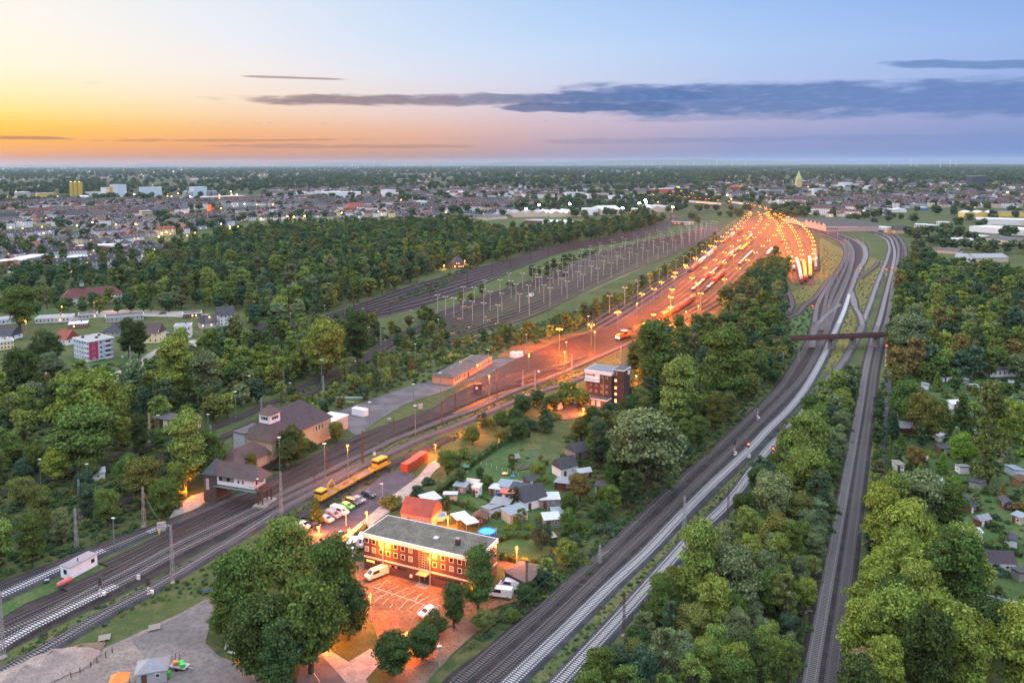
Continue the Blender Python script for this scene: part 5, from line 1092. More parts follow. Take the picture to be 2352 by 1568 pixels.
# ---------------------------------------------------------------- rail overbridge
def overbridge():
    A = np.array(G(1795,778,6.5)[:2]); B = np.array(G(2048,767,6.5)[:2]); d = B-A; L = float(np.linalg.norm(d)); ang = math.atan2(d[1], d[0]); M_ = (A+B)/2
    t = thing('overbridge', 'rusty steel girder bridge crossing over all the main lines', 'bridge', (M_[0],M_[1],0), ang); L += 8
    b = MB(); 
    for y in (-2.2, 2.2):
        b.box(0,y,5.6,L,.35,1.7)
        for k in range(int(L/2.5)): b.box(-L/2+1+k*2.5, y*1.07, 5.7, .12, .18, 1.5)
    b.obj('girder', mat('bridge_rust', (.075,.035,.035), .7, .3, .5), t); MB().box(0,0,6.0,L,4.1,.35).obj('deck', mat('bridge_deck', (.11,.08,.07)), t)
    for y in (-.8,.8): MB().box(0,y,6.36,L,.1,.15).obj('rail', M_RAIL, t)
    b = MB(); 
    for (u_, v_) in ((1865,785),(1931,790),(1982,787),(2043,785)):
        p = np.array(G(u_, v_)[:2])-M_; x = p[0]*math.cos(-ang)-p[1]*math.sin(-ang)
        MB().box(x,0,0,1.5,4.0,5.6).obj('pier', mat('pier_concrete', (.15,.14,.16), var=.3), t)
overbridge()
def smallbridge():
    p, q = G(-40,922), G(60,892); d = Vector(q)-Vector(p); ang = math.atan2(d.y, d.x); t = thing('underbridge', 'small steel rail bridge over the lit road at the left edge', 'bridge', ((p[0]+q[0])/2,(p[1]+q[1])/2,0), ang)
    L = d.length; MB().box(0,0,3.6,L,4.6,.7).obj('girder', M_RUST, t); MB().box(0,.3,4.32,L,3.8,.2).obj('ballast', M_BAL, t)
    for y in (-.75,.75): MB().box(0,y,4.53,L,.1,.15).obj('rail', M_RAIL, t)
    for x in (-L/2+1, L/2-1): MB().box(x,0,0,2,4.8,3.6).obj('abutment', M_CONC, t)
smallbridge()
# ---------------------------------------------------------------- houses and halls
RECTS = []
def in_hall(x, y, m=5):
    for cx, cy_, c, n_, w, d in RECTS:
        dx, dy = x-cx, y-cy_
        if abs(dx)+abs(dy) < 300 and abs(dx*c+dy*n_) < w+m and abs(-dx*n_+dy*c) < d+m: return True
    return False
def house(name, label, cat, a, b_, depth, vt, rtype, wm, rm, rh=3.5, wins=(4,2), lit=(), side=1, group=None, parts=True, chim=True, over=.35, frame=None, wd=.95, hh=1.2):
    """a, b_: foot of the wall facing the camera ; vt: photo row of the eave above a"""
    p = G(*a); q = G(*b_); h = HT(a[0], a[1], vt); rz = math.atan2(q[1]-p[1], q[0]-p[0]); W = math.hypot(q[0]-p[0], q[1]-p[1]); D = depth
    cx = (p[0]+q[0])/2-math.sin(rz)*D/2; cyy = (p[1]+q[1])/2+math.cos(rz)*D/2; t = thing(name, label, cat, (cx,cyy,0), rz, group); RECTS.append((cx, cyy, math.cos(rz), math.sin(rz), W/2, D/2))
    body(t, W, D, h, wm)
    if rtype == 'flat': r = flat_roof(t, W, D, h, rm, None, over*.6, .35)
    elif rtype == 'hip': r = pitched(t, W, D, h, rh, rm, None, over)
    elif rtype == 'gable': r = pitched(t, W, D, h, rh, rm, 0, over, wallm=wm)
    elif rtype == 'gabley': r = pitched(t, W, D, h, rh, rm, 0, over, wallm=wm, along='y')
    elif rtype == 'saw':
        n = max(2, int(W/9)); b = MB()
        for k in range(n):
            x0 = -W/2+k*W/n; x1 = x0+W/n; b.add([(x0,-D/2,h),(x1,-D/2,h),(x0,-D/2,h+2.6),(x0,D/2,h),(x1,D/2,h),(x0,D/2,h+2.6)], [(0,1,2),(5,4,3),(1,4,5,2),(0,2,5,3)], 0)
        r = b.obj('roof', rm, t)
    elif rtype == 'zig':
        n = max(2, int(W/16)); b = MB()
        for k in range(n):
            x0 = -W/2+k*W/n; x1 = x0+W/n; xm = (x0+x1)/2
            b.add([(x0,-D/2,h),(x1,-D/2,h),(xm,-D/2,h+rh),(x0,D/2,h),(x1,D/2,h),(xm,D/2,h+rh)], [(0,1,2),(5,4,3)], 0); b.add([(x0,-D/2-.3,h+.05),(xm,-D/2-.3,h+rh+.05),(xm,D/2,h+rh+.05),(x0,D/2,h+.05),(x1,-D/2-.3,h+.05),(x1,D/2,h+.05)], [(0,1,2,3),(1,4,5,2)], 1)
        r = b.obj('roof', [wm, rm], t)
    if chim and rtype in ('hip','gable','flat') and h < 14: chimney(r, W*.15, 0 if rtype != 'flat' else D*.1, h+(rh*.75 if rtype != 'flat' else .3), 1.3, .55)
    nx, nz = wins
    for k in range(nx):
        for j in range(nz):
            x = -W/2+W*(k+.5)/nx; z = h*(j+.55)/nz if nz > 1 else h*.55; g_ = E_WARM if (k, j) in lit else None
            win(t, 'f', x, z, min(wd, W/nx*.6), min(hh, h/nz*.5), W, D, frame, g_)
    if D < 14:
        for k in range(2):
            for j in range(nz):
                z = h*(j+.55)/nz if nz > 1 else h*.55
                for sd_ in ('l','r'): win(t, sd_, -D/4+k*D/2, z, min(wd, 1), min(hh, h/nz*.5), W, D, frame)
    return t
# apartment block
def flats():
    a, b_ = G(206,831), G(262,820); l = G(155,824); rz = math.atan2(b_[1]-a[1], b_[0]-a[0]); W = math.hypot(b_[0]-a[0], b_[1]-a[1]); Dv = (l[0]-a[0], l[1]-a[1]); D = abs(-Dv[0]*math.sin(rz)+Dv[1]*math.cos(rz)); h = HT(206,831,786)
    D = max(D, 11); t = thing('apartment_block', 'four storey white and magenta apartment block with flat roof', 'apartment block', ((a[0]+b_[0])/2-math.sin(rz)*D/2, (a[1]+b_[1])/2+math.cos(rz)*D/2, 0), rz)
    body(t, W, D, h, M_BLUEW); MB().box(-W/2+W*.18, -D/2, .8, W*.36, .25, h-.8).obj('magenta_panel', M_MAG, t); MB().box(W/2-.2, 0, .8, .5, D-.4, h-.8).obj('magenta_panel', M_MAG, t)
    r = flat_roof(t, W, D, h, mat('grey_membrane', (.22,.23,.25), var=.35, scale=.3), None, .5, .45)
    for x, y in ((-.3,.2),(0,-.2),(.3,.1)): MB().box(x*W, y*D, h+.45, 1.0, 1.0, .9).obj('chimney', M_FRAMED, r)
    for j in range(4):
        z = h*(j+.62)/4.1
        win(t, 'f', -W/2+W*.18, z, 1.3, 1.0, W, D+.25); win(t, 'f', -W/2+W*.48, z, 1.2, 1.0, W, D)
        for x in np.linspace(-D*.42, D*.42, 6): win(t, 'l', x, z, 1.0, 1.0, W, D)
        bb = MB(); bb.box(W*.27, -D/2-.55, z-1.25, 3.6, 1.1, .15); bb.box(W*.27, -D/2-1.08, z-1.1, 3.6, .08, .85); bb.obj('balcony', mat('balcony_white', (.6,.65,.7)), t); win(t, 'f', W*.27, z, 2.4, 1.3, W, D, M_FRAME, mat('curtain', (.25,.08,.08)) if j % 2 == 0 else None)
        bb = MB(); bb.box(-W/2-.5, -D/2+1.4, z-1.25, 1.0, 2.6, .15); bb.box(-W/2-.98, -D/2+1.4, z-1.1, .08, 2.6, .85); bb.obj('balcony', MATS['balcony_white'], t)
flats()
FW = M_FRAMED
house('gabled_house', 'white three storey house with steep slate blue gabled roof beside the railway', 'house', (505,749), (541,745), 9, 725, 'gable', M_WHITE, M_TDK, 4.6, (4,3))
house('gabled_house', 'grey gabled house with glowing ground floor left of the slate blue roofed house', 'house', (462,756), (500,752), 8, 742, 'gable', M_GREYW, M_TDK, 3.6, (4,1), lit=((0,0),(2,0)))
house('modern_house', 'white modern two storey house with flat roof', 'house', (401,777), (438,775), 8, 750, 'flat', M_WHITE, M_RGREY, wins=(5,2))
house('gabled_house', 'pale yellow house with brown tiled roof and lit dormer window', 'house', (327,788), (364,788), 9, 764, 'gable', M_YELL, M_TBR, 4.4, (3,2), lit=((0,1),))
house('gabled_house', 'house with dark hipped roof and solar panels behind the flats', 'house', (235,772), (274,772), 9, 762, 'hip', M_GREYW, M_TDK, 4.2, (4,1))
house('gabled_house', 'small white house with red gabled roof left of the flats', 'house', (126,791), (152,794), 8, 776, 'gable', M_WHITE, M_TRED, 4.2, (2,1))
house('gabled_house', 'white house with dark blue roof and orange lamp at the left edge', 'house', (-12,781), (24,782), 9, 770, 'gable', M_WHITE, M_TDK, 4.0, (3,1), lit=((2,0),))
house('terrace_house', 'cream flat roofed terrace at the left edge', 'house', (-15,806), (32,800), 9, 788, 'flat', M_YELL, M_RGREY, wins=(6,2))
house('bungalow', 'long white bungalow with grey flat roof, leftmost of its row', 'house', (-15,748), (50,741), 11, 737, 'flat', M_WHITE, M_RGREY, wins=(7,1))
house('bungalow', 'white bungalow with a wide flat roof and lit porch in the middle of its row', 'house', (80,743), (160,739), 12, 733, 'flat', M_WHITE, M_RGREY, wins=(9,1), lit=((6,0),))
house('bungalow', 'brown brick bungalow with lit window and white flat roof', 'house', (157,755), (200,752), 9, 746, 'flat', M_BRKR, M_RWH, wins=(5,1), lit=((1,0),))
house('bungalow', 'grey double bungalow with flat bitumen roof behind the flats', 'house', (243,741), (330,734), 11, 730, 'flat', M_GREYW, M_RFLAT, wins=(9,1))
house('bungalow', 'small brown bungalow with a glowing glass front', 'house', (421,731), (463,728), 9, 722, 'flat', M_WOODB, M_RFLAT, wins=(5,1), lit=((2,0),(3,0)))
house('bungalow', 'small grey bungalow on the street behind the row', 'house', (180,733), (222,730), 9, 724, 'flat', M_GREYW, M_RFLAT, wins=(5,1), lit=((4,0),))
sch = house('school', 'long two storey school with dark red hipped roof among the trees', 'school', (143,703), (285,690), 11, 685, 'hip', M_BLUEW, M_TDR, 5.0, (22,2), lit=((17,1),(18,1)), wd=1.3)
MB().box(-6, 0, 11.5, 2.4, 2.4, 2.6).obj('clock_turret', M_GREYW, sch); MB().hip(3, 3, 14.1, 2, 1.49, -6, 0).obj('turret_roof', M_TDK, sch)
house('school_wing', 'rear wing of the red roofed school, behind the big dark trees', 'school', (300,682), (420,668), 10, 670, 'hip', M_BLUEW, M_TDR, 4.0, (14,1))
house('school_building', 'grey three storey school with long flat pale roof at the left', 'school', (48,616), (112,601), 16, 598, 'flat', M_GREYW, M_RWH, wins=(12,3), chim=False)
house('school_building', 'red brick flat roofed building at the far left edge', 'school', (-20,626), (42,618), 16, 604, 'flat', M_BRKR, M_RWH, wins=(10,2), chim=False)
house('sports_hall', 'white hall with flat pale roof and lit eaves behind the park wood', 'sports hall', (118,620), (228,600), 26, 606, 'flat', M_WHITE, M_RWH, wins=(3,1), chim=False)
house('school_building', 'long red brick school with white window band and flat roof', 'school', (175,582), (270,577), 18, 567, 'flat', M_BRKR, M_RWH, wins=(16,2), chim=False)
house('school_building', 'red brick block at the right end of the long red brick school', 'school', (272,583), (306,578), 18, 567, 'flat', M_BRKR, M_RGREY, wins=(4,2), chim=False)
house('sports_hall', 'low hall with blue grey roof behind the poplar row', 'sports hall', (270,592), (330,586), 22, 585, 'hip', M_WHITE, M_RGREY, 2.5, wins=(8,1), chim=False)
house('villa', 'white villa with steep slate blue hipped roof among the park trees', 'house', (990,600), (1030,596), 14, 590, 'hip', M_WHITE, M_TDK, 7, (6,1))
house('cottage', 'glowing brick cottage with a pointed slate roof beside the railway', 'house', (1047,617), (1066,615), 8, 602, 'hip', M_BRKR, M_TDK, 5, (4,2), lit=((0,1),(1,1),(1,0),(2,0),(3,0)))
house('school_building', 'red brick block with flat grey roof in the middle of the park wood', 'school', (702,547), (738,548), 18, 535, 'flat', M_BRKR, M_RGREY, wins=(8,2), chim=False)
house('trackside_office', 'low brick office with pale roof and lit windows among the sidings', 'building', (1545,517), (1567,517), 12, 510, 'flat', M_BRKR, M_RGREY, wins=(6,1), lit=((1,0),(3,0),(4,0)), chim=False)
house('trackside_office', 'small grey office right of the low brick one among the sidings', 'building', (1573,517), (1594,516), 9, 511, 'flat', M_GREYW, M_RGREY, wins=(5,1), lit=((2,0),), chim=False)
house('gabled_house', 'cream house with dark roof and a big gable beside the far right bend', 'house', (2056,537), (2089,536), 10, 528, 'gable', M_CREAM, M_TDK, 5, (4,2))
house('gabled_house', 'cream house left of the gabled one beside the far right bend', 'house', (2037,536), (2052,536), 9, 525, 'flat', M_CREAM, M_RFLAT, wins=(3,2))
house('club_house', 'white low club house with dark slate hipped roof above the right hand allotments', 'house', (2271,866), (2343,864), 10, 850, 'hip', M_WHITE, M_TDK, 3.2, (7,1))
# --- industry and landmarks
HL = [
 # name, label, cat, a, b, depth, vt, roof, wall, roofm, rh, wins
 ('factory','yellow lit factory block left of the three silos','factory',(86,462),(124,461),30,444,'flat','yl','g',0,(8,3)),
 ('factory','pale grey factory block right of the silos','factory',(210,459),(232,458),25,441,'flat','w','g',0,(0,0)),
 ('factory','tall pale blue grey factory tower block','factory',(273,453),(291,452),30,424,'flat','b','g',0,(0,0)),
 ('factory','stepped white factory beside the tall tower block','factory',(244,453),(272,452),30,431,'flat','w','g',0,(5,3)),
 ('factory','long windowless white mill left of the round bins','factory',(321,453),(372,452),35,431,'flat','b','w',0,(0,0)),
 ('factory','white grain mill with lit roof between the round bins','factory',(445,453),(476,452),30,430,'flat','b','w',0,(0,0)),
 ('warehouse','long low red and white warehouse in front of the grain mill','warehouse',(420,464),(566,458),40,455,'flat','r','w',0,(0,0)),
 ('warehouse','low white warehouse at the left edge of the works','warehouse',(-20,466),(50,464),40,461,'flat','w','w',0,(0,0)),
 ('warehouse','low white hall in front of the three silos','warehouse',(186,463),(206,462),20,452,'gable','w','w',3,(0,0)),
 ('office_block','beige square block standing above the old town roofs','office block',(327,506),(351,505),22,485,'flat','bg','g',0,(6,4)),
 ('warehouse','long white hall with red and blue wall panels','warehouse',(738,457),(829,456),40,442,'flat','w','w',0,(0,0)),
 ('tower_block','white tower block with a red stripe','tower block',(889,453),(909,452),25,437,'flat','w','w',0,(0,0)),
 ('warehouse','yellow lit hall beside the red striped tower block','warehouse',(912,452),(960,451),30,444,'flat','yl','w',0,(0,0)),
 ('warehouse','long brown hall with pale roof edge','warehouse',(1000,449),(1120,447),50,442,'flat','bg','w',0,(0,0)),
 ('bunker','white round topped block above the house roofs','office block',(961,480),(984,479),22,463,'flat','w','w',0,(0,0)),
 ('school','old school with big red hipped roofs in the town','school',(795,486),(850,484),25,478,'hip','bk','rd',10,(10,1)),
 ('factory_shed','sawtooth shed with pale skylights in front of the poplars','factory shed',(1066,507),(1110,502),45,500,'saw','bg','g',0,(0,0)),
 ('factory_shed','second sawtooth shed right of the poplars','factory shed',(1116,506),(1165,503),40,500,'saw','bg','g',0,(0,0)),
 ('factory_shed','long dark zigzag roofed factory with pale end wall','factory shed',(1180,499),(1262,498),60,490,'zig','bg','g',4,(0,0)),
 ('factory_shed','zigzag roofed factory with bright floodlight','factory shed',(1266,499),(1334,497),60,490,'zig','bg','wr',4,(0,0)),
 ('warehouse','white roofed shed at the edge of the wood','warehouse',(1262,519),(1308,518),40,512,'gable','w','w',3,(0,0)),
 ('warehouse','low brick shed left of the white roofed one','warehouse',(1205,513),(1256,515),30,506,'flat','bk','g',0,(0,0)),
 ('warehouse','blue and white striped hall','warehouse',(1337,494),(1374,494),35,480,'flat','w','w',0,(0,0)),
 ('factory_shed','pale gabled hall with glazed ridge','factory shed',(1384,495),(1428,494),60,482,'gable','bg','w',6,(0,0)),
 ('factory_shed','long hall with yellow lit front behind the floodlights','factory shed',(1438,491),(1486,489),50,482,'flat','yl','g',0,(0,0)),
 ('factory_shed','wide sawtooth roof behind the lit hall','factory shed',(1393,470),(1468,467),50,463,'saw','bg','g',0,(0,0)),
 ('factory_shed','grey sheds right of the floodlit hall','factory shed',(1500,488),(1545,487),60,478,'zig','bg','g',4,(0,0)),
 ('office_block','long white office block with lit windows in the centre','office block',(1301,455),(1345,454),20,443,'flat','w','w',0,(10,3)),
 ('office_block','white office block with red roof edge in the centre','office block',(1352,456),(1398,455),20,445,'flat','w','rd',0,(10,3)),
 ('warehouse','white box building behind the sawtooth roofs','warehouse',(1407,458),(1468,457),30,450,'flat','w','w',0,(0,0)),
 ('station_hall','passenger station with big dark roofs','station',(1462,449),(1500,448),30,441,'hip','cr','dk',9,(6,1)),
 ('shopping_centre','shopping centre with red lit facade','shopping centre',(1511,443),(1580,441),40,434,'flat','rl','w',0,(0,0)),
 ('shopping_centre','second red lit shop building beside the centre','shopping centre',(1540,447),(1581,446),20,440,'flat','rl','w',0,(0,0)),
 ('town_hall','brick town hall with a lit spire','town hall',(1690,441),(1706,440),25,430,'hip','bk','rd',8,(5,2)),
 ('office_block','white slab office block in the right hand town','office block',(1870,448),(1889,447),18,434,'flat','w','w',0,(6,5)),
 ('office_block','white stepped office block near the highrise side','office block',(1938,432),(1958,431),22,420,'flat','w','w',0,(5,5)),
 ('office_block','low white blocks in front of the wooded hills','office block',(2000,434),(2036,432),22,427,'flat','w','w',0,(8,2)),
 ('office_block','long red brick building in the right hand town','office block',(1990,442),(2030,441),22,435,'flat','bk','g',0,(10,2)),
 ('highrise','dark grey highrise with a pale side wall','highrise',(2234,433),(2263,432),25,405,'flat','dk','g',0,(12,9)),
 ('office_block','grey green office block beside the highrise','office block',(2263,432),(2292,431),25,422,'flat','b','g',0,(10,3)),
 ('market_hall','white market hall with red roof edge and ribbed roof','warehouse',(1902,490),(1998,496),45,482,'flat','w','wr',0,(0,0)),
 ('market_hall','rear part of the ribbed roof market','warehouse',(1904,484),(1950,482),30,475,'flat','w','wr',0,(0,0)),
 ('warehouse','pale zigzag roofed hall right of the market','warehouse',(2020,487),(2082,488),35,481,'zig','w','w',2,(0,0)),
 ('warehouse','small blue and white hall right of the brick chimney','warehouse',(2110,483),(2132,483),20,477,'flat','bl','w',0,(0,0)),
 ('warehouse','yellow lit hall with arched white fronts','warehouse',(2215,502),(2300,503),35,489,'zig','yl','w',3,(0,0)),
 ('warehouse','dark roofed hall behind the arched one','warehouse',(2280,497),(2420,500),40,486,'flat','yl','dk',0,(0,0)),
 ('warehouse','long white hall with a glowing gate','warehouse',(2243,515),(2420,520),40,503,'flat','w','w',0,(0,0)),
 ('warehouse','very long white roofed warehouse at the right edge','warehouse',(2226,532),(2440,548),40,520,'flat','w','wr',0,(0,0)),
 ('warehouse','brown walled hall with dark roof','warehouse',(2255,556),(2330,566),30,545,'gable','bg','dk',3,(0,0)),
 ('warehouse','cream hall with dark roof at the right edge','warehouse',(2330,566),(2420,575),30,552,'gable','bg','dk',3,(0,0)),
 ('warehouse','white workshop with grey sheet roof nearest the right hand wood','warehouse',(2193,600),(2240,603),18,590,'gable','w','g',3,(5,1)),
 ('warehouse','long grey shed joined to the white workshop','warehouse',(2240,603),(2316,602),18,592,'gable','bg','g',3,(0,0)),
 ('warehouse','dark low shed behind the white lorry','warehouse',(2140,580),(2200,584),20,573,'gable','bg','dk',2,(0,0)),
 ('warehouse','pale commercial building with flat roof at the right','warehouse',(2190,560),(2240,561),20,550,'flat','w','w',0,(6,1)),
 ('warehouse','green sided hall right of the white offices','warehouse',(2127,526),(2155,526),20,518,'flat','gr','w',0,(0,0)),
 ('office_block','white offices with flat roof near the far right bend','office block',(2100,525),(2128,526),15,515,'flat','w','w',0,(5,2)),
 ('office_block','second white office with a roof sign near the far right bend','office block',(2150,517),(2178,518),15,510,'flat','w','w',0,(5,2)),
 ('warehouse','white garages left of the cream houses','warehouse',(2005,526),(2034,529),14,520,'flat','w','w',0,(4,1)),
 ('warehouse','blue roofed trailer hall at the right','warehouse',(2155,545),(2190,546),16,537,'flat','bl','bl',0,(0,0)),
 ('warehouse','white garage row at the right','warehouse',(2200,546),(2260,550),14,539,'flat','w','w',0,(0,0)),
]
WM = dict(w=M_WHITE, b=M_BLUEW, bg=M_BEIGE, bk=M_BRKR, r=mat('red_panel_wall', (.3,.12,.1)), yl=mat('lit_yellow_wall', (.55,.42,.12)), rl=mat('red_lit_wall', (.5,.08,.05)), cr=M_CREAM, dk=mat('dark_curtain_wall', (.05,.065,.085)), bl=mat('blue_wall', (.06,.16,.35)), gr=mat('green_wall', (.12,.2,.12)))  # the yellow and red light on lit walls is put into their colour
RM = dict(w=M_RWH, g=M_RGREY, dk=M_RFLAT, rd=M_TRED, bl=M_RBLUE, wr=mat('ribbed_white_roof', (.45,.47,.52), .5, .1))
for nm, lb, ct, a, b_, dp, vt, rt, w_, r_, rh, wn in HL:
    house(nm, lb, ct, a, b_, dp, vt, rt, WM[w_], RM[r_], rh or 3, wn, chim=False, wd=3 if dp > 15 else 1.2, hh=1.6, frame=M_GLASS)
def landmark(name, label, cat, u, v, build):
    t = thing(name, label, cat, G(u, v)); build(t, FPX/proj(G(u, v))[2]); return t
def silos(t, k):
    for i in range(3): MB().cyl((-9.3+i*9.3)/k, 0, 0, 4.9/k, 42/k, 16).obj('silo_tube', mat('silo_yellow', (.42,.32,.07), var=.1), t, smooth=False)
    for i in range(3): MB().cyl((-9.3+i*9.3)/k, -4/k, 42/k, .6/k, 1.2/k, 8).obj('roof_lamp', emat('lamp_warm', (1,.55,.15), 12), t)
landmark('grain_silo', 'three tall yellow lit silo tubes standing together', 'silo', 176, 460, silos)
def bins(n, r, h, m): 
    def f(t, k):
        for i in range(n): b = MB(); b.cyl((i-(n-1)/2)*2*r/k, 0, 0, r/k, h/k, 14); b.cyl((i-(n-1)/2)*2*r/k, 0, h/k, r/k, 1.5/k, 14, .3); b.obj('bin', m, t)
    return f
landmark('storage_bins', 'two grey steel bins left of the white grain mill', 'bins', 432, 455, bins(2, 6, 15, M_STEELG))
landmark('storage_bins', 'two pale steel bins right of the white grain mill', 'bins', 487, 453, bins(2, 6, 14, M_RGREY))
landmark('storage_tank', 'big round white tank at the left of the works', 'tank', 52, 458, bins(1, 16, 17, M_GREYW))
landmark('storage_tank', 'pair of small yellowish tanks at the left of the works', 'tank', 30, 462, bins(2, 5, 9, mat('tank_ochre', (.35,.24,.1))))
landmark('chimney_stack', 'pair of yellow lit stacks beside the tall tower block', 'chimney', 256, 454, bins(2, 2, 25, mat('stack_yellow', (.5,.32,.06))))
def spire(tw, th, sh, wm, rm, nave=None):
    def f(t, k):
        MB().box(0,0,0,tw/k,tw/k,th/k).obj('tower', wm, t); b = MB(); b.cyl(0,0,th/k,tw*.62/k,sh/k,8,.2/k); b.obj('spire', rm, t)
        if nave:
            nx, nh = nave; MB().box((tw/2+nx/2)/k, 0, 0, nx/k, tw*1.3/k, nh*.5/k).obj('nave', wm, t); MB().hip(nx/k, tw*1.5/k, nh*.5/k, nh*.5/k, .5, (tw/2+nx/2)/k, 0).obj('nave_roof', M_TRED, t)
    return f
landmark('church', 'tall pale church tower with lit pale green spire and red roofed nave', 'church', 1834, 431, spire(12, 19, 20, mat('church_stone', (.5,.38,.18)), mat('copper_spire', (.36,.42,.2)), (20, 9)))
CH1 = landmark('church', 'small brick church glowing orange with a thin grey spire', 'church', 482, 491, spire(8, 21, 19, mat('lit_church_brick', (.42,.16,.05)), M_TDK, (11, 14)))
landmark('church', 'town hall like brick tower with lit spire tip left of the big church', 'church', 1703, 441, spire(7, 10, 10, M_BRKR, mat('spire_gold', (.4,.28,.08))))
landmark('factory_chimney', 'tall red brick factory chimney', 'chimney', 2068, 480, lambda t, k: MB().cyl(0,0,0,2.0/k,31/k,10,1.3/k).obj('shaft', M_BRKR, t))
landmark('water_tower', 'slim mast carrying a glowing white ball', 'tower', 399, 411, lambda t, k: (MB().cyl(0,0,0,.7/k,15/k,8).obj('shaft', M_GREYW, t), MB().cyl(0,0,15/k,2.4/k,4/k,10,1.5/k).obj('tank', mat('tank_white', (.8,.8,.85)), t)))
for u_, w_ in ((2109,1),(2111,0)): landmark('twin_church_tower', f'{"left" if w_ else "right"} one of two tiny twin spires in the far woods', 'church', u_, 396, spire(1.2, 3, 4, M_GREYW, M_GREYW))
# old engine shed in front of the market
t_ = house('engine_shed', 'old grey engine shed with zigzag gables and wide dark roofs', 'shed', (1848,520), (1897,532), 70, 509, 'zig', mat('old_plaster', (.27,.26,.25), var=.3, scale=.2), M_RFLAT, 5, (0,0), chim=False)
house('engine_shed', 'lower right shed with blue green window band joined to the old engine shed', 'shed', (1898,532), (1970,532), 22, 521, 'flat', mat('blue_plaster', (.18,.23,.28), var=.4, scale=.3), M_RFLAT, 3, (16,1), chim=False, wd=2.6, hh=2, frame=mat('teal_glazing', (.15,.35,.4)))
house('engine_shed', 'far left low part of the old engine shed', 'shed', (1802,508), (1846,520), 22, 502, 'zig', MATS['old_plaster'], M_RFLAT, 3, (0,0), chim=False)
# ---------------------------------------------------------------- far country
from mathutils import noise as MN
INDU = []   # keep-out outlines for far trees (photo px), filled with the sites of halls and squares
YARDS = [[(1040,905),(1340,745),(1451,715),(1601,585),(1676,525),(1700,505),(1840,508),(1900,535),(2000,515),(2070,545),(2085,590),(2060,700),(1800,620),(1500,790),(1040,960)],
         [(560,790),(560,740),(713,730),(963,645),(1176,590),(1401,538),(1526,505),(1650,540),(1526,600),(1401,650),(1176,755),(1000,800)]]
def townness(u, v):
    t = 0
    if inpoly(u, v, [(0,640),(0,478),(150,468),(620,466),(900,452),(1060,458),(1200,470),(1150,500),(1060,505),(960,530),(900,500),(700,505),(560,515),(400,548),(330,600),(240,640)]): t = 1
    if inpoly(u, v, [(1140,480),(1200,458),(1500,436),(1750,418),(2000,415),(2352,425),(2352,478),(2000,480),(1880,500),(1720,478),(1560,452),(1400,462)]): t = 1
    return t
# ---------------------------------------------------------------- town houses
def town_mesh(name, W, D, h, rh, wm, rm, lit=0, dormer=True, hipd=False, seed=0):
    b = MB(); r_ = random.Random(seed); b.box(0,0,0,W,D,h,0,0); o = .35
    k = rh*o/(D/2)
    if hipd: b.hip(W+2*o, D+2*o, h-k, rh+k, None, mi=1)
    else:
        b.hip(W+2*o, D+2*o, h-k, rh+k, 0.01, mi=1)
        for s in (-1,1): X = s*(W/2+.01); b.add([(X,-D/2,h),(X,D/2,h),(X,0,h+rh-.1)], [(0,1,2)], 0)
        b.v[-6:] = b.v[-6:]
    nx = max(2, int(W/2.8)); nz = max(1, int(h/2.8))
    for i in range(nx):
        for j in range(nz):
            x = -W/2+W*(i+.5)/nx; z = h*(j+.35)/nz; m_ = 3 if r_.random() < lit else 2
            for s in (-1,1): y = s*(D/2+.04); b.add([(x-.5,y,z),(x+.5,y,z),(x+.5,y,z+1.3),(x-.5,y,z+1.3)], [(0,1,2,3)], m_ if s < 0 else 2)
    for i in range(2):
        for j in range(nz):
            y = -D/4+i*D/2; z = h*(j+.35)/nz
            for s in (-1,1): x = s*(W/2+.05); b.add([(x,y-.45,z),(x,y+.45,z),(x,y+.45,z+1.3),(x,y-.45,z+1.3)], [(0,1,2,3)], 2)
    if dormer and not hipd:
        for i in range(max(1, int(W/6))):
            x = -W/2+W*(i+.5)/max(1, int(W/6)); b.box(x, -D*.25, h+rh*.2, 1.5, 1.6, rh*.45, 0, 4)
    b.box(W*.2, .4, h+rh*.6, .7, .7, rh*.4+1.0, 0, 4)
    return b.mesh(name, [wm, rm, M_GLASS, E_WARM, M_FRAME if not dormer else MATS['grey_render']])
WC = [('white', M_WHITE), ('cream', M_YELL), ('grey', M_GREYW), ('beige', M_BEIGE), ('white', M_WHITE), ('pale blue', M_BLUEW)]
RC = [('dark red tiled', mat('town_dark_red_roof', (.06,.026,.026), objrand=.3)), ('brown tiled', mat('town_brown_roof', (.05,.038,.038), objrand=.3)), ('slate grey', M_TDK), ('purplish tiled', mat('town_purple_roof', (.035,.03,.045), objrand=.3)), ('dark slate', mat('town_slate_roof', (.03,.033,.042), objrand=.3)), ('red tiled', mat('town_red_roof', (.14,.05,.038), objrand=.3))]
SZ = [('small gabled house', 10, 9, 4.6, 4.6, False), ('tall gabled house', 12, 10, 7.6, 4.6, False), ('long terrace', 24, 10, 8.2, 4.2, False), ('hip roofed house', 12, 11, 6, 4, True), ('long apartment row', 36, 11, 9.5, 3.6, False)]
TH = []
for i, (sn, W, D, h, rh, hp) in enumerate(SZ):
    for j in range(7):
        wn, wm_ = WC[(i*2+j) % 6]; rn, rm_ = RC[(i+j*5) % 6]; TH.append((f'{wn} {sn} with {rn} roof', town_mesh('town_house', W, D, h, rh, wm_, rm_, .13, seed=i*9+j, hipd=hp), W))
placed = []; rngt = random.Random(21)
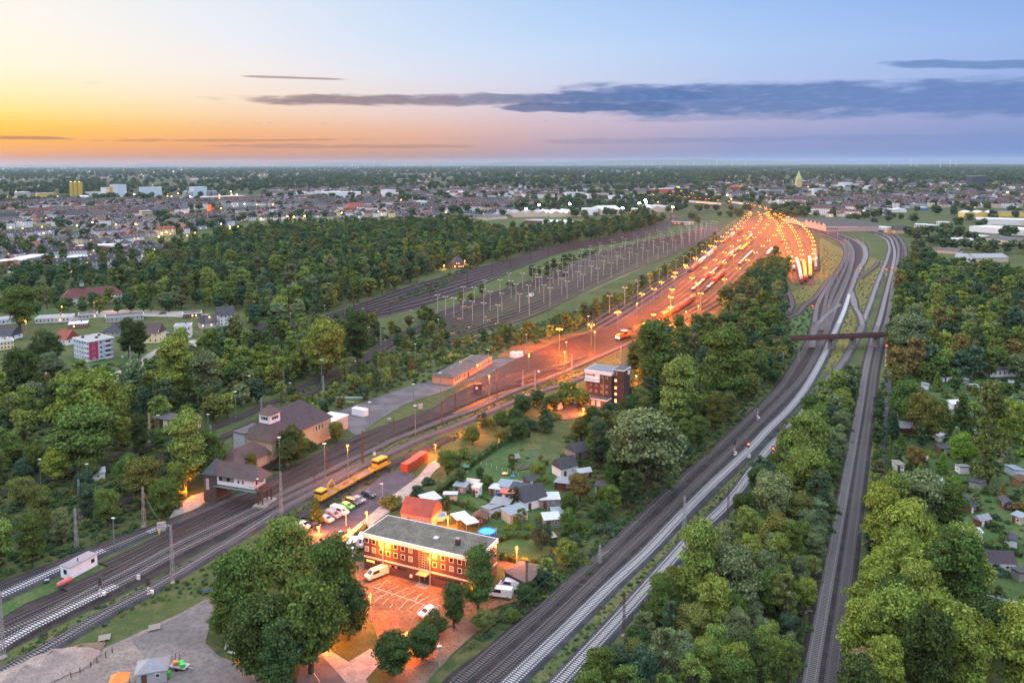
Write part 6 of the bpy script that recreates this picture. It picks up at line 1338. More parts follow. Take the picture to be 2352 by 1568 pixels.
for uv in ([(0,640),(0,470),(150,466),(620,466),(900,455),(1060,460),(1200,470),(1150,500),(1060,505),(940,528),(900,500),(700,505),(560,512),(400,545),(330,600),(240,640)],
           [(1140,480),(1200,458),(1500,436),(1600,448),(1690,456),(1840,476),(1900,500),(2000,500),(2060,478),(2352,478),(2352,425),(2000,415),(1750,418),(1500,432)],
           [(600,470),(600,440),(1000,430),(1400,430),(1460,436),(1200,458),(900,455)]):
    P = [G(*p)[:2] for p in uv]
    x0, x1 = min(p[0] for p in P), max(p[0] for p in P); y0, y1 = min(p[1] for p in P), max(p[1] for p in P)
    y = y0
    while y < y1:
        x = x0
        while x < x1:
            X, Y = x, y+MN.noise(Vector((x*.004, y*.004, 2)))*55
            dens = MN.noise(Vector((X*.006+7, Y*.004, 9))); far_ = y > 1900
            i = rngt.choice((0,0,0,1,1,1,2,3,3,4)) if not far_ else rngt.choice((0,1,2,4))
            lb, me, W = TH[i*7+rngt.randrange(7)]
            if dens > -.22 and inpoly(X, Y, P) and rngt.random() < .9:
                pu, pv, _ = proj((X,Y,0))
                if not in_hall(X, Y, 9) and not any(inpoly(pu, pv, Q) for Q in YARDS):
                    ang = MN.noise(Vector((X*.0023, Y*.0023, 5)))*1.4+rngt.choice((0,0,0,math.pi/2))
                    placed.append((X, Y, ang, lb, me, pu, pv))
            x += W*1.12+rngt.uniform(1, 7) if y < 1900 else W*2+rngt.uniform(2, 20)
        y += 27 if y < 1900 else 60
placed.sort(key=lambda p: math.hypot(p[0], p[1]))
def whereword(u, v):
    return ('near the brick schools' if u < 330 and v > 520 else 'in the left hand town' if u < 560 else 'behind the park wood' if u < 1160 else 'in the far centre' if u < 1600 else 'in the right hand town')
nh = 0; rest = []
for X, Y, ang, lb, me, pu, pv in placed:
    if nh < 290:
        o = bpy.data.objects.new('town_house', me); COL.objects.link(o); o.location = (X,Y,0); o.rotation_euler = (0,0,ang); w = whereword(pu, pv); props(o, f'{lb} {w}', 'house', f'{lb.split(" with")[0]}s {w}'); nh += 1
    else: rest.append((X, Y))
print('houses', len(placed))
tcol = bpy.data.collections.new('town_sources')
for k, (lb, me, W) in enumerate(TH[::4]):
    o = bpy.data.objects.new('far_house', me); tcol.objects.link(o)
for k in range(700):     # loose far suburbs
    u_ = random.uniform(0, 2352); v_ = 384+abs(random.gauss(0, 1))*24
    if v_ < 436 and MN.noise(Vector((u_*.012, v_*.05, 3))) > -.05: rest.append(G(u_, v_)[:2])
scatter('distant_town', rest, [1.25]*len(rest), tcol, 'far houses of the town and its suburbs', 1.0)

rng = random.Random(5); fp = []; fs = []
v = 379.2
while v < 602:
    d = proj(G(1176, v))[2]; pm = FPX/d; r = 4.5+min(14, d/420); stp = max(.62, r*pm*.62)
    u = -40+rng.uniform(0, 20)
    while u < 2400:
        uu = u+rng.uniform(-.5,.5)*r*pm; vv = v+rng.uniform(-.5,.5)*stp; vv = max(379, vv)
        x, y, _ = G(uu, vv); n = MN.fractal(Vector((x*.0016+3, y*.0011, 1.3)), .8, 2.1, 4)
        T = townness(uu, vv); pr = .96 if n > -.14 else .16
        if T: pr = .30 if MN.noise(Vector((x*.012, y*.008, 4))) < .1 else .85
        if vv > 470 and T == 0: pr = .2 if (uu > 1850 or 1500 < uu < 1760) else .9
        if uu > 2085 and vv > 540: pr = .5
        if rng.random() < pr and not any(inpoly(uu, vv, Q) for Q in YARDS) and not in_hall(x, y) and not (vv > 500 and 300 < uu < 1540 and not T) and not (uu < 330 and vv > 470 and T and rng.random() < .5):
            if (vv < 545 or (uu > 2090 and vv < 600) or (uu < 330 and vv < 556)) and free(x, y, 7): fp.append((x, y)); fs.append(r*rng.uniform(.7, 1.2))
        u += r*pm*(1.35 if T == 0 else 1.9)
    v += stp
fcol = bpy.data.collections.new('far_tree_sources')
M_LEAFF = leafmat('leaves_far', True, [(0,(.05,.085,.045)),(.25,(.065,.105,.05)),(.5,(.075,.11,.06)),(.7,(.095,.12,.05)),(.85,(.055,.09,.055)),(1,(.07,.095,.06))])
for i in range(3):
    o = bpy.data.objects.new('far_tree', crown_mesh('far_tree', 'round', 260, .2, 130+i, 1, [M_LEAFF])); fcol.objects.link(o)
scatter('distant_woodland', fp, fs, fcol, 'far woods and tree belts out to the horizon', .8)
print('far trees', len(fp), 'rest', len(REST))
# ---------------------------------------------------------------- horizon
def turbine(name='wind_turbine'):
    m = mat('turbine_white', (.6,.6,.62)); t = thing(name, 'white wind turbine on the horizon', 'wind turbine', (0,0,0))
    MB().cyl(0,0,0,3,100,8,1.8).obj('tower', m, t); MB().box(0,0,99,4,9,4).obj('nacelle', m, t)
    for k in range(3):
        a = k*2.094+.4; b = MB(); b.add([(math.cos(a+1.57)*1.8, -5, 101+math.sin(a+1.57)*1.8),(math.cos(a-1.57)*1.8, -5, 101+math.sin(a-1.57)*1.8),(math.cos(a)*42,-5,101+math.sin(a)*42)], [(0,1,2)]); b.add([(math.cos(a+1.57)*1.8, -4.2, 101+math.sin(a+1.57)*1.8),(math.cos(a-1.57)*1.8, -4.2, 101+math.sin(a-1.57)*1.8),(math.cos(a)*42,-4.5,101+math.sin(a)*42)], [(2,1,0)]); b.obj('blade', m, t)
    return t
T0 = turbine(); first = True
for u_, d_, s_ in ((2067,12500,1),(2118,11000,1.2),(2133,12500,1),(2188,11800,1),(2211,11500,1),(2225,12000,1),(592,19000,.9),(600,19500,.9),(611,19000,.9),(666,20000,.9),(772,18000,.9),(800,18500,.9),(830,19000,1),(850,20000,1),(872,18000,.9),(888,19000,1),(925,19000,1),(1460,17500,1),(1487,18000,1),(1508,17500,1),(1534,18000,1),(1568,17500,1),(1606,18000,1),(1643,17500,1),(1660,17000,1.2),(1695,18500,1),(1728,18000,1)):
    x = math.tan((u_-1176)/FPX/1.0)*d_ if False else (u_-1176)/FPX*d_*.97; lb = 'white wind turbine standing in the far right woods' if u_ > 2000 else 'tiny wind turbine on the left half of the horizon' if u_ < 1000 else 'tiny wind turbine on the right half of the horizon'
    if first: T0.location = (x, d_, 0); T0.scale = (s_*1.1,)*3; T0['label'] = lb; T0['group'] = 'wind turbines on the horizon'; first = False
    else: dup(T0, (x, d_, 0), random.uniform(-.6,.6), s_*1.1, lb, 'wind turbines on the horizon')
b = MB(); n = 90
for k in range(n):
    x = -30000+60000*k/(n-1); h = 60+130*max(0, MN.fractal(Vector((k*.12, 2, 2)), .7, 2, 4)+.15)+(110*math.exp(-((x-4500)/5000)**2)); b.v += [(x, 27000, -5), (x, 27600, h), (x, 31000, h*.6)]
for k in range(n-1): b.f += [(3*k, 3*k+3, 3*k+4, 3*k+1), (3*k+1, 3*k+4, 3*k+5, 3*k+2)]; b.m += [0,0]
props(b.obj('hills', mat('far_hills', (.04,.055,.045))), 'low wooded hills on the horizon', None, None, 'structure')
# ---------------------------------------------------------------- haze
def haze():
    b = MB(); b.box(0, 12500, -1.5, 62000, 27200, 215); o = b.obj('haze', None or M_LEAF)
    m = bpy.data.materials.new('haze_air'); m.use_nodes = True; t = NT(m.node_tree); t.n.remove(t.n['Principled BSDF']); v = t.new('ShaderNodeVolumePrincipled')
    v.inputs['Color'].default_value = (.62,.8,1,1); v.inputs['Density'].default_value = HAZE; v.inputs['Anisotropy'].default_value = .2; t.l.new(v.outputs[0], t.n['Material Output'].inputs['Volume'])
    o.data.materials.clear(); o.data.materials.append(m); props(o, 'thin evening haze', None, None, 'stuff')
if HAZE: haze()
# ---------------------------------------------------------------- where things are, for labels
LMK = [('brick office',985,1270),('car park row of cars',770,1180),('bridge signal box',540,1110),('station building',650,1020),('white shipping container',825,950),('low salmon building',1065,850),('brick signal tower',1390,880),
       ('pair of white tool containers',1185,818),('white site cabin',190,1300),('magenta apartment block',208,800),('slate blue roofed house',520,735),('clock signal box',390,965),('red containers',960,1070),('orange shunting locomotive',1436,772),
       ('yellow work train',790,1120),('overbridge',1930,775),('big silvery willow',1490,1040),('pale group of trees between the lines',1830,1090),('gravel yard',300,1450),('allotment huts',1180,1150),('round pool',1119,1221),('lane past the red containers',900,1140),
       ('copper brown tree',2105,1050),('very tall poplar',2275,985),('pale roofed garden house',2194,937),('purple roofed garden house',2290,1305),('glowing cottage',1057,605),('shrubs at the siding ends',1000,760),('row of bungalows',220,735),('small underbridge',20,905),('street corner',760,1540),('spruce by the lit dirt yard',1252,955),('yellow vans',865,1325),('wood right of the brick tower',1600,850)]
_used = {}
def near_label(base, u, v):
    L = sorted(LMK, key=lambda l: (l[1]-u)**2+(1.6*(l[2]-v))**2); out = None
    for l in L[:5]:
        du, dv = u-l[1], v-l[2]
        rel = ('right of' if du > 0 else 'left of') if abs(du) > 1.4*abs(dv) else ('in front of' if dv > 0 else 'behind')
        s = f'{base} {rel} the {l[0]}'
        if s not in _used: _used[s] = 1; return s
    for l in L[:4]:
        s = f'{base} farther off near the {l[0]}'
        if s not in _used: _used[s] = 1; return s
    return f'{base} near the {L[0][0]}'
# ---------------------------------------------------------------- lamps and masts
E_SOD = emat('sodium_lamp', (1,.27,.03), 16); E_SODY = emat('sodium_lamp_yellow', (1,.45,.09), 55); E_COOL = emat('white_lamp', (1,.92,.85), 60); E_RED = emat('red_signal', (1,.03,.01), 40)
M_HEAD = mat('lamp_head_unlit', (.62,.66,.68), .4, .05)
def light(parent, loc, power, col=(1,.17,.008), r=.6):
    l = bpy.data.lights.new('glow', 'POINT'); l.energy = power; l.color = col; l.shadow_soft_size = r; o = bpy.data.objects.new('glow', l); COL.objects.link(o); o.parent = parent; o.location = loc; return o
def lamp_proto(kind, lit):
    t = thing('yard_lamp' if lit else 'lamp_mast', 'x', 'lamp', (0,0,0)); pm = (M_GRPOLE if lit or kind != 'twin' else mat('pale_pole', (.3,.33,.33), .5)) if kind != 'street' else M_STEELG
    b = MB(); b.tube((0,0,0),(0,0,12), .17, 6, .13)
    if kind == 'twin': b.beam((-1.3,0,12),(1.3,0,12), .09)
    if kind == 'street': b.beam((0,0,12),(0,-.7,12.15), .09)
    b.obj('pole', pm, t)
    def head(x, y=0):
        q = MB()
        if lit: q.box(x, y, 11.75, .95, .6, .16, 0, 0); q.add([(x-.42,y-.26,11.74),(x+.42,y-.26,11.74),(x+.42,y+.26,11.74),(x-.42,y+.26,11.74)], [(3,2,1,0)], 1); q.cyl(x, y, 11.45, .36, .3, 10, .36, 1)
        else: q.box(x, y, 11.9, 1.05, .5, .17, 0, 0); q.box(x, y, 11.8, .8, .35, .1, 0, 0)
        q.obj('lamp_head', [M_HEAD if not lit else mat('lamp_hood', (.3,.2,.1)), E_SOD], t)
    if kind == 'twin': head(-1.3); head(1.3)
    elif kind == 'street': head(0, -1.0)
    else: head(0)
    return t
def lattice_proto(arm=True, colm=None):
    t = thing('catenary_mast', 'x', 'mast', (0,0,0)); b = MB(); w0, w1, H = .36, .15, 12
    for sx in (-1,1):
        for sy in (-1,1): b.beam((sx*w0,sy*w0,0),(sx*w1,sy*w1,H), .075)
    for k in range(10):
        z0, z1 = k*H/10, (k+1)*H/10; a0 = w0+(w1-w0)*z0/H; a1 = w0+(w1-w0)*z1/H; s = 1 if k % 2 else -1
        b.beam((-a0*s,-a0,z0),(a1*s,-a1,z1), .05); b.beam((-a0*s,a0,z0),(a1*s,a1,z1), .05); b.beam((a0,-a0*s,z0),(a1,a1*s,z1), .05); b.beam((-a0,-a0*s,z0),(-a1,a1*s,z1), .05)
    b.obj('lattice', colm or M_STEELG, t); MB().box(0,0,0,1.2,1.2,.35).obj('foundation', M_CONC, t)
    if arm:
        q = MB(); q.beam((0,0,7.4),(3.0,0,6.4), .06); q.beam((0,0,5.7),(3.0,0,6.4), .06); q.beam((3.0,0,6.4),(3.2,0,5.6), .04); q.tube((.4,0,5.7),(.75,0,5.78), .12, 6); q.obj('cantilever', M_STEELG, t)
    return t
PR = {}
for k in ('single','twin','street'):
    for lit in (0,1): PR[k,lit] = lamp_proto(k, lit)
PR['lat',0] = lattice_proto(False); PR['lat',1] = lattice_proto(True); PR['rust',0] = lattice_proto(False, M_RUST); PR['rust',1] = lattice_proto(True, M_RUST)
def put(kind, var, loc, h, rz, label, group=None, glow=0, col=None, sxy=1.0, name=None):
    o = dup(PR[kind,var], loc, rz, (sxy, sxy, h/12), label, group)
    if name: o.name = name
    if glow:
        hx = {'twin':0,'single':0,'street':0}[kind]; light(o, (hx, -1.0 if kind == 'street' else 0, 11.3), glow, *( (col,) if col else ()))
    return o
def lampat(kind, u, vb, vt, lit=0, glow=70000, what=None, rz=None, col=None):
    h = HT(u, vb, vt); x, y, _ = G(u, vb); d = ('orange lit ' if lit else 'unlit ')+{'single':'slim lamp mast','twin':'twin headed lamp mast','street':'street lamp'}[kind]
    return put(kind, lit, (x,y,0), h, random.uniform(-.3,.3) if rz is None else rz, near_label(d, u, vb), None, (glow*.4 if glow > 3e4 and u < 1150 else glow) if lit else 0, col, sxy=1.0 if h > 8 else .8)
def mastat(u, vb, vt, rust=0, arm=0, rz=-.5):
    h = HT(u, vb, vt); x, y, _ = G(u, vb)
    return put('rust' if rust else 'lat', arm, (x,y,0), h, rz, near_label(('rusty brown' if rust else 'grey')+' lattice mast', u, vb), sxy=.7 if rust else .95)
for a in ((479,1000,951),(542,966,899),(574,918,863),(365,1009,953),(283,856,819),(263,1262,1189),(94,1114,1054),(202,1126,1065),(667,914,879),(739,884,826),(830,826,776),(848,799,751),(817,859,829),(885,811,780),(954,831,790),(978,786,760),(949,776,735),(945,746,713),(1007,776,733),(1077,791,751),(1139,781,743),(1116,766,727),(1122,849,803),(1012,929,856),(950,929,882),(954,999,931),(850,984,923),(643,1082,1004),(747,1105,1018),(1152,984,960),
          (668,749,719),(746,734,701),(754,756,728),(834,731,708),(1209,815,768),(1351,774,726),(1326,735,711),(1461,905,865)): lampat('single', *a)
for a in ((800,1109,1020),(1000,1049,1020),(949,1066,1050),(1079,1001,983),(1097,889,836),(1124,929,861),(1215,869,811),(1297,861,806),(1301,814,784),(1366,814,760),(1319,919,895),(1463,733,695),(1575,746,714),(1604,726,701)): lampat('single', *a, lit=1)
for a in ((1285,804,754),(1358,794,744),(1501,751,721),(1419,764,715),(1540,735,704),(1480,772,742)): lampat('twin', *a, lit=1)
for a in ((880,1320,1250),(988,1350,1276),(935,1492,1450),(1095,1400,1345),(852,1426,1361),(843,1213,1173),(954,1194,1164),(1029,1210,1184),(1187,1298,1254),(733,1225,1208),(803,1228,1213),(1461,880,861),(1340,950,936),(1258,948,936),(428,1142,1120),(760,1480,1425)): lampat('street', *a, lit=1, glow=14000, rz=0)
for a in ((1009,1532,1477),(879,1141,1108),(795,1207,1164),(784,1266,1216)): lampat('street', *a)
for a in ((7,1511,1361,0,0),(176,1262,1167,0,0),(184,1189,1100,0,0),(331,1211,1118,0,0),(397,1339,1206,0,0),(135,1075,1006,0,0),(240,1041,976,0,0),(344,1014,948,0,0),(76,883,821,1,0),(108,896,854,0,0),(153,889,863,0,0),(204,861,829,0,0),(300,841,795,0,0),(470,774,708,1,1),(573,746,685,1,1),(690,702,658,1,1),(797,690,635,1,1),
          (647,1197,1083,0,0),(660,1068,1011,0,0),(753,1080,1027,1,0),(834,1068,989,1,0),(723,1114,1073,1,0),(601,951,914,0,0),(484,1004,976,0,0),(875,796,755,0,1),(748,856,808,0,0),(652,899,851,0,0),(743,901,863,0,0),(870,851,814,0,0),(895,729,690,1,0),(833,1064,988,1,0),(905,1006,959,1,0),(1015,980,921,1,0),(1046,949,903,1,0),(1142,929,846,1,0),
          (1201,885,850,0,0),(1229,896,850,0,0),(1313,866,813,0,1),(1426,835,797,0,0),(790,740,711,1,0),(990,690,655,1,0),(902,635,612,1,1),(992,632,590,1,1),(1200,545,575-60,1,0)): mastat(a[0],a[1],a[2],a[3],a[4])
for a in ((1210,1388,1286),(1433,1460,1357),(1483,1143,1075),(1672,1197,1115),(1783,1110,1050),(1903,985,940),(1940,860,830)): mastat(a[0],a[1],a[2],1,0)
for a in ((1572,1214,1139),(1378,1296,1252),(1834,832,788),(1798,850,808),(1865,790,745)): mastat(a[0],a[1],a[2],0,1,rz=.6)
for a in ((1900,1140,1070,2.6),(1870,1350,1280,.5),(1846,1430,1385,.4),(1985,1250,1190,3.5),(1960,1420,1360,3.4)): mastat(a[0],a[1],a[2],1,1,rz=a[3])
# lamp rows of the lit yard and of the dark sidings
def row(tag, off, step, start, vmin, vmax, fn):
    P = TRK[tag]; d = np.r_[0, np.cumsum(np.linalg.norm(np.diff(P, axis=0), axis=1))]; N = np.gradient(P, axis=0); s = start
    while s < d[-1]:
        x = np.interp(s, d, P[:,0]); y = np.interp(s, d, P[:,1]); tx = np.interp(s, d, N[:,0]); ty = np.interp(s, d, N[:,1]); n = math.hypot(tx, ty); X = x-ty/n*off; Y = y+tx/n*off
        u, v, _ = proj((X,Y,0))
        if vmin < v < vmax: fn(X, Y, math.atan2(ty, tx)+math.pi/2, u, v)
        s += step*(.9+.2*random.random())
nl = [0]
def lit(X, Y, rz, u, v):
    if any((X-a)**2+(Y-b_)**2 < (1.0*r)**2 for a, b_, r in TREES): return
    nl[0] += 1; w = 'in the near yard' if v > 640 else 'in the middle yard' if v > 570 else 'at the far yard end'
    side = 'by the left tracks' if u < 1500+(760-v)*.9 else 'among the wagons' if u < 1760 else 'by the dead end tracks'
    o = put('twin', 1, (X,Y,0), 12.5, rz, f'orange lit twin lamp {w} {side}', f'lit lamps {w}', YLAMP)
    s = max(1, min(2.2, math.hypot(X,Y)/620))
    for c in o.children:
        if c.name.startswith('lamp_head'): c.scale = (1,1,1)
for i, tag in enumerate(('Y0','Y2','Y5','Y7','Y10')): row(tag, 2.3 if i else -3, 52+i*3, 20+i*11, 503, 735, lit)
for i, tag in enumerate(('Z0','Z2','Z4')): row(tag, 2.3, 40, 12+i*9, 500, 640, lit)
for tag in ('U0','U4'): row(tag, 3, 60, 10, 455, 503, lit)
M_SL = []
def dark(X, Y, rz, u, v): put('twin', 0, (X,Y,0), 12, rz, f'unlit twin headed lamp mast in the old sidings {"nearer end" if v > 650 else "middle" if v > 590 else "far end"}', 'unlit lamp masts of the old sidings')
for i, tag in enumerate(('FB1','FB3','FB5','FB7','FB9','FB11','FB13')): row(tag, 2.4, 37, 6+i*7, 525, 790, dark)
row('FC0', -3, 34, 10, 515, 745, dark)
def lat(X, Y, rz, u, v): put('rust', 0, (X,Y,0), 14, rz, f'brown lattice mast along the {"left" if u < 900 else "middle" if u < 1250 else "right"} part of the upper sidings', 'brown lattice masts of the upper sidings')
row('FA0', -3.5, 52, 30, 505, 745, lat); row('FA6', 3.5, 60, 30, 505, 745, lat)
def gantry(X, Y, rz, u, v): put('lat', 1, (X,Y,0), 8.5, rz-math.pi/2, f'grey catenary mast {"on the curve" if v < 690 else "by the overbridge" if v < 800 else "along the main lines"}', 'grey catenary masts of the curve')
row('T6' + '0', -3, 48, 10, 530, 760, gantry); row('T5', -3, 55, 20, 545, 700, gantry); row('R2', -4, 62, 330, 540, 900, gantry); row('R1', 5, 62, 300, 540, 760, gantry)
for k in list(PR): 
    for c in list(PR[k].children): bpy.data.objects.remove(c)
    bpy.data.objects.remove(PR[k])
print('yard lamps', nl[0])
# wires near the camera
def wire(name, pts, label, sag=.5, r=.02):
    b = MB()
    for p, q in zip(pts[:-1], pts[1:]):
        prev = p
        for k in range(1, 7):
            f = k/6; c = tuple(p[i]*(1-f)+q[i]*f for i in range(2))+(p[2]*(1-f)+q[2]*f-sag*4*f*(1-f),); b.tube(prev, c, r, 3); prev = c
    props(b.obj(name, mat('copper_wire', (.10,.13,.11), .5)), label, 'wire', 'overhead wires')
for tag, a, c in (('T1',0,60),('T2',0,60),('T3',0,60),('C',0,55),('R1',0,60),('R2',0,60),('La',0,70),('Lc',0,70),('Ld',0,60),('Lg',0,40)):
    P = TRK[tag]; idx = list(range(a, min(c, len(P)-1), 12)); wire('overhead_wire', [(P[i][0], P[i][1], 5.7) for i in idx], {'T1':'contact wire over the main line nearest the wood','T2':'contact wire over the second main line','T3':'contact wire over the pale curving main line','C':'contact wire over the single line','R1':'contact wire over the left straight line','R2':'contact wire over the right straight line','La':'contact wire over the nearest lower left track','Lc':'contact wire over the third lower left track','Ld':'contact wire over the dark middle track at lower left','Lg':'contact wire over the track behind the white cabin'}[tag], .1, .015)
wire('cross_span', [(*G(1210,1388)[:2],9.5),(*G(1433,1460)[:2],9.5)], 'cross wire between two rusty masts over the bottom main lines', 1.6, .025)
wire('cross_span', [(*G(1483,1143)[:2],9),(*G(1672,1197)[:2],9)], 'cross wire between two rusty masts in the middle of the main lines', 1.8, .025)
wire('cross_span', [(*G(331,1211)[:2],10),(*G(397,1339)[:2],12)], 'cross wire between grey masts at lower left', 1.6, .025)
wire('cross_span', [(*G(660,1068)[:2],7.5),(*G(753,1080)[:2],6.5)], 'cross wire between masts in front of the station building', 1.6, .025)
# signals
M_REDP = mat('signal_red', (.45,.05,.04)); M_WHP = mat('signal_white', (.6,.6,.6))
def signal(u, vb, vt, on, label):
    h = HT(u, vb, vt); t = thing('railway_signal', label, 'signal', G(u, vb)); b = MB(); b.box(0,0,0,.5,.5,.5,0,1); n = 6
    for k in range(n): b.tube((0,0,.5+k*(h-2)/n),(0,0,.5+(k+1)*(h-2)/n), .12, 6, mi=k % 2)
    b.obj('post', [M_REDP, M_WHP], t); q = MB(); q.box(0,0,h-1.8,.7,.3,1.8,0,0); q.box(0,0,1.2,.5,.1,.7,0,1); q.obj('signal_head', [M_FRAMED, M_WHP], t)
    if on: MB().box(0,-.22,h-.9,.36,.1,.36).obj('red_light', E_RED, t)
    MB().box(.6,.4,0,.6,.5,1.0).obj('relay_box', M_WHP, t)
signal(1687,1046,1009,0,'red and white banded signal on the left of the main lines'); signal(1718,1052,1014,1,'red and white signal showing red between the main lines'); signal(1740,964,926,0,'signal mast at the wood edge above the banded ones'); signal(1775,1041,1024,1,'small signal showing red beside the single line')
signal(2034,840,790,1,'signal showing red just below the right end of the overbridge'); signal(1866,712,700,1,'red signal at the end of the curved siding')
signal(1974,626,614,1,'signal glowing red between the curve and the golden weeds'); signal(2035,632,616,1,'left of the paired red signals over the straight lines'); signal(2049,630,613,1,'middle one of the red signals over the straight lines'); signal(2061,631,614,1,'right one of the red signals over the straight lines')
for a, lb in (((231,1372,1325),'short dark signal post beside the earth wall'),((341,1367,1325),'short dark signal post in the weedy strip')): signal(*a, 0, lb)
# ---------------------------------------------------------------- rolling stock
M_WH = mat('wheel_steel', (.07,.06,.06), .6, metal=.4); M_UF = mat('underframe', (.05,.04,.04), .8)
def bogies(t, L, n=2):
    for x in (-L/2+2.6, L/2-2.6):
        b = MB(); b.box(x,0,.35,2.6,1.9,.35)
        for dx in (-.9,.9): b.tube((x+dx,-.85,.46),(x+dx,.85,.46), .46, 10)
        b.obj('bogie', M_WH, t)
def covered(label, m, L=14):
    t = thing('covered_wagon', label, 'wagon', (0,0,0)); b = MB(); pf = [(-1.35,1.0),(1.35,1.0),(1.4,3.0),(1.05,3.75),(.4,4.1),(-.4,4.1),(-1.05,3.75),(-1.4,3.0)]; n = len(pf)
    b.add([(-L/2,y,z) for y,z in pf]+[(L/2,y,z) for y,z in pf], [tuple(range(n))[::-1], tuple(range(n,2*n))]+[(i,(i+1)%n,n+(i+1)%n,n+i) for i in range(n)])
    for k in range(7): 
        x = -L/2+.6+k*(L-1.2)/6; b.box(x,0,1.05,.16,2.88,2.0)
    b.obj('body', m, t); MB().box(0,0,.85,L,2.5,.16).obj('underframe', M_UF, t); bogies(t, L)
    return t
def tank(label, m, L=13):
    t = thing('tank_wagon', label, 'wagon', (0,0,0)); b = MB(); b.tube((-L/2+.8,0,2.5),(L/2-.8,0,2.5), 1.4, 14); b.tube((-L/2+.8,0,2.5),(-L/2+.3,0,2.5), 1.4, 14, .8); b.tube((L/2-.8,0,2.5),(L/2-.3,0,2.5), 1.4, 14, .8); b.cyl(0,0,3.7,.5,.5,8); b.obj('tank', m, t); MB().box(0,0,.85,L,2.2,.2).obj('underframe', M_UF, t); bogies(t, L); return t
def flatw(label, m, load=None, L=14):
    t = thing('flat_wagon', label, 'wagon', (0,0,0)); b = MB(); b.box(0,0,.95,L,2.6,.25)
    for s in (-1,1): b.box(0,s*1.25,1.2,L,.1,.45)
    for s in (-1,1): b.box(s*(L/2-.05),0,1.2,.1,2.5,.45)
    b.obj('deck', m, t); bogies(t, L)
    if load: 
        for x in (-L*.25, L*.22): MB().box(x,0,1.21,L*.2,2.1,.5).obj('load_panel', load, t)
    return t
mo = mat('wagon_rust_red', (.30,.09,.05), .6, .2, .5); mg = mat('wagon_grey', (.45,.42,.40), .6, .15, .5); my = mat('wagon_yellow', (.60,.40,.06), .55, .12, .5); mp = mat('wagon_purple', (.14,.10,.14), .6, .2); mw = mat('wagon_white', (.62,.58,.54), .5, .1); md = mat('wagon_dark', (.06,.05,.05), .7); mr = mat('wagon_red', (.50,.05,.03), .5, .12)
WP = {'o':covered('rust red covered wagon', mo), 'g':covered('grey covered wagon', mg), 'r':covered('bright red covered wagon', mr), 'p':covered('dark purple covered wagon', mp), 'y':tank('yellow tank wagon', my), 'w':tank('white tank wagon', mw), 'f':flatw('empty dark flat wagon', md), 'l':flatw('flat wagon with pale load panels', md, mw)}
def train(tag, uv0, comp, where, gap=1.3, d0=1):
    P = TRK[tag]; d = np.r_[0, np.cumsum(np.linalg.norm(np.diff(P, axis=0), axis=1))]; g0 = np.array(G(*uv0)[:2]); i = int(np.argmin(np.linalg.norm(P-g0, axis=1))); s = d[i]+7*d0
    for k, c in enumerate(comp):
        if c != '_':
            if not (0 < s < d[-1]): break
            x = np.interp(s, d, P[:,0]); y = np.interp(s, d, P[:,1]); x2 = np.interp(s+3, d, P[:,0]); y2 = np.interp(s+3, d, P[:,1]); rz = math.atan2(y2-y, x2-x)
            pos = 'nearest wagon of' if k == 0 else 'wagon in'
            o = dup(WP[c], (x,y,.45), rz, None, f'{WP[c]["label"]} in the {where}', f'wagons of the {where}')
        s += (14+gap)*d0
def near_track(prefix, uv):
    g0 = np.array(G(*uv)[:2]); return min((k for k in TRK if k.startswith(prefix)), key=lambda k: np.min(np.linalg.norm(TRK[k]-g0, axis=1)))
for uv, comp, where in (((1521,735),'ooooo','nearest short train of the yard'),((1611,681),'ffllrrrr','red train beside the long flats'),((1596,670),'llllllllllllllllllllll','long flat train'),
        ((1592,625),'proggw_gggoo','mixed train at the left edge'),((1612,645),'oo_ffoo__ooggo','broken train near the left edge'),((1701,646),'pppp','group above the wood'),((1696,610),'llllllll','pale loaded flats in the yard middle'),((1704,577),'yyy_oo','group in the far yard'),
        ((1768,588),'ww','pair left of the small tree'),((1779,588),'www','trio by the small tree'),((1660,560),'oooo_ggg','far left of the yard'),((1720,556),'yy_ww','far group of tanks'),((1700,540),'fffooo','farthest train of the yard')):
    train(near_track('Y', uv), uv, comp, where)
for tag, uv, comp, where in (('Z0',(1817,622),'w','first dead end track, alone'),('Z1',(1838,653),'oggggggggg','grey dead end train'),('Z2',(1850,648),'ryyyyyyy','red ended dead end train'),('Z3',(1861,641),'yyyyygggg','yellow dead end train'),('Z4',(1870,623),'ppppgpppp','rightmost dead end train'),('Z0',(1822,560),'oo','pair on the dead end tracks')):
    train(tag, uv, comp, where, 1.1)
train('FB3', (1255,634), 'f', 'old sidings, alone'); 
for k in list(WP):
    for c in list(WP[k].children): bpy.data.objects.remove(c)
    bpy.data.objects.remove(WP[k])
def on_track(tag, uv, z=.5):
    P = TRK[tag]; g0 = np.array(G(*uv)[:2]); i = int(np.argmin(np.linalg.norm(P-g0, axis=1))); i = min(i, len(P)-2); return (P[i][0], P[i][1], z), math.atan2(P[i+1][1]-P[i][1], P[i+1][0]-P[i][0])
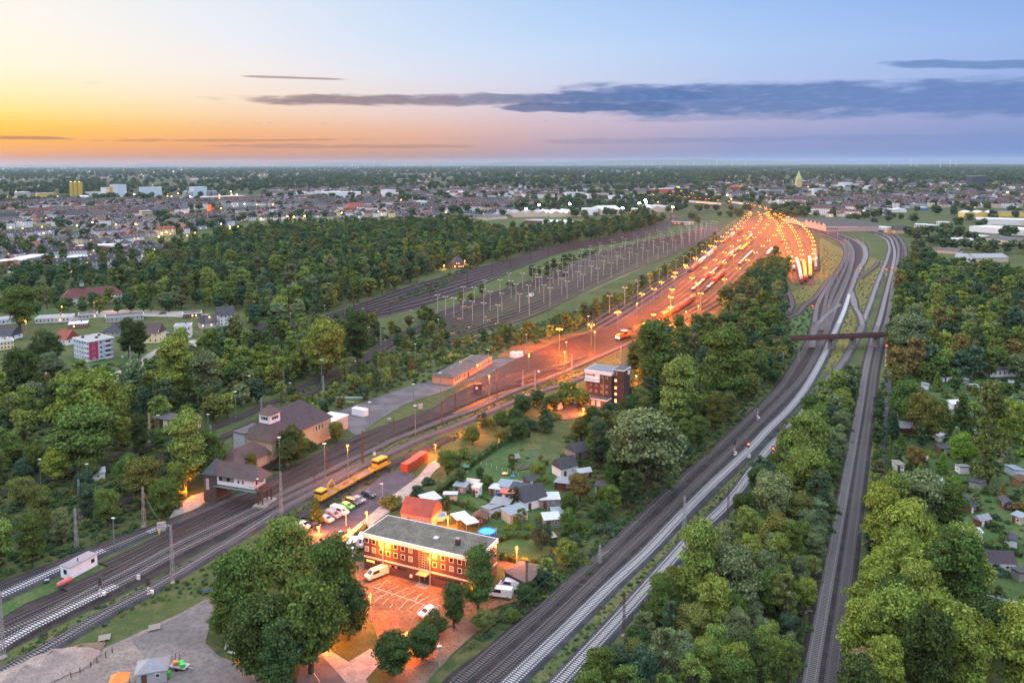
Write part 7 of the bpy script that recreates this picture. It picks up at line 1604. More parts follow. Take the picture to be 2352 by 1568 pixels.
def loco():
    loc, rz = on_track(near_track('Y', (1436,778)), (1436,778)); t = thing('shunting_locomotive', 'orange shunting locomotive with two glowing headlights', 'locomotive', loc, rz)
    m = mat('loco_orange', (.65,.12,.02), .4, .08); MB().box(0,0,.9,14,2.8,.3).obj('underframe', M_UF, t); b = MB(); b.box(-3.6,0,1.2,5.6,1.9,1.9); b.box(4.2,0,1.2,4.4,1.9,1.9); b.obj('hood', m, t)
    b = MB(); b.box(.6,0,1.2,2.9,2.8,2.9); b.obj('cab', m, t); MB().box(.6,0,4.1,3.2,3.0,.15).obj('cab_roof', M_FRAME, t); MB().box(.6,0,2.7,2.94,2.84,.9).obj('cab_windows', M_GLASS, t); bogies(t, 13)
    for s in (-.8,.8): MB().box(-7.02,s,1.5,.2,.4,.4).obj('headlight', emat('headlight', (1,.9,.7), 60), t)
    b = MB(); b.box(-6.95,0,1.0,.15,2.6,.5); b.obj('buffer_beam', my, t)
loco()
# work train near the car park
track('W', [(690,1190),(728,1162),(768,1138),(810,1115),(852,1091),(893,1071),(930,1052),(985,1028),(1038,1002)], M_SLW, M_BAL, 'overgrown siding carrying the yellow work train')
mwy = mat('work_yellow', (.46,.30,.03), .5, .12); mgr = mat('wagon_floor', (.13,.10,.10), .8, .3, 1)
def workwagon(uv, label, kind):
    loc, rz = on_track('W', uv); t = thing('work_wagon', label, 'wagon', loc, rz); L = 7.4; b = MB(); b.box(0,0,.9,L,2.6,.2)
    for s in (-1,1): b.box(0,s*1.28,1.1,L,.08,.38); b.box(s*(L/2-.04),0,1.1,.08,2.5,.38)
    b.obj('sides', mwy, t); MB().box(0,0,1.12,L-.2,2.4,.06).obj('floor', mgr, t); bogies(t, L)
    if kind == 'crane':
        MB().box(-2.2,0,1.2,2.6,2.4,2.3).obj('cab', mwy, t); MB().box(-2.2,0,2.5,2.66,2.46,.65).obj('cab_windows', M_GLASS, t); b = MB(); b.beam((.5,0,1.2),(.9,0,3.8), .35); b.beam((.9,0,3.8),(2.6,0,4.5), .28); b.beam((2.6,0,4.5),(3.8,0,2.6), .2); b.obj('crane_arm', mwy, t)
    if kind == 'junk': b = MB(); [b.beam((-1+k*.5,-.5,1.3),(-.2+k*.5,.6,1.5), .16) for k in range(5)]; b.obj('scrap', M_RUST, t)
    if kind == 'machine':
        MB().box(0,0,1.15,4.4,2.4,2.3).obj('cab', mwy, t); MB().box(0,0,2.4,4.46,2.46,.7).obj('cab_windows', M_GLASS, t); MB().box(0,0,3.46,4.6,2.5,.12).obj('cab_roof', mwy, t)
workwagon((745,1152), 'yellow work wagon with cab and folded crane arm, nearest of the work train', 'crane'); workwagon((785,1129), 'yellow dropside wagon with scrap on its floor', 'junk'); workwagon((829,1104), 'empty yellow dropside wagon in the middle of the work train', ''); workwagon((877,1078), 'yellow rail machine with windowed cab at the end of the work train', 'machine')
# passenger trains far off
def ptrain(u0,v0,u1,v1,n,m,label,stripe):
    a = np.array(G(u0,v0)[:2]); b_ = np.array(G(u1,v1)[:2]); L = np.linalg.norm(b_-a); ang = math.atan2(*(b_-a)[::-1]); c = (a+b_)/2; t = thing('passenger_train', label, 'train', (c[0],c[1],.3), ang)
    for k in range(n):
        x = -L/2+L*(k+.5)/n; b = MB(); b.box(x,0,.4,L/n*.97,3,3.4); b.obj('carriage', m, t); MB().box(x,0,2.0,L/n*.9,3.1,.9).obj('window_band', stripe, t)
ptrain(1562,463,1655,471,9,mat('train_white', (.75,.75,.75)),'long white express train in front of the passenger station',M_GLASS); ptrain(1681,467,1717,472,3,mat('train_pale', (.65,.6,.6)),'short white and red regional train right of the express',mr)
# ---------------------------------------------------------------- road vehicles
def carpaint(n, c): return mat('paint_'+n, c, .25, .04, spec=.6)
TYR = mat('tyre', (.02,.02,.02), .9)
def vehicle(kind, u, v, d, m, label, name=None, loc=None):
    """d = (du, dv) direction of the nose as seen ; kind car / van / mpv / truck"""
    p = G(u, v); q = G(u+d[0], v+d[1]); rz = math.atan2(q[1]-p[1], q[0]-p[0]); t = thing(name or {'car':'parked_car','mpv':'parked_car','van':'parked_van','truck':'box_truck'}[kind], label, {'car':'car','mpv':'car','van':'van','truck':'truck'}[kind], (p[0],p[1],.25 if False else .24), rz)
    S = {'car':(4.3,1.75,[(-2.15,.35),(2.1,.35),(2.15,.75),(1.2,.95),(.45,1.42),(-1.2,1.45),(-2.0,1.0),(-2.15,.9)]),'mpv':(4.4,1.8,[(-2.2,.35),(2.15,.35),(2.2,.85),(1.4,1.05),(.75,1.75),(-2.05,1.8),(-2.2,1.0)]),
         'van':(5.3,2.0,[(-2.65,.4),(2.6,.4),(2.65,1.0),(2.0,1.3),(1.2,2.0),(-2.55,2.05),(-2.65,1.2)]),'truck':(6.2,2.1,[(.8,.45),(3.05,.45),(3.1,1.1),(2.6,1.35),(2.0,2.1),(.8,2.2)])}[kind]
    L, Wd, pf = S; n = len(pf); b = MB(); ins = .12
    top = max(z for _, z in pf)
    def yw(z): return Wd/2-(.16 if z > 1.2 else 0)
    b.add([(x,-yw(z),z) for x,z in pf]+[(x,yw(z),z) for x,z in pf], [tuple(range(n)), tuple(range(n,2*n))[::-1]]+[(i,n+i,n+(i+1)%n,(i+1)%n) for i in range(n)]); b.obj('body', m, t)
    g = {'car':(-1.15,.6,.98,1.36),'mpv':(-1.9,.85,1.05,1.62),'van':(-.2,1.35,1.25,1.85),'truck':(1.1,2.2,1.3,2.0)}[kind]; b = MB()
    for s in (-1,1):
        y = s*(Wd/2-.05); b.add([(g[0]-.15,y,g[2]),(g[1]+.25,y,g[2]),(g[1]-.1,y-s*.1,g[3]),(g[0],y-s*.1,g[3])], [(0,1,2,3) if s < 0 else (3,2,1,0)])
    fx = {'car':((1.22,.97),(.5,1.4)),'mpv':((1.42,1.07),(.8,1.7)),'van':((2.02,1.32),(1.28,1.96)),'truck':((2.62,1.38),(2.05,2.05))}[kind]; (x0,z0),(x1,z1) = fx; b.add([(x0+.02,-.7,z0),(x0+.02,.7,z0),(x1+.03,.62,z1),(x1+.03,-.62,z1)], [(0,1,2,3)])
    if kind == 'car': b.add([(-2.02,-.6,1.04),(-2.02,.6,1.04),(-1.24,.55,1.44),(-1.24,-.55,1.44)], [(3,2,1,0)])
    b.obj('windows', M_GLASS, t)
    if kind == 'truck': MB().box(-1.2,0,.75,3.9,2.2,2.1).obj('box_body', m, t)
    ax = {'car':(-1.3,1.3),'mpv':(-1.35,1.35),'van':(-1.7,1.7),'truck':(-2.0,2.1)}[kind]
    for x in ax:
        for s in (-1,1): w = MB().tube((x,s*(Wd/2-.22),.32),(x,s*(Wd/2+.02),.32), .32, 12).obj('wheel', TYR, t); MB().tube((x,s*(Wd/2+.02),.32),(x,s*(Wd/2+.035),.32), .19, 8).obj('rim', M_STEELG, w)
    for s in (-.6,.6): MB().box(max(x for x,_ in pf)-.03, s, .65, .08, .3, .16).obj('headlight', M_HEAD, t)
    return t
D1 = (34, 10)
for u, v, k, c, cn, lb in ((697,1212,'car',(.6,.6,.62),'white','white car at the near end of the parked row, half behind the tree'),(718,1211,'car',(.02,.02,.025),'black','black car beside the orange lamp in the car park'),(749,1198,'car',(.35,.37,.42),'silver','silver car next to the grey people carrier'),(765,1189,'mpv',(.22,.22,.24),'grey','grey people carrier beside the white van'),
        (780,1181,'van',(.65,.66,.7),'white','white van in the middle of the parked row'),(797,1168,'car',(.12,.5,.03),'lime','bright green car in the parked row'),(811,1160,'mpv',(.06,.05,.06),'dark','dark people carrier beyond the bright green car'),(823,1153,'car',(.2,.21,.24),'bluegrey','grey estate car at the far end of the parked row'),(847,1141,'car',(.03,.03,.04),'nearblack','dark car parked on its own beyond the row')):
    vehicle(k, u, v, D1 if k != 'x' else D1, carpaint(cn, c), lb)
vehicle('van', 865, 1326, (-30, 12), carpaint('cream', (.62,.6,.45)), 'pale van with blue side band parked on the lit car park bays')
vehicle('truck', 808, 1272, (-12, 22), carpaint('white', (.6,.6,.62)), 'white box truck at the left end of the brick office'); vehicle('van', 829, 1252, (-12, 22), carpaint('white', 0), 'white van behind the white box truck')
for (u, v), lb in (((1187,1340),'white van farthest right of the three under the trees'),((1173,1353),'middle white van of the three right of the office'),((1150,1371),'white van nearest the office trees'),): vehicle('van', u, v, (-30, -4), carpaint('white', 0), lb)
vehicle('car', 983, 1412, (-16, 9), carpaint('white', 0), 'white car half hidden under the dark tree by the car park'); vehicle('mpv', 1326, 932, (-12, 3), carpaint('nearblack', 0), 'dark off road car in front of the brick tower garages')
vehicle('mpv', 2049, 866, (-1, 8), carpaint('silver', 0), 'pale car at the top of the narrow path'); vehicle('car', 2064, 864, (-8, 3), carpaint('blue', (.04,.12,.4)), 'blue car at the top of the narrow path')
for (u, v), lb, dd in (((373,722),'dark car on the street behind the bungalows',(-10,1)),((520,721),'car on the street behind the slate roofed house',(10,0)),((632,855-40),'x',(0,0)),): 
    if lb != 'x': vehicle('car', u, v, dd, carpaint('nearblack', 0), lb)
vehicle('car', 366, 783, (8, -3), carpaint('silver', 0), 'silver car on the drive of the pale yellow house'); vehicle('car', 381, 768, (8, 2), carpaint('blue', 0), 'blue car beside the white modern house')
# ---------------------------------------------------------------- allotments and gardens
def shed(name, label, u, v, w, d, h, rz, rt, wm, rm, rh=1.2, cat='shed', door=True, wn=1, x=0):
    t = thing(name, label, cat, G(u, v), rz); body(t, w, d, h, wm)
    if rt == 'gable': pitched(t, w, d, h, rh, rm, 0, .25, wallm=wm)
    elif rt == 'gabley': pitched(t, w, d, h, rh, rm, 0, .25, wallm=wm, along='y')
    elif rt == 'hip': pitched(t, w, d, h, rh, rm, None, .3)
    else:
        b = MB(); a, c = w/2+.25, d/2+.25; z0, z1 = h+.02, h+.35+.02; b.add([(-a,-c,z0),(a,-c,z0),(a,c,z1),(-a,c,z1),(-a,-c,z0+.12),(a,-c,z0+.12),(a,c,z1+.12),(-a,c,z1+.12)], [(3,2,1,0),(4,5,6,7),(0,1,5,4),(1,2,6,5),(2,3,7,6),(3,0,4,7)])
        for k in range(int(w/.5)): b.beam((-a+.3+k*.5,-c,z0+.13),(-a+.3+k*.5,c,z1+.13), .08, .06)
        b.obj('roof', rm, t)
    if door: MB().box(-w*.25, -d/2-.03, 0, .9, .07, min(2.0, h-.15)).obj('door', M_WOODB if wm is not M_WOODB else M_FRAME, t)
    for k in range(wn): win(t, 'f', w*.2+k*.0, h*.6, .8, .7, w, d)
    win(t, 'r', 0, h*.6, .7, .6, w, d)
    return t
SR = -.32
mtar = mat('tar_felt', (.05,.055,.065), .85, .3, 1); mtil = mat('corrugated_blue_grey', (.17,.22,.26), .6, .2, 1); mpale = mat('corrugated_pale', (.36,.40,.46), .5, .2, 1); mwood2 = mat('white_wood', (.55,.57,.60), .7, .1); mredr = mat('red_sheet', (.42,.11,.09), .6, .15); mbw = mat('maroon_wood', (.10,.03,.03), .8, .2)
for a in (('garden_shed','white garden shed with pale gabled roof on the lawn',1088,1120,3.6,2.4,2.0,SR,'gable',mwood2,mat('cream_roof', (.4,.4,.36)),.8),
          ('garden_shed','taller white tool shed just right of the pale roofed one',1096,1137,2.0,2.6,2.6,SR,'lean',mwood2,MATS['cream_roof'],.5),
          ('pavilion','small pavilion with white pyramid roof',1140,1133,3.2,3.0,2.2,SR,'hip',M_WOODG,mpale,.9),
          ('garden_hut','long hut with teal grey sheet roof and lit window',1170,1131,6.2,4.4,2.4,SR,'lean',M_WOODB,mtil,.5),
          ('garden_hut','dark felt roofed hut between the teal roof and the black gable',1196,1137,5.4,4.2,2.4,SR,'lean',M_WOODB,mtar,.5),
          ('garden_house','black roofed gabled garden house with white lower walls',1218,1160,7.2,5.4,2.8,SR+.85,'gable',M_WHITE,M_TDK,3.0),
          ('porch_hut','small hut with bright red sheet roof',1168,1148,4.0,2.4,2.3,SR,'lean',M_WOODB,mredr,.4),
          ('garden_hut','maroon hut with patched grey roof',1152,1171,5.0,3.8,2.3,SR,'lean',mbw,M_RGREY,.5),
          ('garden_hut','cluttered hut with green grey felt roof nearest the hedge',1182,1193,5.6,4.2,2.6,SR+.9,'lean',M_BEIGE,mtil,.5),
          ('garden_hut','hut with pale blue corrugated roof right of the black gable',1261,1160,5.4,4.0,2.4,SR+.4,'lean',M_WOODG,mpale,.4),
          ('garden_hut','dark brown log hut on the lawn above the black gable',1222,1113,4.4,3.4,2.2,SR+.8,'gable',M_WOODB,mtar,1.1),
          ('garden_house','white gabled garden house with black tiled roof',1297,1088,6.0,5.0,3.0,SR+.85,'gable',M_WHITE,M_TDK,2.4),
          ('garden_house','maroon garden house with curved grey roof below the white gabled one',1300,1120,5.6,4.4,2.4,SR,'hip',mbw,M_RGREY,1.0),
          ('barn','old wooden barn with a dark and pale gabled roof',1330,1046,7.0,6.0,2.6,SR+.85,'gable',M_WOODG,M_TDK,2.0),
          ('greenhouse','hut with glass and solar roof at the left of the gardens',988,1160,4.6,4.4,2.2,SR+.9,'lean',M_WOODG,mpale,.4),
          ('garden_hut','brown roofed hut right of the white party tent',1103,1198,3.8,3.4,2.0,SR,'gabley',M_WOODB,M_WOODB,.8),
          ('garden_hut','open hut with white sheet roof at the hedge',1266,1206,4.2,3.6,2.3,SR+.5,'lean',M_WOODG,mpale,.4),
          ('garden_hut','hut with green grey roof behind the open white roofed one',1284,1193,3.8,3.2,2.3,SR+.5,'lean',M_WOODG,mtil,.4),
          ('wendy_house','tiny grey barrel roofed play hut on the lawn',1184,1058,1.8,2.2,1.4,SR+.8,'gable',M_WOODG,M_WOODG,.9),
          ('garden_hut','pale green hut half hidden right of the brown tree',1385,1130,4.0,3.0,2.2,SR,'lean',mat('mint', (.3,.42,.3)),mtar,.3),
          ('garden_hut','hut with dark blue solar roof, leftmost in the upper right allotments',2168,874,5,4,2.2,.3,'lean',M_WHITE,mat('solar', (.02,.03,.07), .3),.3),
          ('garden_hut','tiny brown hut left of the solar roofed one',2129,874,2,2,2.2,.1,'lean',mat('terracotta', (.3,.12,.07)),M_WOODB,.2),
          ('garden_hut','grey roofed hut in the middle of the upper right allotments',2243,899,6,4,2.3,-.1,'gable',mbw,M_RGREY,1),
          ('garden_hut','white hut with pale roof edge in the upper right allotments',2284,893,6,4,2.3,-.1,'lean',M_WHITE,mtar,.4),
          ('garden_hut','dark hut partly behind the very tall poplar',2307,912,4.5,4,2.4,.4,'gable',M_WHITE,M_TDK,1.6),
          ('garden_house','pale roofed garden house with white garage like front',2194,937,6,4.5,2.4,.1,'gable',M_WHITE,mpale,1.0),
          ('garden_hut','low hut with brown boards and a green canopy',2168,962,5,4,2.0,.1,'lean',mat('ochre_boards', (.3,.2,.1)),mtar,.3),
          ('garden_house','wide grey roofed garden house with white chimney beside the path',2088,992,8.5,5,2.3,-.2,'gable',mbw,M_RGREY,1.5),
          ('garden_hut','low dark hut with white roof edge in the middle of the right allotments',2175,1040,6,4,2.1,.0,'lean',M_WOODB,mtar,.4),
          ('garden_hut','narrow white hut beside the lower path',2062,1078,2.2,3,2.0,.1,'lean',M_WHITE,M_WOODG,.2),
          ('garden_hut','cluttered grey hut with blue tarpaulin, lower right allotments',2192,1150,5.5,4,2.2,-.3,'lean',M_BLUEW,mtar,.4),
          ('garden_hut','dark gabled hut right of the blue tarpaulin one',2222,1172,3.6,3.4,2.0,.6,'gable',M_WOODB,mtar,1.2),
          ('garden_house','white garden house with purple brown tiled roof at the right',2290,1305,6,4.5,2.6,-.15,'gable',M_WHITE,M_TPUR,1.8),
          ('garden_house','garden house with big blue grey roof above the bluish cottage',2312,1418,7,6,2.4,-.5,'gable',M_WHITE,mtil,1.6),
          ('garden_house','small bluish white cottage with cross window at the lower right',2273,1452,4.2,4.0,2.3,-.35,'gabley',M_BLUEW,mtar,1.4),
          ('garden_hut','white flat bench hut under the lower right trees',2234,1233,3.8,2,1.6,-.1,'lean',M_WHITE,mpale,.2),
          ('garden_hut','maroon roofed hut in the far lower right allotments',2265,1095,4,3.4,2.2,-.3,'gable',M_WOODB,mredr,1.0),
          ('garden_hut','wooden shelter at the right edge of the allotments',2346,1115,4,3,2.0,.2,'lean',mat('new_wood', (.35,.2,.1)),M_WOODB,.3),
          ('yard_shed','rusty red shed in the thicket at lower left',72,1050,4.5,3,2.4,.3,'lean',mat('rust_wall', (.25,.08,.05)),M_RUST,.2),
          ('yard_shed','shed with grey roof right of the rusty red one',178,1053,5,3.5,2.4,.4,'lean',M_BRKR,M_RGREY,.3),
          ('yard_shed','low grey roofed shed in front of the brick ones at lower left',215,1100,6,3.5,2.2,.5,'lean',M_WHITE,mpale,.3),
          ('office_container','grey store with white canopy at the bottom of the gravel yard',352,1556,5,4,2.6,.3,'hip',M_GREYW,M_RGREY,1.2)): shed(*a)
mcol = [M_WOODB, M_WHITE, M_WOODG, mbw, M_BEIGE, M_BLUEW]; mrf = [mtar, mtil, mpale, M_RGREY, M_TDK]
for k, (u, v) in enumerate(((2100,905),(2125,893),(2210,880),(2330,890),(2262,915),(2222,952),(2135,985),(2150,1010),(2232,1005),(2265,1040),(2300,1060),(2330,1090),(2120,1065),(2210,1085),(2245,1120),(2310,1165),(2340,1200),(2150,1120),(2255,1205),(2320,1250),(2345,1330),(2330,1480),(1035,1150),(1130,1180),(1240,1140),(1275,1180),(1060,1128),(1340,1095))):
    shed('garden_hut', near_label(('small brown','small white','small grey','small maroon','small beige','small pale blue')[k % 6]+' garden hut', u, v), u, v, 2.4+(k % 4)*.6, 2.2+(k % 3)*.5, 2.0, .3+k*.7, ('gable','lean','lean')[k % 3], mcol[k % 6], mrf[k % 5], .9)
h = shed('tiled_cottage','pink walled cottage with orange red tiled roof behind the office',968,1196,8.6,6.4,3.2,SR,'gable',mat('pink_wall', (.5,.26,.22)),M_TRED,3.0,'house')
chimney(TRK and bpy.data.objects['garden_house.004'] if 'garden_house.004' in bpy.data.objects else h, 1.0, 0, 3.0, 1.4, .5, M_FRAME) if False else None
def pool(u, v, r, label, wall):
    t = thing('round_pool', label, 'pool', G(u, v)); b = MB(); n = 20; vs = []
    for z, q in ((0,r),(1.15,r),(1.15,r-.12),(.95,r-.12)): vs += [(q*math.cos(6.283*i/n), q*math.sin(6.283*i/n), z) for i in range(n)]
    fs = [(k*n+i, k*n+(i+1)%n, (k+1)*n+(i+1)%n, (k+1)*n+i) for k in range(3) for i in range(n)]; b.add(vs, fs); b.obj('wall', wall, t)
    MB().poly([((r-.12)*math.cos(6.283*i/n), (r-.12)*math.sin(6.283*i/n), 1.0) for i in range(n)]).obj('water', mat('pool_water', (.03,.35,.62), .15, .25, 1.5), t)
    b = MB(); [b.tube((r*1.02*math.cos(6.283*i/10), r*1.02*math.sin(6.283*i/10), 0),(r*1.02*math.cos(6.283*i/10), r*1.02*math.sin(6.283*i/10), 1.2), .04, 5) for i in range(10)]; b.obj('leg_frame', M_FRAME, t)
    b = MB(); b.beam((r+.1,-.25,0),(r,-.25,1.9), .05); b.beam((r+.1,.25,0),(r,.25,1.9), .05); [b.beam((r+.08,-.25,.4+.4*k),(r+.08,.25,.4+.4*k), .05) for k in range(4)]; b.obj('ladder', M_FRAME, t)
pool(1007,1190,1.95,'round pool with pale grey wall beside the pink cottage', M_RWH); pool(1119,1228,2.2,'round pool with blue wall beside the brick office', mat('pool_blue', (.03,.12,.42), .5))
def tent(u, v, label, s=3.2, rz=.5):
    t = thing('party_tent', label, 'tent', G(u, v), rz); b = MB()
    for x in (-s/2,s/2):
        for y in (-s/2,s/2): b.tube((x,y,0),(x,y,2.1), .04, 5)
    b.obj('tent_frame', M_STEELG, t); b = MB(); k = s/2+.1; b.add([(-k,-k,2.05),(k,-k,2.05),(k,k,2.05),(-k,k,2.05),(0,0,2.75)], [(0,1,4),(1,2,4),(2,3,4),(3,0,4)]); b.add([(-k,-k,2.05),(k,-k,2.05),(k,-k,1.8),(-k,-k,1.8)], [(0,1,2,3)]); b.obj('canopy', mat('tent_white', (.62,.62,.68)), t)
tent(1058,1200,'white party tent with peaked roof in the garden behind the office',4.0,.5); tent(1079,1212,'white pavilion canopy nearer the office, under the brown tree',3.4,.5)
def hedge(pts, label, w=1.2, h=1.5, col='dark'):
    P = smoothline([G(*p) for p in pts], 1.0); rngh = np.random.default_rng(len(pts)+int(pts[0][0])); V = []; F = []; n = 70*len(P)
    i = rngh.integers(0, len(P), n); c = np.c_[P[i], np.zeros(n)]+np.c_[rngh.uniform(-w/2,w/2,n), rngh.uniform(-w/2,w/2,n), rngh.uniform(.05,h,n)]; d = rngh.normal(size=(n,3)); d /= np.linalg.norm(d,axis=1)[:,None]; e = np.cross(d, rngh.normal(size=(n,3))); e /= np.linalg.norm(e,axis=1)[:,None]
    Q = np.stack([c-d*.17, c-e*.17, c+d*.17, c+e*.17], 1).reshape(-1,3); me = bpy.data.meshes.new('hedge'); b = MB(); b.v = Q.tolist(); b.f = np.arange(4*n).reshape(n,4).tolist(); b.m = [0]*n
    for a_, c_ in zip(P[:-1], P[1:]): b.beam((a_[0],a_[1],h*.42),(c_[0],c_[1],h*.42), w*.8, h*.8)
    o = b.obj('hedge', M_LEAF); o.color = (*PAL[col],1); props(o, label, 'hedge')
for pts, lb, w, h in (([(1000,1140),(1040,1110),(1085,1070),(1120,1045)],'hedge along the upper left edge of the lawns',1.6,2.0),([(1120,1045),(1160,1020),(1215,1003)],'tall hedge at the top of the lawns',1.6,2.4),([(1000,1145),(1050,1160),(1100,1178),(1135,1185)],'low hedge between the lawns and the pools',.8,1.0),([(1040,1120),(1085,1135),(1130,1155)],'thin hedge across the lawns',.5,.7),([(1240,1076),(1256,1068)],'clipped dark hedge corner in the vegetable garden',1.0,1.6),([(1290,1055),(1330,1068),(1355,1080)],'dark hedge below the wooden barn',1.2,2.0),([(1145,1245),(1180,1235),(1215,1238)],'hedge at the top of the round lawn',1.2,1.3),([(1150,1283),(1190,1292),(1230,1300)],'hedge at the bottom of the round lawn',1.6,1.6),([(2056,880),(2046,960),(2040,1060),(2038,1150)],'long hedge beside the narrow path',1.4,1.8),([(2110,880),(2145,884),(2160,880)],'dark clipped hedge in the upper right allotments',1.2,1.8),([(2060,1000),(2130,1010),(2200,1015)],'hedge under the wide grey roofed garden house',1,1.2),([(2120,1120),(2180,1130),(2260,1135),(2340,1150)],'hedge between the lower allotments',1,1.3),([(2200,1240),(2270,1260),(2345,1280)],'hedge above the purple roofed garden house',1,1.4),([(790,1262),(815,1240),(840,1215)],'clipped hedge between the lane and the office',1.4,1.6),([(2240,868),(2300,875),(2352,878)],'hedge in front of the club house',1,1.2)): hedge(pts, lb, w, h)
# small garden things
def small(name, label, cat, u, v, fn, rz=0): t = thing(name, label, cat, G(u, v), rz); fn(t); return t
mblue = mat('plastic_blue', (.03,.15,.5), .4); morange = mat('tarp_orange', (.65,.2,.05)); mgrn = mat('plastic_green', (.04,.4,.06), .4)
small('water_butt','blue water butt beside the hut with the teal roof','barrel',1143,1140,lambda t: MB().cyl(0,0,0,.35,1.0,12).obj('barrel', mblue, t)); small('water_butt','blue barrel in front of the cluttered garden hut','barrel',1177,1201,lambda t: MB().cyl(0,0,0,.4,1.0,12).obj('barrel', mblue, t))
small('well','ornamental garden well with green roof','well',1071,1086,lambda t: (MB().cyl(0,0,0,.7,.8,12).obj('ring', M_CONC, t), MB().box(-.6,0,.8,.1,.1,1.2).box(.6,0,.8,.1,.1,1.2).obj('post', M_WOODB, t), MB().hip(1.8,1.4,2.0,.6,.02).obj('roof', mat('well_green', (.05,.2,.13)), t)))
small('swing_set','blue and red children\'s swing set on the upper lawn','swing',1226,1054,lambda t: (MB().beam((-1.5,-.8,0),(-1.3,0,2.2),.08).beam((-1.5,.8,0),(-1.3,0,2.2),.08).beam((1.5,-.8,0),(1.3,0,2.2),.08).beam((1.5,.8,0),(1.3,0,2.2),.08).beam((-1.3,0,2.2),(1.3,0,2.2),.09).obj('swing_frame', mblue, t), MB().box(0,0,.5,.5,.25,.05).beam((-.2,0,.5),(-.2,0,2.2),.03).beam((.2,0,.5),(.2,0,2.2),.03).obj('seat', M_REDP, t)))
small('parasol','colourful parasol lying open on the lawn','parasol',1160,1090,lambda t: MB().cyl(0,0,.5,1.0,.45,12,.1).obj('shade', mat('parasol_multi', (.6,.4,.2), .7, .6, 1.5), t))
small('sandpit','blue shell sandpit on the lawn','sandpit',1178,1094,lambda t: MB().cyl(0,0,0,.6,.25,12,.7).obj('tub', mblue, t))
small('flagpole','flagpole with a yellow flag at the lawn edge','flagpole',1144,1046,lambda t: (MB().tube((0,0,0),(0,0,6.5),.06,6).obj('pole', M_WOODG, t), MB().box(.3,0,4.2,.5,.04,1.5).obj('flag', mat('flag_yellow', (.6,.4,.03)), t)))
small('tarpaulin_heap','orange tarpaulin heap beside the covered boats','heap',1232,1232,lambda t: MB().cyl(0,0,0,.9,1.3,9,.25).obj('tarp', morange, t)); small('covered_trailer','trailer covered with a pale round tarpaulin','trailer',1260,1236,lambda t: (MB().hip(4,2.2,.6,1.0,.8).obj('tarp', M_BEIGE, t), MB().box(0,0,.2,3.8,2,.4).obj('chassis', M_UF, t)), .3); small('junk_pile','pile of wrapped grey furniture and boxes','heap',1243,1222,lambda t: [MB().box(-1.2+k*.7,(k % 2)*.6,0,.8,.9,.5+.25*(k % 3),k*.4).obj('box', M_GREYW if k % 2 else M_WHITE, t) for k in range(5)])
small('fire_bowl','round stone fire place on the round lawn','fireplace',1158,1262,lambda t: MB().cyl(0,0,0,1.0,.12,14).obj('ring', M_CONC, t))
for k, (u, v) in enumerate(((1093,1063),(1105,1067),(1117,1071),(1129,1075),(1141,1079),(1153,1083),(1166,1087),(1179,1091),(1191,1095))): props(MB().tube((0,0,0),(0,0,1.2),.05,5).obj('fence_post', M_FRAME, None, G(u, v)), 'thin white post in the row across the lawn', 'post', 'white posts across the lawn')
small('vegetable_bed','dark soil vegetable bed with pale plants','vegetable bed',1205,1073,lambda t: (MB().box(0,0,0,6.0,4,.36).obj('soil', mat('soil', (.05,.036,.025), var=.5, scale=2), t), [MB().box(-2.4+k*.95,-1+(k % 3),.36,.7,.3,.3).obj('plants', mat('cabbage', (.1,.17,.08)), t) for k in range(6)]), .4)
small('golden_shrub','golden round clipped shrub','bush',1185,1114,lambda t: props(bpy.data.objects.new('foliage', HI['bush'][0])) and None)
_o = bpy.data.objects['golden_shrub']; _c = bpy.data.objects.new('foliage', HI['bush'][0]); COL.objects.link(_c); _c.parent = _o; _c.scale = (2,2,1.9); _c.color = (.35,.28,.02,1)
for (u,v,r,cl,lb) in ((1182,1207,12,'lime','tall ornamental grass clump left of the orange tarpaulin'),(1219,1207,12,'lime','tall ornamental grass clump right of the first'),(1165,1209,10,'yellow','yellowish bush left of the ornamental grass'),(1238,1190,12,'lime','light green bush behind the ornamental grass')): tree_at('bush', u, v, r, cl, lb, None, 1.3, True)
# ---------------------------------------------------------------- gravel yard things
def heap(u, v, rx, ry, h, label, m):
    b = MB(); n, kx = 28, 9; x, y, _ = G(u, v); vs = []
    for j in range(kx):
        q = 1-j/(kx-1); 
        for i in range(n):
            a = 6.283*i/n; w = 1+.22*MN.noise(Vector((math.cos(a)*1.5, math.sin(a)*1.5, j*.3+u))); vs.append((q*rx*w*math.cos(a), q*ry*w*math.sin(a), h*(1-q)**.8*(1+.25*MN.noise(Vector((a, j*.5, 3))))))
    b.add(vs, [(j*n+i, j*n+(i+1)%n, (j+1)*n+(i+1)%n, (j+1)*n+i) for j in range(kx-1) for i in range(n)]); o = b.obj('gravel_heap', m, None, (x,y,.2), .5, smooth=True); props(o, label, 'heap')
mhp = gmix('heap_gravel', (.2,.17,.16), (.27,.23,.21), (.12,.1,.1), .4, 3); heap(120,1530,9,4.5,2.8,'long pale gravel heap at the lower left', mhp); heap(60,1562,7,4,2.6,'second gravel heap at the bottom left corner', mhp); heap(185,1497,4,2.5,1.2,'low dark heap of brushwood behind the gravel heaps', M_DIRT)
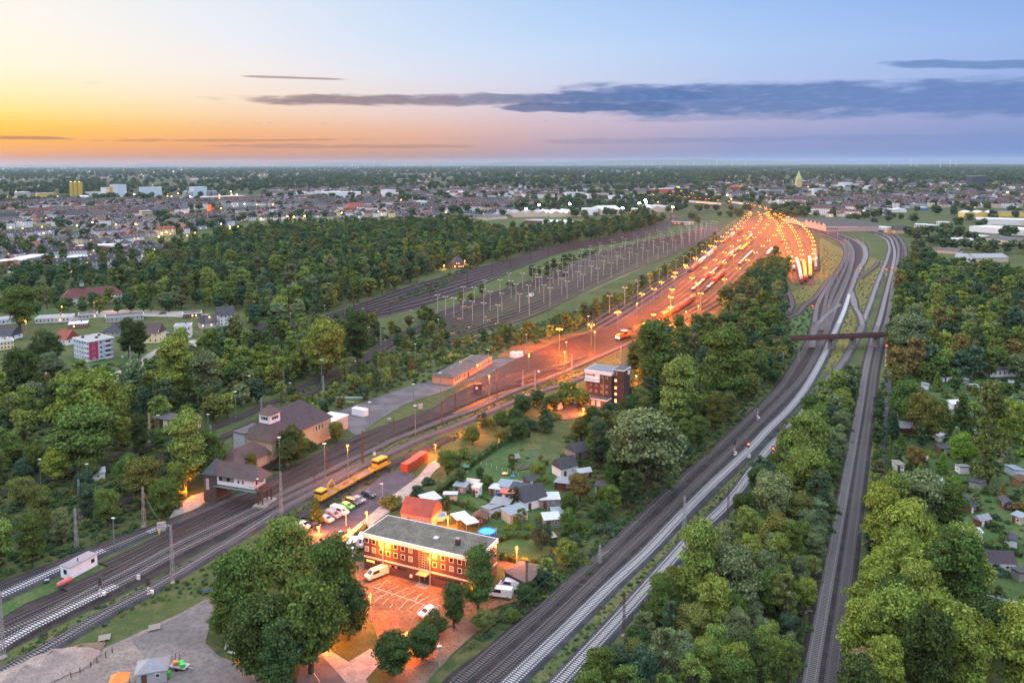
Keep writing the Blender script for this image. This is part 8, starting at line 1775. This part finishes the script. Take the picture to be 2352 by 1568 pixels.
def skip(t):
    b = MB(); v = [(-1.3,-.9,.3),(1.3,-.9,.3),(1.3,.9,.3),(-1.3,.9,.3),(-1.9,-1.0,1.5),(1.9,-1.0,1.5),(1.9,1.0,1.5),(-1.9,1.0,1.5)]; b.add(v, [(3,2,1,0),(0,1,5,4),(1,2,6,5),(2,3,7,6),(3,0,4,7)]); vi = [(x*.95,y*.93,z) for x,y,z in v]; b.add([(x,y,z+(.06 if i < 4 else -.01)) for i,(x,y,z) in enumerate(vi)], [(0,1,2,3),(4,5,1,0),(5,6,2,1),(6,7,3,2),(7,4,0,3)]); b.obj('tub', mat('skip_white', (.5,.55,.6), .5, .15), t)
    for s in (-1,1): MB().box(0,s*1.0,1.0,.5,.12,.3).obj('lug', M_STEELG, t)
small('skip','white open skip beside the yellow wood chipper','skip',537,1497,skip,-.5)
def chipper(t):
    y = mat('machine_yellow', (.65,.35,.02), .4); MB().box(0,0,.5,2.0,1.1,1.0).obj('housing', y, t); MB().beam((.2,0,1.4),(-.3,0,2.8),.28).beam((-.3,0,2.8),(-1.0,0,3.1),.26).obj('chute', y, t); MB().box(-1.3,0,.7,.9,1.1,.7).obj('feed_hopper', y, t)
    for s in (-.6,.6): MB().tube((.1,s-.1,.3),(.1,s+.1,.3),.3,10).obj('wheel', TYR, t)
small('wood_chipper','yellow wood chipper with a raised chute','machine',563,1522,chipper,.8)
def trailer(t):
    MB().box(0,0,.5,3.4,1.8,.15).obj('bed', M_STEELG, t); MB().beam((1.7,0,.5),(2.9,0,.45),.12).obj('drawbar', M_STEELG, t)
    for s in (-1.0,1.0): MB().tube((0,s-.1,.32),(0,s+.1,.32),.32,10).obj('wheel', TYR, t)
    for x,y,m,n in ((-.9,0,morange,'crate'),(.1,.3,mgrn,'crate'),(.8,-.3,mgrn,'crate')): MB().box(x,y,.65,.9,.8,.6,x).obj(n, m, t)
    for x in (-1.5,-.6): MB().box(x,.9,.6,.1,.1,1.6).obj('post', M_WOODB, t)
small('loaded_trailer','small trailer loaded with orange and green machines','trailer',413,1534,trailer,-.25)
def pallets(t): [MB().box(0,-.9+k*.36,.35,2.2,.26,.06).obj('board', M_WOODG, t) for k in range(6)]; [MB().box(x,0,.1,.2,2.1,.25).obj('runner', M_WOODG, t) for x in (-.9,0,.9)]
small('wooden_rack','flat weathered wooden rack lying on the gravel','pallet',240,1467,pallets,.4); small('wooden_rack','small pale pallet farther along the gravel','pallet',355,1443,pallets,.4)
for k, (u, v) in enumerate(((184,1545),(209,1532),(223,1522),(243,1509),(258,1499),(163,1556))): props(MB().box(0,0,0,.14,.14,1.1).obj('fence_post', M_WOODB, None, G(u, v)), 'short dark wooden post in the row beside the gravel', 'post', 'wooden posts beside the gravel')
small('tool_container','bright green machine at the bottom of the gravel yard','machine',383,1556,lambda t: (MB().box(0,0,.3,1.3,.9,.9).obj('housing', mgrn, t), MB().box(-.7,0,.1,.5,1,.4).obj('mower_deck', M_FRAMED, t)))
small('orange_tent','orange pyramid roof at the bottom edge of the gravel yard','tent',276,1580,lambda t: (MB().hip(3.2,3.0,1.9,1.2,1.49).obj('roof', morange, t), MB().box(0,0,0,2.8,2.6,1.9).obj('wall', M_GREYW, t)), .3)
small('blue_barrel','blue gate beside the small tree above the gravel yard','gate',478,1362,lambda t: (MB().box(0,0,.9,2.4,.06,.12).box(0,0,.4,2.4,.06,.12).obj('bar', mblue, t), MB().box(-1.2,0,0,.12,.12,1.3).box(1.2,0,0,.12,.12,1.3).obj('post', mblue, t)), .5)
bpy.data.objects['blue_barrel'].name = 'barrier_gate'
def cabinet(u, v, label, w=1.2, d=.6, h=1.5, m=None, rz=.4): small('switch_cabinet', label, 'cabinet', u, v, lambda t: (MB().box(0,0,.1,w,d,h).obj('housing', m or M_GREYW, t), MB().box(0,0,h+.1,w+.1,d+.1,.08).obj('lid', M_STEELG, t), MB().box(0,-d/2-.02,.3,w*.8,.04,h*.75).obj('door', m or M_GREYW, t)), rz)
cabinet(371,1220,'grey double cabinet between the tracks below the signal box',2.0,.8,2.2); cabinet(366,1228,'small yellow cabinet beside the grey double one',.5,.4,1.2,my); cabinet(966,940,'grey cabinet beside the twin masts by the access road',1.6,.8,1.8); cabinet(894,968,'teal dustbin like cabinet in the weeds',1.1,.8,1.0,mtil); cabinet(318,1332,'small white cabinet in the weedy strip',.7,.5,1.0,M_WHITE); cabinet(860,1046,'small white cabinet beside the nearest tracks',.7,.5,1.0,M_WHITE); cabinet(1237,857,'white cabinet beside the lit tracks',.8,.6,1.2,M_WHITE); cabinet(108,1338,'dark cable box on the grass bank',.9,.6,.6,M_FRAMED); cabinet(1000,1440-65,'tiny white meter box',.4,.3,.8,M_WHITE) if False else None
def steel(t): MB().box(0,0,.1,16,.5,.5).box(0,1.3,.1,13,.4,.4).obj('beam', mat('teal_steel', (.2,.3,.28)), t)
small('stored_mast','two lattice masts lying in the grass beside the access road','stored masts',800,916,steel,-.05); small('stored_mast','third mast lying askew in the grass','stored masts',782,923,lambda t: MB().box(0,0,.1,12,.45,.45).obj('beam', MATS['teal_steel'], t),-.35)
def stop(u, v, k=0): small('buffer_stop','small white and orange buffer stop at the end of an old siding','buffer stop',u,v,lambda t: (MB().beam((-.8,0,.4),(-.8,.9,1.3),.12).beam((.8,0,.4),(.8,.9,1.3),.12).box(0,0,1.2,2.2,.2,.35).obj('bumper', M_WHP, t),),.5)['group'] or None
for u, v in ((1040,770),(1042,795),(1060,789),(1055,736),(1123,740),(1062,708),(1069,708),(1080,709)):
    t = thing('buffer_stop','small white buffer stop at the near end of an old siding','buffer stop',G(u, v),.5,'buffer stops of the old sidings'); MB().beam((-.8,0,.4),(-.8,.9,1.3),.12).beam((.8,0,.4),(.8,.9,1.3),.12).obj('strut', M_WHP, t); MB().box(0,0,1.2,2.2,.2,.35).obj('bumper', morange, t)
props(MB().box(0,0,1.2,3.2,3.0,2.4).obj('x', M_WHITE), 'x') and bpy.data.objects.remove(bpy.data.objects['x'])
small('relay_hut','small brick hut on stilts between the lit tracks','hut',1097,917-14,lambda t: (MB().box(0,0,1.6,3.0,2.6,2.2).obj('wall', M_BRK, t), MB().box(0,0,3.8,3.4,3.0,.2).obj('roof', M_RUST, t), MB().box(-1,0,0,.3,.3,1.6).box(1,0,0,.3,.3,1.6).obj('stilt', M_RUST, t), MB().box(-.7,-1.33,2.2,.9,.06,.9).obj('window', M_FRAME, t)),.3)
small('signal_hut','tiny white hut in the middle of the old sidings','hut',1220,680,lambda t: (MB().box(0,0,0,3.2,2.6,2.4).obj('wall', M_WHITE, t), MB().box(0,0,2.4,3.6,3.0,.2).obj('roof', M_RFLAT, t), MB().box(.6,-1.33,.8,.8,.06,.9).obj('window', M_GLASS, t)),.3)
# ---------------------------------------------------------------- street and town lights, floodlights
def tlamp(u, v, h, col, strength, label, group, power=0, r=.6, z0=0):
    x, y, _ = G(u, v); d = math.hypot(x, y); r = r*max(1, min(2.4, d/1100)); t = thing('town_lamp', label, 'lamp', (x,y,0), 0, group); MB().tube((0,0,0),(0,0,h),.12,4).obj('pole', M_STEELG, t)
    MB().cyl(0,0,h,r,r*1.1,8,r*.6).obj('lantern', emat('town_'+'_'.join('%d' % int(c*100) for c in col)+f'_{int(strength)}', col, strength), t)
    if power: light(t, (0,0,h-.5), power, col, .5)
rl_ = random.Random(77); am = (1,.36,.05); wh = (1,.85,.75); mg_ = (1,.55,.9)
for u, v, c_, p in ((1300,500,wh,90000),(1430,492,wh,60000),(1484,476,wh,50000),(1468,478,wh,0),(1255,500,wh,0),(1208,494,mg_,0),(1308,480,mg_,0),(1238,483,mg_,0),(1545,489,(1,.35,.1),20000),(1482,470,mg_,0)):
    tlamp(u, v+9, 16, c_, 120, 'blazing floodlight mast of the far factory yard', 'factory floodlights', p, 1.6)
for k in range(190):
    if k < 90: u = rl_.uniform(0, 1120); v = rl_.uniform(470, 560) if u < 560 else rl_.uniform(462, 500)
    elif k < 155: u = rl_.uniform(1480, 2352); v = rl_.uniform(425, 475)
    else: u = rl_.uniform(0, 560); v = rl_.uniform(445, 465)
    w = 'in the left hand town' if u < 560 and v > 466 else 'before the mills and silos' if u < 560 else 'behind the park wood' if u < 1160 else 'in the right hand town'
    tlamp(u, v, 7, am if rl_.random() < .8 else wh, 18, f'small {"warm" if True else ""} street light {w}', f'street lights {w}', 0, .75)
for u, v in ((365,560),(372,552),(383,548),(302,530),(312,528),(268,528),(675,510),(700,508),(785,500),(868,497),(660,509),(600,515)): tlamp(u, v, 8, am, 60, 'bright amber street lamp among the town houses', 'bright amber street lamps', 15000, .8)
for u, v in ((263,715),(216,714),(143,727),(60,762),(482,752),(1045,640-12),(1160,590)): tlamp(u, v, 6, am, 30, near_label('warm street lamp', u, v), None, 2500, .3)
for u, v, l in ((18,905,'bent street lamp at the left edge of the small underbridge'),(66,895,'street lamp at the right end of the small underbridge'),(301,1010,'lamp glowing yellow inside a tree at left'),(1010,1010-2,'x')):
    if l != 'x': tlamp(u, v, 5, (1,.6,.15), 60, l, None, 4000, .25)
for u, v in ((1068,607),(1053,612),(1020,620-2)): tlamp(u, v, 3, am, 60, near_label('lantern glowing at the cottage', u, v), None, 5000, .3)
light(CH1, (6, -25, 8), 60000, (1,.25,.03), 2); 
def lmass():
    b = MB(); 
    for k in range(300):
        u = rl_.uniform(0, 2352); v = 384+abs(rl_.gauss(0,1))*26
        if v > 450: continue
        x, y, _ = G(u, v); r = .5*max(1, y/2200); b.cyl(x, y, 8, r, r*1.2, 5)
    return b
props(lmass().obj('distant_lights', emat('distant_light_warm', (1,.42,.1), 9)), 'scattered tiny lights of the far suburbs', None, None, 'stuff')
